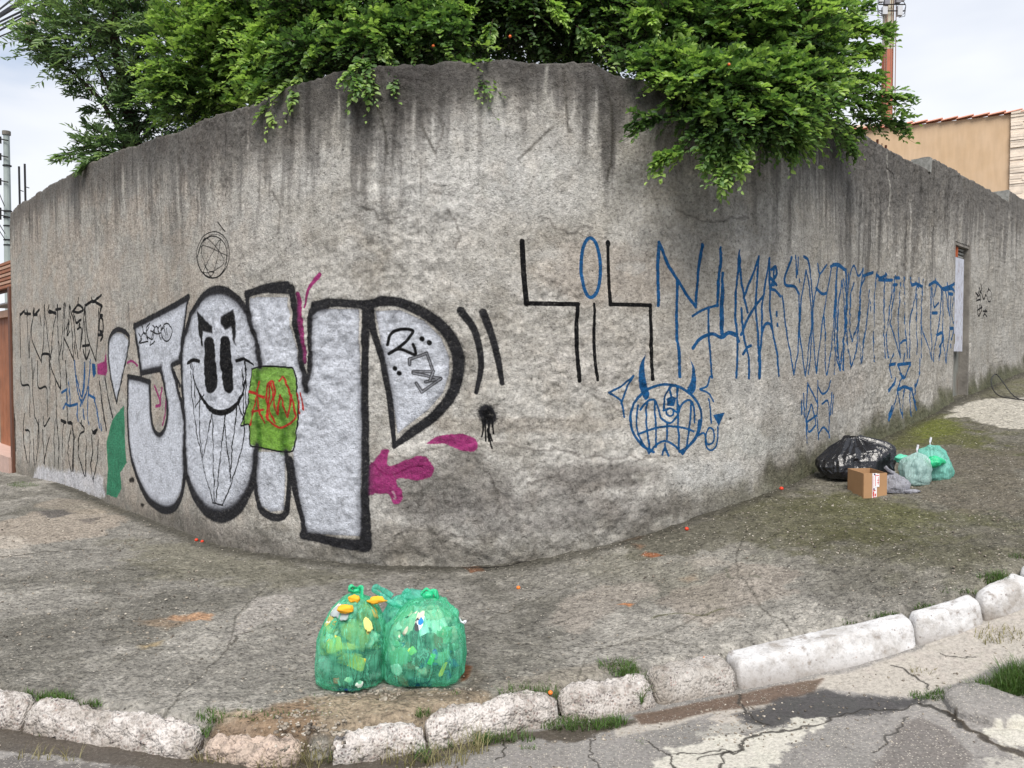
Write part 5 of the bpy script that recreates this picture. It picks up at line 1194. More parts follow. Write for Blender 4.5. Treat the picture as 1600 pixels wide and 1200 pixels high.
def build_left():
    # grey utility pole and its rings
    d = 16.0; x0 = at(10, 206, d)[0]; x1 = at(13, 420, d)[0]
    root = empty('utility_pole', (x1, d, 0), 'grey concrete utility pole at the left edge behind the wall end', 'pole')
    r = 5.6 / FPX * d
    mb = MB(); mb.tube([(x1 + .01, d, 0), (x1, d, at(13, 420, d)[2]), (x0, d, at(10, 208, d)[2])], [r, r, r * .75], 12); mb.obj('shaft', simple('pole concrete', lin(158, 168, 166), .85, .2, 3), root)
    mb = MB(); mb.tube([(x0, d, at(10, 211, d)[2]), (x0, d, at(10, 205, d)[2])], r * 1.05, 12); mb.obj('cap', M_CONC, root)
    for py in (259, 330, 340, 353, 375, 383):
        c = at(10.5 + (py - 206) * .012, py, d); mb = MB(); mb.tube([(c[0], d, c[2] - .012), (c[0], d, c[2] + .012)], r * 1.1, 12); mb.obj('clamp', M_STEEL, root)
    for py in (218, 244, 283, 329, 337):
        c = at(5, py, d - .1); mb = MB(); mb.tube([c + np.array([.1, 0, -.02]), c, c + np.array([-.12, 0, .03])], .014, 6); mb.tube([c + np.array([-.06, 0, -.08]), c + np.array([-.06, 0, .06])], .022, 8); mb.obj('insulator', M_CABLE, root)
    # cables to the pole
    labs = ['thick black overhead cable crossing the top left corner', 'thin overhead cable nearest the sky corner', 'black overhead wire reaching the shrub top', 'paired overhead wire under the thick cable', 'lower overhead wire of the pair at top left', 'thin long overhead wire with pale sleeves']
    segs = [((0, 24), (38, 0), .05), ((0, 14), (18, 0), .02), ((0, 34), (70, 0), .022), ((0, 40), (83, 0), .022), ((0, 47), (87, 0), .022), ((0, 57), (137, 0), .016)]
    for lb, (a, b, rr) in zip(labs, segs):
        A0 = at(*a, 14.0); B0 = at(*b, 11.5); dv = B0 - A0
        P = [A0 - dv * 2.2, A0 - dv, A0, B0, B0 + dv * 2, B0 + dv * 4]
        P[0][2] -= .15
        o = MB(); o.tube(P, rr * .75, 6); ob = o.obj('overhead_cable', M_CABLE, None, label=lb, cat='cable', group='overhead cables at the top left')
        if rr == .016:
            for f in (.38, .96):
                c = A0 + dv * f; mb = MB(); mb.tube([c - dv * .07, c - dv * .03, c + dv * .05, c + dv * .1], [.02, .045, .04, .018], 8)
                mobj('sleeve', np.array(mb.V), mb.F, simple('pale sleeve', lin(196, 190, 150), .6), ob)
    # thin drop wires beside the pole
    for k, (a, b) in enumerate((((0, 305), (7, 322)), ((0, 352), (8, 365)), ((0, 362), (9, 376)))):
        A0 = at(*a, 15.5); B0 = at(*b, 15.9); o = MB(); o.tube([A0 - (B0 - A0) * 3, A0, B0], .008, 5)
        o.obj('drop_wire', M_CABLE, None, label=['highest thin drop wire running into the grey pole', 'middle thin drop wire running into the grey pole', 'lowest thin drop wire running into the grey pole'][k], cat='wire', group='drop wires at the pole')
    # two tall starter bars by the wall end
    p = wall_xy(0.0); t = (wall_xy(.0) - wall_xy(.5)); t /= np.linalg.norm(t); n = wall_n(0.0)
    T = np.array([*t, 0]); N = np.array([*n, 0]); Zv = np.array([0, 0, 1.])
    for px, py in ((30.5, 260), (39.5, 256)):
        s, z, dd = wall_hit(px, 335); q = wall_xy(max(s, .03)) - n * .08
        y = q[1]; x_ = at(px, 300, y)[0]; mb = MB(); mb.tube([(x_, y, 3.3), (x_, y, at(px, py, y)[2])], .012, 6)
        mb.tube([(x_ - .01, y, 3.75), (x_ + .05, y, 3.73)], .006, 5); mb.obj('rebar', M_STEEL, WALL, label='tall dark starter bar at the left wall end')
    zg = float(gz(*p))
    def P(u, dd, z): return np.array([*(p + t * u + n * dd), z])
    g = empty('gateway', P(.5, -.1, zg), 'brown timber garage gateway with slatted top where the wall ends', 'gate')
    brown = simple('brown steel', lin(98, 66, 52), .6, .25); wood = simple('varnished timber', lin(150, 96, 66), .6, .3, 5); wood2 = simple('pale timber', lin(176, 140, 118), .7, .25, 5)
    zt = at(24, 448, P(.06, 0, 0)[1])[2]
    mb = MB(); mb.box(P(.06, -.06, (zg + zt) / 2), T * .05, N * .09, Zv * (zt - zg) / 2); mb.obj('post', brown, g)
    mb = MB(); mb.box(P(.125, -.10, (zg + zt) / 2 - .05), T * .012, N * .06, Zv * ((zt - zg) / 2 - .06)); mb.obj('tiled_reveal', simple('white tile', lin(220, 220, 222), .4, .1), g)
    z1 = at(12, 486, P(.3, 0, 0)[1])[2]; z2 = at(12, 712, P(.3, 0, 0)[1])[2]
    mb = MB(); mb.box(P(1.2, -.32, (zt + z1) / 2), T * 1.1, N * .16, Zv * .01); mb.obj('soffit', simple('white soffit', lin(190, 188, 184), .7, .1), g)
    for k in range(10):
        mb = MB(); mb.box(P(.22 + k * .21, -.30, (z1 + z2) / 2), T * .098, N * .02, Zv * (z1 - z2) / 2); mb.obj('board', wood, g)
    mb = MB(); mb.box(P(1.2, -.26, z1 + .02), T * 1.1, N * .05, Zv * .05); mb.obj('head_rail', wood2, g)
    mb = MB(); mb.box(P(1.2, -.18, (zg + z2) / 2 - .02), T * 1.12, N * .24, Zv * ((z2 - zg) / 2 + .02)); mb.obj('step', simple('pink tile step', lin(188, 160, 148), .6, .2), g)
    zs = zt
    for k in range(7):
        z = zs + .03 + k * .052; off = .10 if k % 2 else 0
        mb = MB(); mb.box(P(1.15 + off, -.05, z), T * (1.2 - off), N * .03, Zv * .018); mb.obj('slat', wood2 if k % 2 else wood, g)
    mb = MB(); mb.box(P(1.2, -.12, zs + .18), T * 1.15, N * .012, Zv * .2); mb.obj('dark_backing', brown, g)
    # end pier of the neighbouring wall
    zp = at(20, 316, P(.1, -.5, 0)[1])[2]
    g2 = empty('neighbour_pier', P(.25, -.6, zg), 'narrow brown pier with an ochre top behind the left wall end', 'pier')
    mb = MB(); mb.box(P(.30, -.6, (zg + zp - .2) / 2), T * .22, N * .15, Zv * (zp - .2 - zg) / 2); mb.obj('pier', simple('old brown render', lin(112, 98, 84), .9, .3), g2)
    mb = MB(); mb.box(P(.30, -.6, zp - .1), T * .22, N * .15, Zv * .098); mb.obj('pier_top', simple('ochre block', lin(184, 160, 104), .9, .2), g2)
build_left()
# ================================================================== FOLIAGE
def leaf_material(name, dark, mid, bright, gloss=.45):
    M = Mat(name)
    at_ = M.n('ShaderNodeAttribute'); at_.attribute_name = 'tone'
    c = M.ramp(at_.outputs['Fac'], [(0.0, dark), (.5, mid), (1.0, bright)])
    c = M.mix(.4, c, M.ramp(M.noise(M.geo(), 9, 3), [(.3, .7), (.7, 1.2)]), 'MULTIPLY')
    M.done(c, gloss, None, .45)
    tr = M.n('ShaderNodeBsdfTranslucent'); M.set(tr.inputs['Color'], M.mix(1.0, c, (1.25, 1.4, .8), 'MULTIPLY'))
    mx = M.n('ShaderNodeMixShader'); mx.inputs[0].default_value = .36
    M.t.links.new(M.b.outputs[0], mx.inputs[1]); M.t.links.new(tr.outputs[0], mx.inputs[2]); M.t.links.new(mx.outputs[0], M.out.inputs['Surface'])
    return M.m
LEAF = leaf_material('small round leaves', (.032, .064, .028), (.125, .230, .068), (.38, .53, .14))
LEAF_L = leaf_material('long willow like leaves', (.05, .09, .05), (.15, .24, .11), (.33, .45, .19), .4)
BARK = simple('bark', (.055, .04, .03), .9, .4, 20, .7, .005, .1)
def nrm(v): return v / (np.linalg.norm(v, axis=-1, keepdims=True) + 1e-9)
def grow(base, dirn, length, tone, nl, ll, lw, droop=.25, seed=0, round_=False):
    """leafy shoots: arrays of starts, directions, lengths, tones -> (verts, quads, tone per vert) for leaves, and the same for the twigs"""
    r = np.random.default_rng(seed); n = len(base)
    dirn = nrm(dirn)
    side = nrm(np.cross(dirn, np.array([0, 0, 1.]) + r.normal(0, .25, (n, 3)))); upv = nrm(np.cross(side, dirn))
    def pos(t):
        return base[:, None] + dirn[:, None] * (length[:, None] * t)[..., None] + np.array([0, 0, -1.]) * (droop * length[:, None] * t ** 2)[..., None]
    j = np.arange(nl); t = (.12 + .9 * (j + .5) / nl)[None] + r.normal(0, .02, (n, nl)); t[:, -1] = 1.0
    p = pos(t)
    sgn = np.where((j % 2) == 0, 1., -1.)[None] * np.ones((n, 1))
    sgn[:, -1] = 0
    ax = nrm(dirn[:, None] * (.55 + .3 * (t[..., None])) + side[:, None] * sgn[..., None] * .85 + upv[:, None] * .18 + np.array([0, 0, -.12]) + r.normal(0, .28, (n, nl, 3)))
    nor = nrm(upv[:, None] * 1.0 + np.array([0, -.25, .45]) + r.normal(0, .42, (n, nl, 3)))
    lat = nrm(np.cross(ax, nor)); nor = np.cross(lat, ax)
    sc = (r.uniform(.65, 1.15, (n, nl)) * np.where(t > .85, .75, 1.0))[..., None]
    LL = ll * sc; LW = lw * sc
    b = p + lat * 0; fold = .22
    v0 = b; v1 = b + ax * LL * .30 + lat * LW * .5 + nor * LW * fold; v2 = b + ax * LL * (.72 if round_ else .62) + lat * LW * (.46 if round_ else .36) + nor * LW * fold
    v3 = b + ax * LL - nor * LL * .10
    v4 = b + ax * LL * (.72 if round_ else .62) - lat * LW * (.46 if round_ else .36) + nor * LW * fold; v5 = b + ax * LL * .30 - lat * LW * .5 + nor * LW * fold
    vm = None
    V = np.stack([v0, v1, v2, v3, v4, v5], 2).reshape(-1, 3)
    k = np.arange(n * nl)[:, None] * 6
    F = np.concatenate([k + np.array([[0, 1, 2, 3]]), k + np.array([[0, 3, 4, 5]])], 1).reshape(-1, 4)
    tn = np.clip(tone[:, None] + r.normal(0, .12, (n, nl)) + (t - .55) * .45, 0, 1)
    T = np.repeat(tn.reshape(-1), 6)
    # twigs
    tt = np.linspace(0, 1, 4)[None] * np.ones((n, 1)); q = pos(tt)
    rad = (np.array([.0035, .0028, .002, .001])[None, :, None])
    ring = []
    for a in range(3):
        an = 2 * math.pi * a / 3; ring.append(q + (side[:, None] * math.cos(an) + upv[:, None] * math.sin(an)) * rad)
    TV = np.stack(ring, 2).reshape(-1, 3)       # n,4,3
    k = np.arange(n)[:, None, None, None] * 12; i = np.arange(3)[None, :, None, None] * 3; a = np.arange(3)[None, None, :, None]; a1 = (a + 1) % 3
    TF = np.concatenate([k + i + a, k + i + a1, k + i + 3 + a1, k + i + 3 + a], -1).reshape(-1, 4)
    return V, F, T, TV, TF
def foliage(root, specs, mat, nl, ll, lw, seed, round_):
    Vs, Fs, Ts, TVs, TFs = [], [], [], [], []; a = b = 0
    for i, sp in enumerate(specs):
        V, F, T, TV, TF = grow(*sp[:4], nl, ll, lw, sp[4], seed + i, round_)
        Vs.append(V); Fs.append(F + a); a += len(V); Ts.append(T); TVs.append(TV); TFs.append(TF + b); b += len(TV)
    V = np.vstack(Vs); F = np.vstack(Fs); T = np.concatenate(Ts)
    # nothing grows through the wall: drop leaves whose base lies inside it
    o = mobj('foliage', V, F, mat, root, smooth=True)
    o['kind'] = 'stuff'
    at_ = o.data.attributes.new('tone', 'FLOAT', 'POINT'); at_.data.foreach_set('value', T.astype(np.float32))
    tw = mobj('twigs', np.vstack(TVs), np.vstack(TFs), BARK, root, smooth=True); tw['kind'] = 'stuff'
def cluster(px, py, rx, ry, d, dr, n, tone, length=.32, out=(0, 0, 0), droop=.3, tv=.2, seed=1):
    """shoots that start through an ellipsoid and point outwards"""
    r = np.random.default_rng(seed + int(px * 7 + py * 13))
    c = at(px, py, d); ax = np.array([rx / FPX * d, dr, ry / FPX * d])
    u = nrm(r.normal(0, 1, (n, 3))); rad = r.random((n, 1)) ** .45
    b = c + u * rad * ax
    dr_ = nrm(u * .8 + np.array([0, -.35, .12]) + np.array(out) + r.normal(0, .45, (n, 3)))
    L_ = length * r.uniform(.55, 1.25, n)
    # keep the starts out of the wall's thickness and of the ground in front of it
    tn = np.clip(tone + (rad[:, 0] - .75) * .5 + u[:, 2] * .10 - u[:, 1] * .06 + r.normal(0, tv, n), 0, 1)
    ok = ~inwall(b) & ~inwall(b + dr_ * L_[:, None] + np.array([0, 0, -1.]) * (droop * L_)[:, None])
    return b[ok], dr_[ok], L_[ok], tn[ok], droop
def inwall(p):
    """inside the wall's body or behind it below the top (leaves that would cut it)"""
    low = p[:, 2] < 3.52
    a = (p[:, 1] + p[:, 0] - CX - CY) / math.sqrt(2); b = (p[:, 1] - p[:, 0] - CY + CX) / math.sqrt(2)
    dc = np.hypot(p[:, 0] - _wc[0], p[:, 1] - _wc[1])
    corner = (a < RAD) & (b < RAD)
    dist = np.where(corner, RAD - dc, np.minimum(a, b))       # depth behind the face
    return low & (dist > -.05) & (dist < .3)
def sprays(lst, tone, length_scale=1.0, droop=.2, seed=3):
    """explicit leafy branches given by two picture points and a depth: several shoots along each"""
    r = np.random.default_rng(seed); B_, D_, L_, T_ = [], [], [], []
    lst = [(a_, b_, k_ * 2, t_) for a_, b_, k_, t_ in lst]
    for (x0, y0, d0), (x1, y1, d1), k, tn in lst:
        a = at(x0, y0, d0); b = at(x1, y1, d1); v = b - a; Lg = np.linalg.norm(v)
        for i in range(k):
            f = (i / k) * .78; s_ = a + v * f
            dirn = v / Lg + r.normal(0, .27 if i else .05, 3)
            B_.append(s_); D_.append(dirn); L_.append(min(Lg * (1 - f), Lg * .42) if i else Lg); T_.append(tn + r.normal(0, .08))
            if i == 0: D_[-1] = v / Lg
    return np.array(B_), np.array(D_), np.array(L_) * length_scale, np.clip(np.array(T_), 0, 1), droop
def branch(root, pts, r0, r1, name='branch', mat=None):
    P = catmull(np.array(pts, float), 5); P = P + np.random.default_rng(int(abs(P[0, 0]) * 99)).normal(0, .008, P.shape)
    mb = MB(); mb.tube(list(P), list(np.linspace(r0, r1, len(P))), 8); return mb.obj(name, mat or BARK, root, smooth=True)

def plants():
    # --- left tree with long leaves
    d = 8.4; b = at(212, 245, d); t1 = empty('leafy_tree', (b[0], d, .1), 'tree with long narrow dull green leaves spreading over the wall at the left', 'tree')
    branch(t1, [(b[0], d, .1), (b[0] - .03, d, 2.2), at(212, 235, d), at(198, 165, d), at(180, 60, d), at(190, -60, d)], .11, .03, 'trunk')
    for P in ([(212, 230), (150, 150), (95, 100), (40, 60)], [(205, 190), (160, 120), (130, 30)], [(200, 160), (250, 90), (300, 0)], [(198, 150), (220, 60), (200, -60)], [(215, 236), (160, 225), (100, 240)], [(208, 210), (280, 150), (360, 90)], [(212, 232), (165, 170), (135, 125)]):
        branch(t1, [at(x, y, d + .1 * i * (-1) ** i) for i, (x, y) in enumerate(P)], .03, .006)
    S = [cluster(235, 70, 110, 75, d, .9, 417, .42, .36, (0, 0, .1), .15), cluster(120, 70, 62, 45, d, .6, 114, .48, .34, (-.6, 0, .2), .15), cluster(250, 175, 58, 46, d + .1, .5, 249, .15, .3, (0, 0, 0), .2), cluster(160, 30, 75, 36, d, .6, 104, .45, .34, (-.4, 0, .4), .12), cluster(330, -20, 110, 60, d + .3, .8, 187, .4, .36, (0, 0, .2), .15), cluster(200, -60, 120, 40, d, .8, 187, .45, .36, (0, 0, .3), .15), cluster(190, 238, 45, 16, d - .2, .3, 62, .35, .3, (-.5, 0, 0), .2)]
    S.append(sprays([((90, 80, d), (18, 38, d), 6, .55), ((110, 100, d), (35, 55, d), 6, .5), ((130, 115, d), (45, 80, d), 5, .4), ((120, 60, d), (60, 12, d), 5, .6), ((150, 40, d), (95, 8, d), 5, .6), ((150, 140, d), (95, 122, d), 4, .35), ((150, 160, d), (100, 140, d), 3, .35), ((185, 235, d - .3), (82, 243, d - .4), 7, .5), ((190, 225, d - .2), (110, 213, d - .3), 6, .5), ((170, 215, d), (128, 190, d), 4, .35), ((180, 240, d - .4), (118, 262, d - .5), 5, .5), ((170, 20, d), (140, -5, d), 4, .6), ((160, 170, d), (128, 170, d), 3, .3), ((220, 20, d), (165, -12, d), 5, .5)], .5, 1, .12))
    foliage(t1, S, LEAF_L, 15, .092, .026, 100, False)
    # --- bright green shrub next to it
    d = 6.9; b = at(360, 200, d + .3); t2 = empty('bright_shrub', (b[0], d + .4, .1), 'bright yellow green shrub over the wall between the long leaved tree and the hedge', 'shrub')
    branch(t2, [(b[0], d + .4, .1), (b[0], d + .35, 2.4), at(360, 130, d + .3), at(380, 20, d + .2)], .06, .02, 'stem')
    for P in ([(360, 150), (300, 110), (260, 60)], [(365, 120), (400, 60), (420, -20)], [(360, 90), (330, 20), (300, -50)]): branch(t2, [at(x, y, d + .2) for x, y in P], .02, .005)
    S = [cluster(335, 100, 82, 72, d, .55, 576, .66, .26, (0, -.1, .1), .25, .16), cluster(390, 40, 75, 70, d - .1, .5, 416, .60, .26, (0, -.1, .1), .25, .16), cluster(300, 160, 50, 30, d, .4, 160, .45, .24, (0, -.1, 0), .3), cluster(360, -60, 90, 50, d, .6, 208, .6, .28), cluster(440, 95, 50, 40, 6.15, .3, 264, .68, .24, (0, -.2, 0), .35), cluster(425, 140, 25, 20, 5.9, .15, 48, .7, .2, (0, -.2, -.3), .35)]
    S.append(sprays([((455, 110, 5.8), (412, 178, 5.45), 5, .8), ((500, 90, 5.7), (440, 160, 5.4), 5, .7), ((300, 120, 7.3), (262, 90, 7.3), 4, .7), ((345, 165, 6.4), (385, 150, 6.2), 3, .75)], .6, 1, .3))
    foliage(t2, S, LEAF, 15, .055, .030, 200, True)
    # --- dark hedge over the rounded corner
    d = 6.2; t3 = empty('dark_hedge', (-.3, 6.6, .1), 'dark dense small leaved hedge over the rounded corner of the wall', 'hedge')
    for x in (500, 560, 640, 697, 742, 800, 850, 905, 960):
        q = at(x, 95, d + .7 + (x % 7) * .05); branch(t3, [(q[0], q[1], .1), (q[0], q[1], 2.5), q, at(x + random.randint(-25, 25), 20, q[1]), at(x + random.randint(-50, 50), -80, q[1] - .2)], .028, .01, 'stem')
    S = [cluster(540, 25, 110, 70, d, .5, 697, .30, .28, (0, -.1, 0), .3), cluster(660, 15, 120, 70, d, .5, 680, .24, .28, (0, -.1, 0), .3), cluster(800, 5, 120, 66, d, .5, 646, .24, .28, (0, -.1, 0), .3), cluster(930, 15, 110, 70, d, .5, 612, .27, .28, (0, -.1, 0), .3), cluster(500, 95, 60, 30, 5.7, .25, 204, .30, .22, (0, -.2, 0), .35), cluster(600, 70, 70, 28, 5.5, .22, 229, .33, .22, (0, -.3, 0), .35), cluster(680, 55, 60, 30, 5.5, .2, 136, .32, .22, (0, -.3, 0), .3)]
    S += [cluster(x, -75, 110, 60, 6.4, .7, 221, .35, .3) for x in (500, 660, 820, 960)]
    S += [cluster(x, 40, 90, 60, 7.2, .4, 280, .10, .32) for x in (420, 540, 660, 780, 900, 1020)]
    S.append(sprays([((580, 60, 5.4), (572, 148, 5.1), 6, .5), ((570, 80, 5.3), (545, 142, 5.08), 4, .55), ((605, 80, 5.35), (622, 132, 5.12), 4, .4), ((690, 80, 5.4), (775, 138, 5.05), 6, .55), ((590, 20, 5.4), (604, 82, 5.2), 5, .75), ((500, 60, 5.5), (480, 95, 5.4), 5, .75), ((440, 60, 5.6), (400, 90, 5.6), 5, .7), ((850, 0, 5.5), (885, 30, 5.4), 6, .9), ((1000, 10, 5.5), (1030, 40, 5.4), 5, .85), ((720, 5, 5.6), (735, 18, 5.5), 3, .8), ((770, 30, 5.6), (765, 60, 5.5), 4, .7), ((900, 40, 5.4), (935, 62, 5.3), 5, .6), ((930, 70, 5.4), (1020, 85, 5.3), 5, .45), ((650, 50, 5.4), (645, 80, 5.3), 3, .5), ((740, 70, 5.5), (700, 90, 5.3), 3, .35)], .5, 1, .3))
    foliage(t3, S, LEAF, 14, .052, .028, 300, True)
    # --- big overhanging shrub on the right
    d = 5.75; t4 = empty('overhanging_shrub', (2.0, 6.9, .1), 'large mid green shrub hanging down over the front of the wall at the right', 'shrub')
    branch(t4, [(2.0, 6.9, .1), (1.95, 6.8, 2.6), (1.8, 6.5, 3.7), at(1130, 60, 6.0), at(1120, -40, 6.0)], .07, .03, 'stem')
    for P in ([(1150, 90, 6.2), (1140, 160, 5.4), (1120, 230, 5.05)], [(1150, 80, 6.2), (1230, 110, 5.8), (1330, 120, 5.9)], [(1130, 80, 6.2), (1060, 100, 5.6), (1000, 120, 5.4)], [(1160, 60, 6.2), (1260, 40, 6.0), (1370, 50, 6.0)], [(1180, 110, 6.0), (1230, 180, 5.5), (1250, 215, 5.4)], [(1200, 100, 6.1), (1330, 150, 6.1), (1410, 155, 6.1)]):
        branch(t4, [at(*p) for p in P], .022, .006)
    S = [cluster(1090, 55, 105, 66, d, .45, 460, .40, .26, (0, -.1, 0), .3), cluster(1205, 70, 100, 72, d, .45, 460, .46, .26, (0, -.1, .1), .3), cluster(1120, 140, 78, 38, 5.15, .22, 259, .42, .24, (0, -.3, -.1), .35), cluster(1212, 142, 64, 38, 5.35, .25, 237, .42, .24, (0, -.3, -.1), .35), cluster(1122, 192, 36, 26, 4.98, .12, 79, .34, .2, (0, -.3, -.3), .4), cluster(1252, 148, 52, 38, 5.75, .25, 172, .42, .24, (.1, -.3, 0), .35), cluster(1195, 188, 54, 20, 5.15, .15, 108, .34, .2, (0, -.3, -.3), .35),
         cluster(1262, 110, 44, 62, 6.1, .35, 216, .46, .21, (.5, -.1, .1), .25), cluster(1228, 0, 78, 42, 6.0, .4, 216, .5, .24, (.3, 0, .2), .25), cluster(1120, -30, 120, 50, 6.0, .5, 273, .45, .28), cluster(1160, -90, 110, 40, 6.2, .6, 187, .5, .3), cluster(1040, 110, 55, 22, 5.3, .15, 100, .45, .2, (-.2, -.3, -.1), .35), cluster(1150, 100, 110, 60, 6.7, .3, 216, .1, .3)]
    S.append(sprays([((1300, 30, 6.1), (1368, 2, 6.1), 7, .6), ((1300, 20, 6.0), (1350, 38, 6.0), 6, .6), ((1310, 50, 6.0), (1402, 44, 6.0), 9, .55), ((1320, 70, 6.0), (1380, 72, 6.0), 7, .6), ((1310, 100, 6.1), (1375, 78, 6.1), 6, .6), ((1310, 120, 6.1), (1385, 118, 6.1), 8, .6), ((1310, 140, 6.0), (1436, 156, 6.0), 11, .55), ((1320, 160, 6.0), (1385, 165, 6.0), 7, .55), ((1320, 180, 6.2), (1430, 190, 6.2), 10, .5), ((1300, 185, 6.2), (1350, 210, 6.2), 5, .5), ((1300, 5, 6.1), (1340, -10, 6.1), 5, .6),
                     ((1150, 210, 5.0), (1122, 292, 4.82), 6, .5), ((1130, 200, 5.0), (1100, 262, 4.85), 5, .45), ((1080, 230, 4.95), (1012, 256, 4.8), 6, .65), ((1060, 180, 5.05), (975, 190, 4.95), 6, .25), ((1100, 130, 5.1), (1107, 198, 4.9), 6, .7), ((1060, 115, 5.1), (1095, 160, 4.95), 6, .75), ((1130, 190, 5.0), (1160, 268, 4.85), 5, .65), ((1200, 180, 5.2), (1278, 232, 5.2), 6, .6), ((1240, 190, 5.4), (1290, 212, 5.45), 5, .65), ((1100, 120, 5.2), (1000, 120, 5.1), 6, .5), ((1180, 190, 5.1), (1150, 252, 4.9), 5, .6), ((1280, 170, 5.7), (1330, 228, 6.2), 5, .45), ((1240, 180, 5.3), (1235, 248, 5.15), 5, .5), ((1060, 40, 5.4), (1075, 70, 5.3), 5, .8), ((1150, 60, 5.3), (1160, 90, 5.2), 4, .7), ((1200, 120, 5.2), (1160, 135, 5.1), 4, .7), ((1320, 200, 6.4), (1335, 245, 6.3), 3, .4), ((1220, 150, 5.1), (1245, 185, 5.05), 5, .75)], .5, 1, .3))
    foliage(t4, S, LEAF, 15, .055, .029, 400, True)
    # orange berries among the leaves
    bm = simple('ripe berry', (.75, .16, .04), .35, .1)
    for px, py, dd in ((677, 72, 5.2), (797, 57, 5.3), (1139, 101, 4.95)):
        c = at(px, py, dd); mb = MB(); mb.tube([c + np.array([0, 0, k]) * .011 for k in (-1, -.7, 0, .7, 1)], [.002, .008, .011, .008, .002], 8)
        o = mobj('berry', np.array(mb.V), mb.F, bm, t3 if px < 1000 else t4, smooth=True)
plants()

# ================================================================== RUBBISH BAGS
def film_mat(name, col, alpha, rough=.3, fold=26, tint=None, zs=.28):
    M = Mat(name); p = M.obj()
    n1 = M.noise(M.mapv(p, (1, 1, zs)), fold, 4, .6, .8); n2 = M.noise(p, fold * 3.2, 3, .6, 1.2)
    h = M.math('ADD', n1, M.math('MULTIPLY', n2, .35))
    nb = M.bump(h, 1.0, .018 if alpha < 1 else .010)
    M.done(col, rough, nb, .6)
    if alpha < 1:
        tr = M.n('ShaderNodeBsdfTransparent'); M.set(tr.inputs[0], tint or tuple(.45 + .5 * c for c in col))
        tl = M.n('ShaderNodeBsdfTranslucent'); M.set(tl.inputs[0], col); M.set(tl.inputs[1], nb)
        m1 = M.n('ShaderNodeMixShader'); m1.inputs[0].default_value = .35
        M.t.links.new(M.b.outputs[0], m1.inputs[1]); M.t.links.new(tl.outputs[0], m1.inputs[2])
        f = M.ramp(n1, [(.30, min(1, alpha + .30)), (.42, alpha), (.55, max(.05, alpha - .18)), (.60, min(1, alpha + .35)), (.64, alpha - .1), (.75, min(1, alpha + .2))])
        m2 = M.n('ShaderNodeMixShader'); M.set(m2.inputs[0], f)
        M.t.links.new(tr.outputs[0], m2.inputs[1]); M.t.links.new(m1.outputs[0], m2.inputs[2]); M.t.links.new(m2.outputs[0], M.out.inputs['Surface'])
    return M.m
def bag_shape(c, rx, ry, h, knot=(0, 0), seed=0, folds=17, lump=.12, sag=.75, na=150, nz_=90, rz=0., neck=.07, fold_amp=.07, shell=0.):
    """points of a tied bag: flat foot, bulging flank, gathered folds towards a neck"""
    r = np.random.default_rng(seed)
    t = np.linspace(0, 1, nz_)[:, None]; a = np.linspace(0, 2 * math.pi, na, endpoint=False)[None]
    # profile radius against t (0 foot centre .. 1 neck)
    tt = np.array([0, .10, .17, .24, .36, .5, .64, .76, .86, .93, 1.0]); rr = np.array([0, .62, .84, .95, 1.0, .98, .87, .66, .40, .20, neck]); zz = np.array([0, 0, .02, .10, .28, .48, .67, .81, .91, .965, 1.0])
    prof = np.interp(t, tt, rr); z = np.interp(t, tt, zz)
    ph = r.random(6) * 6.28
    f = 0
    for k in range(4): f = f + np.sin(a * (folds + k * 5 - 6) + ph[k] + 3.5 * t * math.sin(ph[k])) / 4 * 1.4
    f = np.sign(f) * np.abs(f) ** .7
    famp = fold_amp * (.12 + .88 * sstep(.45, .95, t)) + fold_amp * .35 * (1 - sstep(.0, .25, t))
    R_ = prof * (1 + famp * f)
    ca, sa = np.cos(a), np.sin(a)
    sq = (np.abs(ca) ** 2.2 + np.abs(sa) ** 2.2) ** (-1 / 2.2)
    X = R_ * ca * sq * rx; Y = R_ * sa * sq * ry; Z = z * h + 0 * a
    P = np.stack([X + 0 * Z, Y + 0 * Z, Z], -1).reshape(-1, 3)
    q = P * 1.0; q[:, 0] += seed * 3.7
    s_ = 1 / max(rx, .05)
    dn = (fbm3(q * s_ * 1.6 + seed, 2) - .5) * lump * 2 * rx + (fbm3(q * s_ * 4 + seed, 1) - .5) * lump * .5 * rx
    ta = np.repeat(t, na, 1).reshape(-1); aa = np.repeat(a, nz_, 0).reshape(-1)
    for kf, am in ((2.6, .11), (5.5, .06)):
        q2 = np.stack([np.cos(aa) * kf, np.sin(aa) * kf, ta * 1.7 * kf / 2.6], 1) + seed * 2.3
        dn += (np.clip(1 - np.abs(fbm3(q2, 1) - .5) * 7, 0, 1) - .3) * am * rx * (.5 + .8 * sstep(.2, .9, ta))
    n = P - np.array([0, 0, h * .45]); n = nrm(n)
    fade = (1 - sstep(.80, 1.0, np.repeat(t, na, 1).reshape(-1))) * sstep(0, .12, np.repeat(z, na, 1).reshape(-1) + .03)
    P = P + n * (dn * fade + shell)[:, None]
    zz_ = np.clip(P[:, 2] / h, 0, 1.2)
    P[:, 0] += knot[0] * zz_ ** 1.6; P[:, 1] += knot[1] * zz_ ** 1.6
    P[:, 2] = np.maximum(P[:, 2], .002)
    cz, sz = math.cos(rz), math.sin(rz)
    P = np.stack([P[:, 0] * cz - P[:, 1] * sz, P[:, 0] * sz + P[:, 1] * cz, P[:, 2]], 1) + np.asarray(c)
    idx = np.arange(na * nz_).reshape(nz_, na); nx = np.roll(idx, -1, 1)
    F = np.stack([idx[:-1], nx[:-1], nx[1:], idx[1:]], -1).reshape(-1, 4)
    top = P[-na:].mean(0)
    return P, F, top
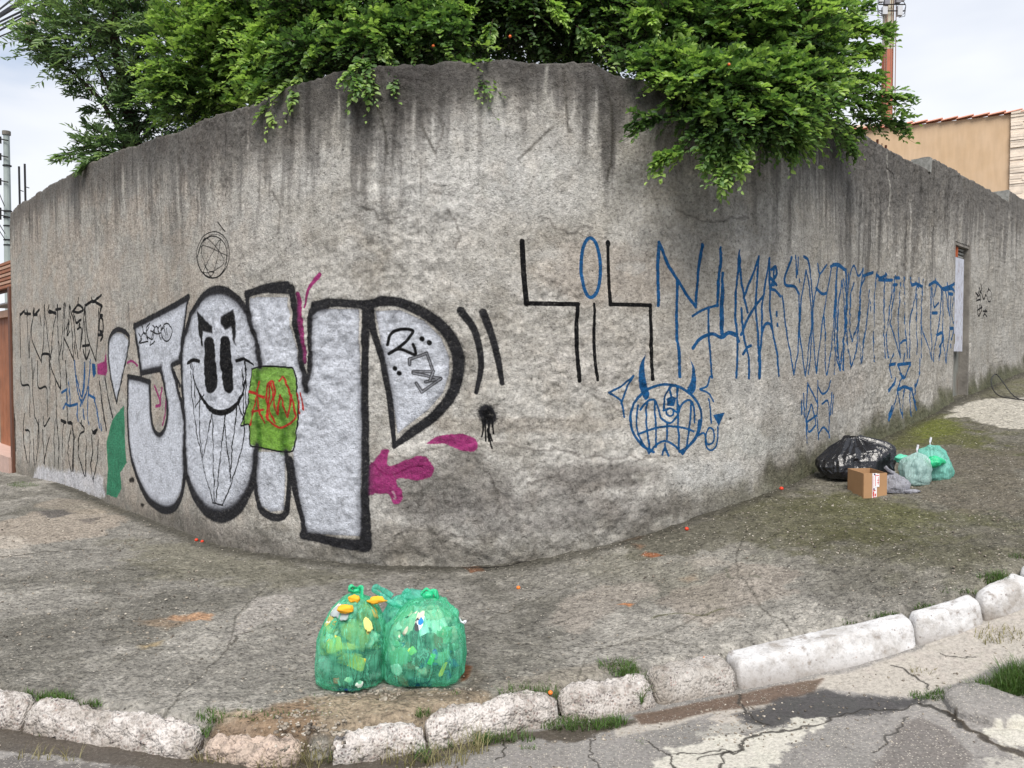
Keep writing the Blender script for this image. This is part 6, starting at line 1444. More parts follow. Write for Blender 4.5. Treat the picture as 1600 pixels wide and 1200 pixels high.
_BT = np.array([0, .10, .17, .24, .36, .5, .64, .76, .86, .93, 1.0]); _BR = np.array([0, .62, .84, .95, 1.0, .98, .87, .66, .40, .20, .07]); _BZ = np.array([0, 0, .02, .10, .28, .48, .67, .81, .91, .965, 1.0])
def press_in(P, bag, m=.90):
    """keep points within a bag's film, as if the film pressed them in"""
    c, rx, ry, h, kn = bag
    P = np.array(P, float); z = np.clip((P[:, 2] - c[2]) / h, .03, .88); P[:, 2] = c[2] + z * h
    lim = np.interp(z, _BZ[1:], _BR[1:]) * m
    ox = kn[0] * z ** 1.6; oy = kn[1] * z ** 1.6
    x = P[:, 0] - c[0] - ox; y = P[:, 1] - c[1] - oy
    rr = np.sqrt((x / rx) ** 2 + (y / ry) ** 2) + 1e-9
    k = np.where(rr > lim, (lim + .02 * np.tanh((rr - lim) * 4)) / rr, 1.0)
    P[:, 0] = c[0] + ox + x * k; P[:, 1] = c[1] + oy + y * k
    return P
def blob(c, r, seed, squash=(1, 1, 1), amp=.3, n=16):
    th = np.linspace(0, math.pi, n)[:, None]; a = np.linspace(0, 2 * math.pi, n * 2, endpoint=False)[None]
    P = np.stack([np.sin(th) * np.cos(a), np.sin(th) * np.sin(a), np.cos(th) + 0 * a], -1).reshape(-1, 3)
    k = 1 + (fbm3(P * 1.8 + seed * 3.3, 3) - .5) * amp * 2
    P = P * k[:, None] * r * np.array(squash) + np.asarray(c)
    idx = np.arange(n * n * 2).reshape(n, n * 2); nx = np.roll(idx, -1, 1)
    return P, np.stack([idx[:-1], nx[:-1], nx[1:], idx[1:]], -1).reshape(-1, 4)
def ribbon(pts, w, name, mat, parent, twist=.5, **kw):
    P = catmull(np.array(pts, float), 6); V = []; n = len(P)
    for i, p in enumerate(P):
        t = P[min(i + 1, n - 1)] - P[max(i - 1, 0)]; t /= np.linalg.norm(t) + 1e-9
        s_ = np.cross(t, [math.sin(twist * i), -1, math.cos(twist * i) * .3]); s_ /= np.linalg.norm(s_) + 1e-9; b = np.cross(t, s_)
        for k in range(6):
            an = 2 * math.pi * k / 6; V.append(p + s_ * math.cos(an) * w + b * math.sin(an) * w * .35)
    F = [(i * 6 + k, i * 6 + (k + 1) % 6, (i + 1) * 6 + (k + 1) % 6, (i + 1) * 6 + k) for i in range(n - 1) for k in range(6)]
    return mobj(name, np.array(V), F, mat, parent, smooth=True, **kw)
GREEN = film_mat('thin green bag film', (.17, .74, .48), .46, .2, 26, (.74, .98, .86), .16)
TEAL = film_mat('thin aqua bag film', (.18, .74, .58), .50, .3, 24, (.60, .95, .86))
PALE = film_mat('milky aqua bag film', (.55, .76, .72), .72, .35, 24, (.8, .95, .92))
LILAC = film_mat('milky grey bag film', (.50, .50, .55), .85, .35, 34, (.85, .85, .9))
BLACKF = film_mat('black bin liner', (.012, .012, .014), 1, .17, 11, None, .6)
GREENK = film_mat('gathered green film', (.02, .50, .22), 1, .3, 40)
WHITEF = film_mat('white film', (.72, .72, .78), 1, .4, 30)
def tint(n, rgb, v=.25, sc=18): return simple(n, lin(*rgb), .7, v, sc, .4, .004, .2)
def gp(px, py): return ground_hit(px, py)

def front_bags():
    g0 = gp(548, 1078); g1 = gp(662, 1072)
    cA = np.array([g0[0] - .012, g0[1] + .06, g0[2] + .006]); cB = np.array([g1[0] - .012, g1[1] + .075, g1[2] + .006])
    kA = g0[1] / FPX; kB = g1[1] / FPX
    def bag(c, rx, ry, h, knot, seed, mat, name, lab, grp, **kw):
        root = empty(name, c, lab, 'rubbish bag', grp)
        P, F, top = bag_shape(c, rx, ry, h, knot, seed, **kw)
        mobj('film', P, F, mat, root, smooth=True)
        return root, top
    grp = 'rubbish bags on the pavement by the kerb'
    rA, tA = bag(cA, .155, .135, .395, (.02, .02), 3, GREEN, 'green_rubbish_bag', 'tall see-through green rubbish bag with yellow fruit peel, left one by the kerb', grp, folds=15, lump=.13, fold_amp=.10)
    rB, tB = bag(cB, .185, .145, .355, (.02, .03), 11, GREEN, 'green_rubbish_bag', 'round see-through green rubbish bag with two tied ears, right one by the kerb', grp, folds=19, lump=.12, fold_amp=.11)
    cC = np.array([(cA[0] + cB[0]) / 2 + .02, cA[1] + .17, cA[2]])
    rC, tC = bag(cC, .12, .09, .345, (.05, 0), 23, TEAL, 'aqua_rubbish_bag', 'smaller aqua rubbish bag squeezed behind the two green bags', grp, folds=13, lump=.08)
    # knots and ears
    def kn(top, root, mat, s=1.0):
        P, F = blob(top + np.array([0, 0, .004]), .017 * s, 5, (1, 1, .9), .35); mobj('knot', P, F, mat, root, smooth=True)
    kn(tA, rA, GREENK); kn(tB, rB, GREENK, 1.3); kn(tC, rC, TEAL)
    ribbon([tA, tA + (.0, -.01, .02), tA + (-.016, -.02, .03), tA + (-.02, -.02, .012), tA + (-.005, -.01, .0)], .010, 'ear', GREENK, rA)
    ribbon([tA, tA + (.025, 0, .02), tA + (.03, -.02, -.03)], .012, 'ear', GREENK, rA)
    ribbon([tB, tB + (-.028, 0, .010), tB + (-.008, 0, .034), tB + (.012, 0, .018), tB], .006, 'ear', GREENK, rB)
    ribbon([tB, tB + (.014, 0, .018), tB + (.032, 0, .02), tB + (.04, 0, -.004), tB + (.026, 0, -.014)], .013, 'ear', GREENK, rB)
    ribbon([tC + (-.06, -.05, .0), tC + (-.10, -.06, .03), tC + (-.13, -.06, .045), tC + (-.14, -.06, .03), tC + (-.1, -.07, .005), tC + (-.05, -.07, -.03), tC + (-.01, -.06, -.05)], .013, 'ear', TEAL, rC)
    P, F = blob(tC + (.03, .0, -.015), .05, 9, (1.2, .8, .6), .3); mobj('puffed_top', P, F, TEAL, rC, smooth=True)
    # uncountable contents: crumpled fill
    def fill(bg, seed, root, cols, n, pick=None):
        c, rx, ry, h, _k = bg
        r = np.random.default_rng(seed); per = {}
        for i in range(n):
            z = r.uniform(.05, .80); rad = math.sqrt(max(0, 1 - (2 * z - .85) ** 2)) * .78
            an = r.uniform(0, 6.28); q = c + np.array([math.cos(an) * rad * rx * r.uniform(.5, 1), math.sin(an) * rad * ry * r.uniform(.5, 1), z * h + .015])
            k = pick(z, math.cos(an), r) if pick else int(r.integers(0, len(cols)))
            P, F = blob(q, r.uniform(.026, .056), i + seed, (r.uniform(.6, 1.5), r.uniform(.5, 1.1), r.uniform(.4, 1.2)), .95, 14)
            P = press_in(P, bg, .91)
            per.setdefault(k, [[], [], 0]); e = per[k]; e[0].append(P); e[1].append(F + e[2]); e[2] += len(P)
        for k, e in per.items():
            mobj('contents', np.vstack(e[0]), np.vstack(e[1]), cols[k], root, smooth=True, kind='stuff')
    cols = [tint('yellow waste', (206, 186, 96)), tint('grey waste', (168, 176, 176)), tint('pale waste', (215, 222, 205)), tint('dark waste', (78, 96, 84)), tint('olive waste', (168, 160, 92))]
    cols2 = [tint('white plastic', (215, 225, 220)), tint('brown waste', (132, 106, 88)), tint('green waste', (120, 170, 130)), tint('blue plastic', (40, 100, 150)), tint('dark waste', (70, 74, 76)), tint('pale waste', (200, 200, 180))]
    
    def pA(z, cx, r):
        if z > .62: return int(r.choice([1, 2, 2, 0, 4]))
        if z > .25: return int(r.choice([0, 0, 4, 4, 1, 2, 3]))
        return int(r.choice([3, 3, 1, 2, 4]))
    def pB(z, cx, r):
        if z > .6: return int(r.choice([2, 0, 2, 5, 5]))
        if z > .25: return int(r.choice([1, 4, 2, 2, 4, 5, 3]))
        return int(r.choice([4, 4, 3, 0, 5, 1]))
    BA = (cA, .155, .135, .395, (.02, .02)); BB = (cB, .185, .145, .355, (.02, .03)); BC = (cC, .12, .09, .345, (.05, 0))
    fill(BA, 5, rA, cols, 85, pA); fill(BB, 9, rB, cols2, 100, pB); fill(BC, 4, rC, [cols[2], cols[1]], 22)
    # things that can be told apart inside
    def item(px, py, dd, name, lab, cat, mat, kind, s, rot=0.):
        c = at(px, py, dd); bg = BA if abs(dd - cA[1]) < abs(dd - cB[1]) and px < 600 else BB
        if kind == 'blob': P, F = blob(c, s[0], int(px), (1, .45, s[1]), .55, 16); P = P if name == 'fruit_peel' else press_in(P - [0, .05, 0], bg, .97); o = mobj(name, P, F, mat, None, smooth=True, label=lab, cat=cat)
        else:
            cr, sr = math.cos(rot), math.sin(rot); mb = MB(); mb.box(c, np.array([cr, 0, sr]) * s[0], np.array([0, .012, 0]), np.array([-sr, 0, cr]) * s[1], .002); mb.V = [tuple(v) for v in press_in(np.array(mb.V) - [0, .05, 0], bg, .97)]; o = mb.obj(name, mat, None, label=lab, cat=cat)
        return o
    yA = cA[1] - .095; yB = cB[1] - .105
    peel = tint('orange yellow peel', (246, 176, 52), .15)
    for px, py, dd, s, q in ((540, 952, cA[1] - .07, (.036, .5), 0), (588, 938, cA[1] - .0, (.040, .38), 1), (553, 936, cA[1] - .03, (.025, .7), 2)):
        item(px, py, dd, 'fruit_peel', ['long orange yellow peel under the film, left side of the tall green bag', 'orange yellow fruit peel lying right of the knot of the tall green bag', 'small orange yellow peel just below the knot of the tall green bag'][q], 'fruit peel', peel, 'blob', (s[0] * .98, s[1]))
    item(590, 975, yA + .03, 'crumpled_foam', 'crumpled pale yellow foam near the top right of the tall green bag', 'foam', tint('yellow foam', (222, 214, 130)), 'blob', (.036, .8))
    item(528, 1003, yA + .04, 'crumpled_foam', 'crumpled yellow foam in the left flank of the tall green bag', 'foam', tint('yellow foam', (212, 200, 96)), 'blob', (.045, .8))
    item(563, 1030, yA + .01, 'foam_block', 'yellow foam block low in the middle of the tall green bag', 'foam', tint('yellow sponge', (206, 186, 74)), 'box', (.036, .026), -.4)
    item(545, 1078, yA + .035, 'printed_carton', 'dark blue printed carton at the bottom of the tall green bag', 'carton', tint('blue carton', (22, 52, 112), .1), 'box', (.036, .018), -.5)
    item(568, 1065, yA + .01, 'plastic_cap', 'round pale plastic cap at the bottom of the tall green bag', 'cap', tint('pale cap', (225, 240, 228), .05), 'blob', (.018, .9))
    item(548, 1055, yA + .02, 'egg_shell', 'small pale egg shell above the blue carton in the tall green bag', 'egg shell', tint('egg shell', (225, 230, 205), .05), 'blob', (.014, .8))
    item(529, 1056, yA + .03, 'red_scrap', 'small red scrap low in the tall green bag', 'scrap', tint('red scrap', (200, 90, 70), .1), 'box', (.014, .009), .1)
    item(658, 1062, yB + .02, 'dark_carton', 'dark teal carton at the bottom of the round green bag', 'carton', tint('teal carton', (10, 78, 96), .1), 'box', (.052, .024), -.05)
    item(662, 975, yB + .05, 'white_packet', 'white and blue packet near the top of the round green bag', 'packet', tint('white packet', (225, 235, 245), .1), 'box', (.022, .03), .4)
    item(657, 968, yB + .05, 'blue_scrap', 'bright blue scrap under the knot of the round green bag', 'scrap', tint('bright blue', (40, 130, 220), .1), 'blob', (.012, 1))
    item(683, 1018, yB + .02, 'blue_scrap', 'deep blue scrap in the middle of the round green bag', 'scrap', tint('deep blue', (30, 80, 160), .1), 'blob', (.015, 1.4))
    item(678, 1025, yB + .01, 'lime_scrap', 'bright green strip in the middle of the round green bag', 'scrap', tint('lime', (70, 200, 70), .1), 'box', (.009, .024), -.5)
    item(643, 1013, yB + .01, 'lime_scrap', 'pale lime crumpled scrap left of centre in the round green bag', 'scrap', tint('pale lime', (170, 215, 110), .1), 'blob', (.02, .8))
    item(618, 1040, yB + .04, 'white_packet', 'milky crumpled packet low at the left of the round green bag', 'packet', tint('milky packet', (210, 225, 220), .1), 'blob', (.035, .7))
    item(697, 1040, yB + .03, 'yellow_strip', 'thin yellow strip at the right of the round green bag', 'strip', tint('yellow strip', (225, 205, 70), .1), 'box', (.004, .03), -.6)
    item(708, 1052, yB + .05, 'blue_scrap', 'dark blue fleck at the lower right of the round green bag', 'scrap', tint('dark blue', (24, 70, 130), .1), 'blob', (.018, 1.2))
    item(630, 1060, yB + .05, 'brown_cardboard', 'folded brown cardboard low at the left of the round green bag', 'cardboard', tint('brown card', (130, 100, 78), .15), 'box', (.02, .04), .5)
    # printing on the film
    # white handle sticking out at the right
    w = at(712, 968, cB[1] + .02)
    ribbon([w, w + (.01, 0, .012), w + (.02, 0, .0), w + (.028, 0, -.012), w + (.045, 0, -.006), w + (.04, 0, -.018), w + (.02, 0, -.01)], .004, 'white_bag_handle', WHITEF, None, label='small twisted white bag handle sticking out beside the round green bag', cat='handle')
front_bags()

def far_bags():
    # black bin liner
    g = gp(1352, 752); c = np.array([g[0] - .02, g[1] + .12, g[2] + .004])
    k = c[1] / FPX
    root = empty('black_rubbish_bag', c, 'large shiny black rubbish bag slumped against the wall behind the cardboard box', 'rubbish bag', 'rubbish at the foot of the wall')
    P, F, top = bag_shape(c, 58 * k, 34 * k, 64 * k, (.02, .08), 31, folds=17, lump=.20, fold_amp=.10, neck=.16, na=220, nz_=120)
    # slump: lower towards the left
    x = (P[:, 0] - c[0]) / (58 * k); P[:, 2] = c[2] + (P[:, 2] - c[2]) * (1 - .42 * sstep(.1, -1.0, x))
    mobj('film', P, F, BLACKF, root, smooth=True)
    q = at(1322, 722, c[1] - .22)
    # cardboard box
    gl = gp(1326, 770); gf = gp(1349, 780); gr = gp(1388, 776)
    def b2(px, py, y): return at(px, py, y)
    O = np.array([gf[0], gf[1], gf[2] + .002]); R_ = np.array([gr[0], gf[1] - .0, 0]) - np.array([O[0], O[1], 0]); wv = R_[0]
    e1 = np.array([.985, .10, .0]); e1 /= np.linalg.norm(e1); w1 = abs(wv) * 1.0
    e2 = np.array([-.02, 1., 0.]); e2 /= np.linalg.norm(e2); w2 = .24
    ht = (780 - 740) / FPX * gf[1]
    Zv = np.array([0, 0, 1.])
    root = empty('cardboard_box', O, 'open brown cardboard box with a red and white shipping label on its side', 'box', 'rubbish at the foot of the wall')
    card = Mat('corrugated card'); p = card.obj(); cc = card.mix(.5, lin(168, 132, 98), card.ramp(card.noise(p, 14, 4), [(.3, .85), (.7, 1.05)]), 'MULTIPLY'); cardm = card.done(cc, .85, card.bump(card.n('ShaderNodeTexWave', Scale=60.0).outputs['Fac'], .08, .001), .15)
    th = .004
    def side(a, u, L_, nm, lab=None):
        mb = MB(); mb.box(a + u * L_ / 2 + Zv * ht / 2, u * L_ / 2, np.cross(u, Zv) * th / 2, Zv * ht / 2); return mb.obj('side', cardm, root)
    side(O, e1, w1, 'side'); side(O + e2 * .004, e2, w2 - .008, 'side'); side(O + e2 * w2, e1, w1, 'side'); side(O + e1 * w1 + e2 * .004, e2, w2 - .008, 'side')
    mb = MB(); mb.box(O + e1 * w1 / 2 + e2 * w2 / 2 + Zv * .004, e1 * (w1 / 2 - .006), e2 * (w2 / 2 - .006), Zv * .003); mb.obj('base', cardm, root)
    n = np.cross(e1, Zv); n = n if n[1] < 0 else -n
    def onface(a0, a1, z0, z1, off): 
        A_ = O + e1 * w1 * (a0 + a1) / 2 + Zv * ht * (z0 + z1) / 2 + n * off
        return A_, e1 * w1 * (a1 - a0) / 2, n * .0004, Zv * ht * (z1 - z0) / 2
    mb = MB(); mb.box(*onface(.36, .56, .0, 1.0, .0035)); mb.obj('tape', tint('white tape', (226, 222, 224), .05), root, label='white tape down the front side')
    mb = MB(); mb.box(*onface(.46, .66, .46, .98, .0045)); mb.obj('paper_label', tint('white paper', (232, 230, 232), .05), root)
    red = tint('red print', (205, 70, 66), .1); nav = tint('navy print', (50, 40, 90), .1)
    mb = MB()
    for a0, a1, z0, z1 in ((.48, .50, .5, .95), (.52, .64, .90, .93), (.60, .62, .55, .85), (.56, .64, .62, .64), (.56, .64, .72, .74), (.40, .52, .03, .06), (.40, .44, .08, .28), (.47, .52, .10, .20), (.41, .5, .31, .34), (.38, .39, .1, .9)): mb.box(*onface(a0, a1, z0, z1, .0055))
    mb.obj('print', red, root, kind='stuff')
    mb = MB(); mb.box(*onface(.41, .46, .35, .41, .0057)); mb.box(*onface(.43, .48, .93, .99, .0057)); mb.obj('print', nav, root, kind='stuff')
    # grey carrier bag
    g = gp(1408, 772); k = g[1] / FPX
    root = empty('grey_carrier_bag', g, 'small crumpled lilac grey carrier bag lying against the cardboard box', 'carrier bag', 'rubbish at the foot of the wall')
    P, F, top = bag_shape(g + np.array([-.01, .05, 0]), 20 * k, 14 * k, 31 * k, (-.01, 0), 41, folds=9, lump=.28, fold_amp=.13, neck=.12, na=90, nz_=50)
    mobj('film', P, F, LILAC, root, smooth=True)
    ribbon([top, top + (-.05, -.02, .02), top + (-.085, -.03, .05)], .012, 'handle', LILAC, root)
    P, F = blob(g + np.array([.065, -.02, .022]), .034, 12, (1.5, .8, .42), .6, 14); mobj('loose_end', P, F, LILAC, root, smooth=True)
    # two pale bags
    for (px, py, rx, h, sd, nm, lab, kn) in ((1431, 762, 21.5, 52, 51, 'milky_rubbish_bag', 'milky pale rubbish bag tied with a white knot, nearest the grey carrier bag', (.01, .01)), (1463, 755, 24, 56, 61, 'milky_rubbish_bag', 'pale aqua rubbish bag holding a green bag, outermost of the wall rubbish', (-.04, .02))):
        g = gp(px, py); k = g[1] / FPX; dy_ = .10 if sd == 51 else .14; c = g + np.array([dy_ * (g[0] / g[1]), dy_, .003])
        root = empty(nm, c, lab, 'rubbish bag', 'rubbish at the foot of the wall')
        P, F, top = bag_shape(c, rx * k * 1.12, rx * k * .9, h * k, kn, sd, folds=11, lump=.2, fold_amp=.14, neck=.06, na=120, nz_=70)
        mobj('film', P, F, PALE if sd == 51 else TEAL2, root, smooth=True)
        ribbon([top, top + (.0, 0, .02), top + (.006, 0, .055)], .008, 'knot', WHITEF, root)
        P, F, _ = bag_shape(c + np.array([.0, .0, .01]), rx * k * .85, rx * k * .65, h * k * .82, kn, sd + 1, folds=7, lump=.3, na=50, nz_=30)
        mobj('contents', P, F, tint('grey waste %d' % sd, (150, 162, 165) if sd == 51 else (170, 190, 186)), root, smooth=True, kind='stuff')
    P, F = blob(at(1458, 722, gp(1463, 755)[1] + .04), .062, 3, (1.25, .8, .62), .5, 18); mobj('green_carrier_bag', P, F, GREENK, None, smooth=True, label='crumpled green bag showing inside the outermost pale bag', cat='carrier bag')
    P, F = blob(at(1411, 717, gp(1431, 762)[1] + .2), .055, 8, (1.1, .8, .62), .5, 18); mobj('green_carrier_bag', P, F, film_mat('mint film', (.12, .55, .38), 1, .35, 40), None, smooth=True, label='crumpled mint green bag between the black bag and the milky bag', cat='carrier bag')
TEAL2 = film_mat('thin mint film', (.30, .74, .64), .55, .3, 24, (.75, .97, .92))
far_bags()

# ================================================================== WEEDS AND LITTER
def grass_patch(name, spots, mat, lab, cat=None, kind=None, seed=0):
    """blades: each spot (px, py, rx, ry, count, height, off) in picture columns, planted on the ground"""
    r = np.random.default_rng(seed); V = []; F = []; T = []
    for px, py, rx, ry, cnt, hgt, off in spots:
        for i in range(cnt):
            a = r.uniform(0, 6.28); q = math.sqrt(r.random())
            b = ground_hit(px + math.cos(a) * q * rx, py + math.sin(a) * q * ry, off); b[2] -= .008
            az = r.uniform(0, 6.28); ln = hgt * r.uniform(.5, 1.2); w = r.uniform(.0016, .003) * (1 if hgt < .12 else 1.4); lean = r.uniform(.15, 1.1)
            dx, dy = math.cos(az), math.sin(az); n0 = len(V)
            for j, t in enumerate((0, .35, .7, 1)):
                wd = w * (1 - t * .85) ; cx = b[0] + dx * ln * lean * t ** 1.6; cy = b[1] + dy * ln * lean * t ** 1.6; cz = b[2] + ln * (t - .35 * lean * t ** 2)
                V += [(cx - dy * wd, cy + dx * wd, cz), (cx + dy * wd, cy - dx * wd, cz)]
            tn = np.clip(r.normal(.5, .2), 0, 1); T += [tn] * 8
            F += [(n0 + 2 * j, n0 + 2 * j + 1, n0 + 2 * j + 3, n0 + 2 * j + 2) for j in range(3)]
    V = np.array(V)
    o = mobj(name, V, np.array(F), mat, None, True, label=lab, cat=cat, kind=kind)
    at_ = o.data.attributes.new('tone', 'FLOAT', 'POINT'); at_.data.foreach_set('value', np.array(T, np.float32))
    return o
GRASS = leaf_material('kerb grass', (.10, .085, .035), (.065, .13, .03), (.14, .25, .05), .5)
DRYG = leaf_material('dry grass', (.14, .11, .06), (.24, .21, .11), (.36, .33, .17), .6)
RD = -ROAD_DROP
grass_patch('grass', [(820, 1085, 40, 8, 160, .05, 0), (855, 1085, 18, 12, 120, .06, -.03), (965, 1045, 30, 10, 330, .045, 0), (985, 1055, 12, 16, 220, .055, -.02), (1003, 1075, 4, 26, 160, .06, -.05), (500, 1120, 30, 22, 260, .06, -.03), (490, 1150, 35, 18, 300, .06, -.08), (400, 1118, 60, 8, 120, .03, 0), (330, 1120, 25, 10, 120, .04, 0), (85, 1092, 30, 6, 260, .04, 0), (40, 1085, 12, 3, 60, .03, 0), (140, 1100, 20, 3, 80, .03, 0), (320, 1140, 8, 12, 60, .04, -.03), (62, 1105, 5, 14, 60, .04, -.03), (660, 1115, 12, 6, 60, .03, 0), (600, 1105, 25, 5, 60, .02, 0), (1380, 962, 30, 4, 150, .03, 0), (1440, 948, 20, 4, 70, .025, 0), (1555, 905, 28, 8, 260, .045, 0), (1500, 925, 30, 4, 90, .025, 0), (1320, 972, 20, 3, 50, .02, 0), (1590, 870, 15, 4, 60, .03, 0),
                      (900, 1135, 60, 9, 420, .05, RD), (960, 1132, 20, 8, 150, .05, RD), (780, 1155, 60, 8, 220, .05, RD), (760, 1160, 10, 6, 60, .05, RD), (690, 1168, 20, 6, 60, .04, RD), (660, 1185, 15, 10, 60, .06, RD), (540, 1190, 30, 6, 80, .05, RD), (240, 1175, 10, 5, 30, .05, RD), (826, 1170, 14, 3, 50, .02, RD), (1003, 1160, 8, 5, 30, .02, RD), (60, 1145, 10, 6, 40, .03, RD), (745, 1167, 6, 4, 30, .07, RD)], GRASS, 'short weeds and grass sprouting along the kerb joints', kind='stuff', seed=5)
grass_patch('dry_grass', [(500, 1185, 70, 10, 110, .10, RD), (450, 1200, 60, 8, 50, .10, RD), (650, 1195, 60, 8, 70, .09, RD), (735, 1175, 30, 6, 60, .10, RD), (80, 1185, 60, 6, 40, .06, RD), (560, 1095, 60, 8, 90, .02, 0), (700, 1190, 40, 8, 50, .09, RD), (1560, 995, 40, 14, 110, .05, RD), (1440, 1050, 20, 6, 30, .03, RD), (350, 1190, 60, 6, 60, .06, RD), (600, 1180, 60, 6, 30, .07, RD)], DRYG, 'dry straw and dead grass lying in the gutter', kind='stuff', seed=6)
grass_patch('grass_clump', [(1555, 1080, 45, 14, 600, .06, RD), (1590, 1068, 34, 20, 800, .085, RD), (1640, 1070, 40, 20, 500, .10, RD), (1490, 1090, 45, 9, 330, .04, RD), (1440, 1090, 22, 5, 90, .035, RD)], GRASS, 'long green grass clump growing by the gutter at the lower right corner', 'grass clump', seed=7)
grass_patch('grass_clump', [(38, 760, 26, 3.5, 380, .05, 0), (30, 755, 10, 2, 80, .04, 0)], GRASS, 'small green grass tuft on the pavement near the brown gateway post', 'grass clump', seed=8)
grass_patch('weed_sprig', [(218, 790, 6, 3, 40, .10, 0)], GRASS, 'thin weed sprig at the wall foot under the silver letter', 'weed', seed=9)
grass_patch('weed_sprig', [(1267, 738, 5, 3, 40, .07, 0)], GRASS, 'small green sprig at the wall foot beside the black bag', 'weed', seed=10)
grass_patch('weed_sprig', [(1448, 678, 10, 2, 60, .03, 0)], GRASS, 'flat green sprig in the moss beyond the black bag', 'weed', seed=11)
grass_patch('weed_sprig', [(712, 1085, 7, 3, 60, .025, 0)], GRASS, 'tiny green weed just right of the green bags', 'weed', seed=12)

def litter():
    red = simple('red fruit', (.62, .05, .02), .35, .1); orange = simple('orange fruit', (.80, .20, .03), .35, .1)
    def ball(px, py, r, mat, lab, off=0., name='fallen_berry', cat='berry'):
        r *= .78; g = ground_hit(px, py, off); P, F = blob(g + np.array([0, 0, r * .8]), r, px, (1, 1, .9), .08, 10)
        mobj(name, P, F, mat, None, smooth=True, label=lab, cat=cat, group='fallen berries')
    ball(810, 921, .016, orange, 'orange berry on the open pavement above the green bags'); ball(1073, 829, .018, red, 'red berry by the wall foot below the horned doodle'); ball(1221, 766, .02, red, 'red berry between the wall and the black bag'); ball(860, 1086, .013, orange, 'orange berry in the weeds behind the kerb joint'); ball(1101, 1032, .012, orange, 'orange berry at the broken kerb corner'); ball(307, 846, .018, red, 'left berry of the pair under the silver letters'); ball(316, 848, .016, red, 'right berry of the pair under the silver letters')
    def flat(px, py, rx, ry, mat, name, lab, cat, seed, off=0., lift=.006, crump=.5, **kw):
        """crumpled thin sheet lying on the ground, sized in picture pixels"""
        g = ground_hit(px, py, off); k = g[1] / FPX; h = EYE - g[2]; ryw = ry * k * g[1] / h
        n = 13; u, v = np.meshgrid(np.linspace(-1, 1, n), np.linspace(-1, 1, n)); r_ = np.random.default_rng(seed)
        ph = r_.random(4) * 9
        ed = .75 + .35 * vnoise(np.arctan2(v, u) * 1.6 + 5, u * 0 + seed, 3)
        lim = np.maximum(np.abs(u), np.abs(v)) + 1e-6; rad = np.hypot(u, v) / lim
        X = u / rad * ed * rx * k; Y = v / rad * ed * ryw
        Z = lift + crump * rx * k * (fbm(u * 2 + ph[0], v * 2 + ph[1], 9, 3) - .25) * .8
        X, Y = X + g[0], Y + g[1]
        Zg = gz(X, Y) + off; Z = np.maximum(Z + Zg, Zg + .003)
        V = np.stack([X, Y, Z], -1).reshape(-1, 3); V2 = V - np.array([0, 0, .0012])
        idx = np.arange(n * n).reshape(n, n); F = np.stack([idx[:-1, :-1], idx[:-1, 1:], idx[1:, 1:], idx[1:, :-1]], -1).reshape(-1, 4)
        e = np.concatenate([idx[0, :-1], idx[:-1, -1], idx[-1, :0:-1], idx[:0:-1, 0]]); e2_ = np.roll(e, -1)
        rim = np.stack([e, e + n * n, e2_ + n * n, e2_], -1)
        mobj(name, np.vstack([V, V2]), np.vstack([F, F[:, ::-1] + n * n, rim]), mat, None, True, label=lab, cat=cat, **kw)
    white = tint('dirty white paper', (222, 218, 210), .1); pink = tint('pink wrapper', (226, 120, 160), .15); brown = tint('dead leaf', (120, 72, 44), .3); rust = tint('red brown chip', (170, 84, 50), .2); lime = tint('fallen yellow leaf', (190, 195, 110), .15); cream = tint('cream card', (215, 195, 165), .1)
    flat(297, 862, 14, 2.5, white, 'paper_scrap', 'white scrap just below the middle of the silver letters', 'paper scrap', 1)
    flat(292, 868, 10, 3, cream, 'paper_scrap', 'cream scrap overlapping the white one below the silver letters', 'paper scrap', 2)
    flat(208, 806, 5, 1.5, white, 'paper_scrap', 'tiny white scrap at the wall foot by the thin weed', 'paper scrap', 3)
    flat(122, 773, 10, 3, cream, 'stone_chip', 'flat beige chip by the whitewashed wall foot', 'stone chip', 4, crump=.8)
    flat(1518, 691, 15, 2.2, white, 'paper_scrap', 'white torn paper beyond the rubbish by the moss', 'paper scrap', 5)
    flat(1496, 626, 9, 2.0, white, 'paper_scrap', 'white scrap at the foot of the door', 'paper scrap', 6)
    flat(1582, 689, 5, 2, white, 'paper_scrap', 'small white scrap at the far right of the pavement', 'paper scrap', 7)
    flat(1429, 766, 4, 1.8, white, 'bottle_cap', 'white cap on the ground in front of the milky bag', 'cap', 8)
    flat(1275, 747, 3.5, 2, white, 'paper_scrap', 'small white scrap left of the black bag', 'paper scrap', 9)
    flat(1380, 900, 5, 1.8, rust, 'dead_leaf', 'dark red leaf on the pavement right of centre', 'leaf', 10)
    flat(1206, 934, 7, 1.6, rust, 'brick_chip', 'orange chip on the pavement above the white kerb', 'brick chip', 11)
    flat(1085, 1024, 20, 4, white, 'foam_scrap', 'torn white foam lying behind the broken kerb corner', 'foam scrap', 12, .0, .01, .9)
    flat(1432, 1011, 9, 7, pink, 'pink_wrapper', 'crumpled pink wrapper at the kerb joint on the right', 'wrapper', 13, -.08, .01, 1.4)
    flat(1447, 1018, 9, 3, white, 'paper_twist', 'white paper twist lying beside the right pink wrapper', 'paper scrap', 14, RD, .008, .9)
    flat(849, 1153, 9, 6, tint('faded pink', (222, 168, 178), .15), 'pink_wrapper', 'faded pink wrapper in the gutter below the kerb', 'wrapper', 15, RD, .01, 1.3)
    flat(927, 1133, 7, 9, tint('mint paper', (196, 214, 204), .1), 'paper_scrap', 'pale mint paper standing in the gutter weeds', 'paper scrap', 16, RD, .02, 1.2)
    flat(914, 1135, 5, 4, brown, 'dead_leaf', 'brown dead leaf next to the mint paper', 'leaf', 17, RD, .01, 1)
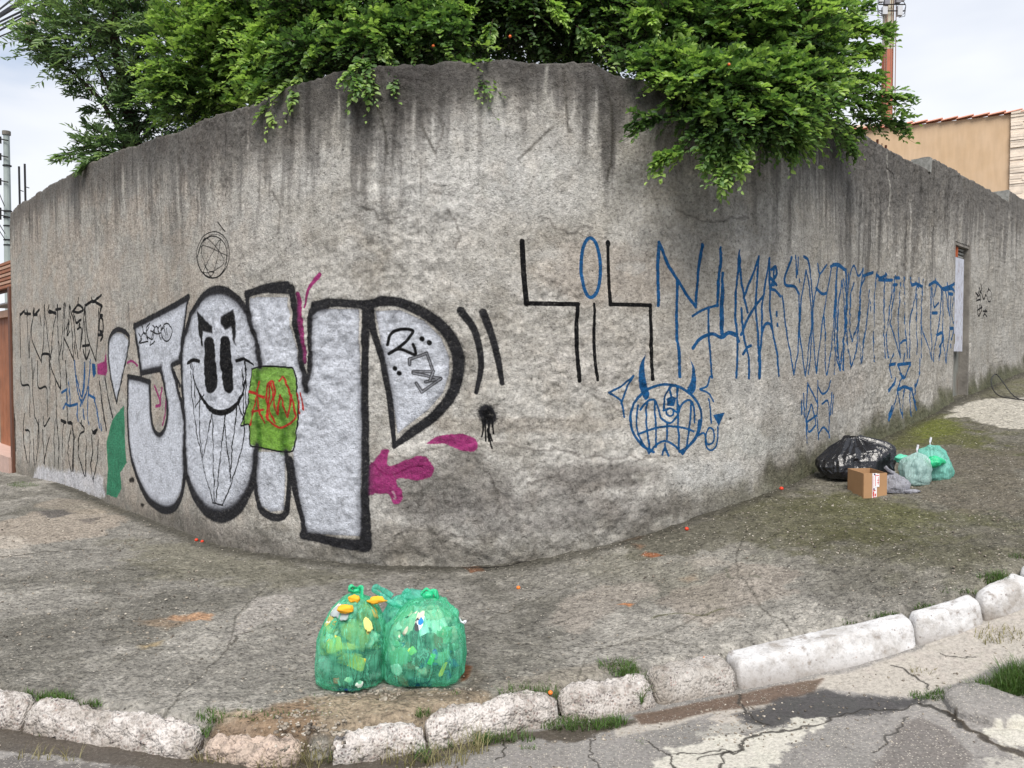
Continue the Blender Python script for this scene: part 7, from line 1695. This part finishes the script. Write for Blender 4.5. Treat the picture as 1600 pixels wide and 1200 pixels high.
    flat(808, 1157, 7, 2.5, rust, 'dead_leaf', 'orange brown dead leaf left of the faded wrapper', 'leaf', 18, RD, .006, .8)
    flat(690, 1177, 7, 2.5, rust, 'dead_leaf', 'orange brown dead leaf farther left in the gutter', 'leaf', 19, RD, .006, .8)
    flat(488, 1193, 5, 4, brown, 'dead_leaf', 'brown dead leaf in the gutter between two kerb stones', 'leaf', 20, RD, .006, .8)
    flat(463, 1061, 4.5, 7, lime, 'fallen_leaf', 'yellow green leaf on the pavement left of the green bags', 'leaf', 21, 0, .003, .25)
    flat(770, 1174, 3, 3, white, 'paper_scrap', 'tiny white chip in the gutter beside the pale stalk', 'paper scrap', 22, RD)
    flat(1331, 1100, 5, 1.4, white, 'cigarette_end', 'white cigarette end on the wet patch of the road', 'cigarette end', 23, RD, .005, .2)
    flat(1096, 1129, 3.5, 2, tint('yellow chip', (226, 205, 150), .1), 'stone_chip', 'round pale chip on the road below the kerb', 'stone chip', 24, RD)
    flat(1533, 1030, 10, 6, brown, 'dead_leaf', 'curled brown leaf left of the grass clump by the gutter', 'leaf', 25, RD, .012, 1.2)
    flat(1556, 1040, 12, 6, brown, 'dead_leaf', 'larger curled brown leaf touching the grass clump by the gutter', 'leaf', 26, RD, .012, 1.2)
    flat(1466, 1012, 7, 3, rust, 'dead_leaf', 'small brown leaf in the gutter right of the pink wrapper', 'leaf', 27, RD, .006, .8)
    flat(727, 1055, 8, 8, rust, 'brick_chip', 'rust brown chip touching the right side of the round green bag', 'brick chip', 28, 0, .006, .5)
    flat(125, 946 + 42, 14, 2, cream, 'paper_scrap', 'faint pale scrap on the left part of the pavement', 'paper scrap', 29)
    flat(1293, 697, 10, 4, tint('pink chip', (196, 170, 156), .1), 'stone_chip', 'pinkish stone chip at the wall foot above the black bag', 'stone chip', 30, .02, .01, .6)
    # bent wire by the far wall foot
    P = [ground_hit(*p) + np.array([0, 0, z]) for p, z in (((1600, 628), .02), ((1560, 625), .05), ((1548, 612), .12), ((1556, 602), .14), ((1568, 612), .10), ((1580, 622), .05), ((1592, 626), .02), ((1610, 630), .02))]
    mb = MB(); mb.tube(list(catmull(np.array(P), 5)), .006, 5); mb.obj('bent_wire', M_CABLE, None, label='loop of dark wire lying at the wall foot beyond the door', cat='wire')
    # loose pebbles and grit: nobody could count them
    r = np.random.default_rng(44); V = []; F = []
    cube = np.array([(-1, -1, -.6), (1, -1, -.6), (1, 1, -.6), (-1, 1, -.6), (-.7, -.7, .6), (.7, -.7, .6), (.7, .7, .6), (-.7, .7, .6)]); cf = np.array([(3, 2, 1, 0), (4, 5, 6, 7), (0, 1, 5, 4), (1, 2, 6, 5), (2, 3, 7, 6), (3, 0, 4, 7)])
    pts = []
    for (x0, x1, y0, y1, n, s) in ((-50, 1650, 900, 1130, 1500, .0034), (400, 1200, 1040, 1120, 1500, .0034), (900, 1650, 740, 950, 1500, .0042), (0, 700, 800, 1000, 900, .005), (300, 700, 1095, 1150, 700, .006), (400, 1000, 1160, 1200, 500, .005), (430, 780, 1075, 1105, 500, .006)):
        for i in range(n):
            px, py = r.uniform(x0, x1), r.uniform(y0, y1); pts.append((px, py, s * r.uniform(.4, 1.5)))
    for px, py, s in pts:
        d = ray(px, py); d = d / d[1]; t = 3.0
        g = None
        for _ in range(9):
            z = gz(t * d[0], t); t = (z - EYE) / d[2] * .6 + t * .4
        x, y = t * d[0], t
        if y > 12 or abs(x) > 9: continue
        drop = 0
        sd = float(kerb_sd(np.array([x]), np.array([y]))[0])
        if -.17 < sd < .17 and not (430 < px < 540): continue
        if sd <= -.17: drop = -ROAD_DROP
        if behind_wall(np.array([x]), np.array([y]), -.05)[0]: continue
        q = cube * s * np.array([r.uniform(.7, 1.3), r.uniform(.7, 1.3), r.uniform(.5, 1)]) + r.normal(0, s * .18, (8, 3)); an = r.uniform(0, 6.28)
        q = np.stack([q[:, 0] * math.cos(an) - q[:, 1] * math.sin(an), q[:, 0] * math.sin(an) + q[:, 1] * math.cos(an), q[:, 2]], 1) + np.array([x, y, float(gz(x, y)) + drop + s * .3])
        F.append(cf + 8 * len(V)); V.append(q)
    M = Mat('mixed grit'); v = M.vor(M.geo(), 40, out='Color'); sp = M.n('ShaderNodeSeparateColor'); M.set(sp.inputs[0], v)
    M.done(M.ramp(sp.outputs[0], [(0, lin(70, 64, 58)), (.4, lin(128, 118, 106)), (.8, lin(150, 141, 128)), (1, lin(190, 182, 170))]), .85)
    mobj('grit', np.vstack(V), np.vstack(F), M.m, None, kind='stuff')
litter()
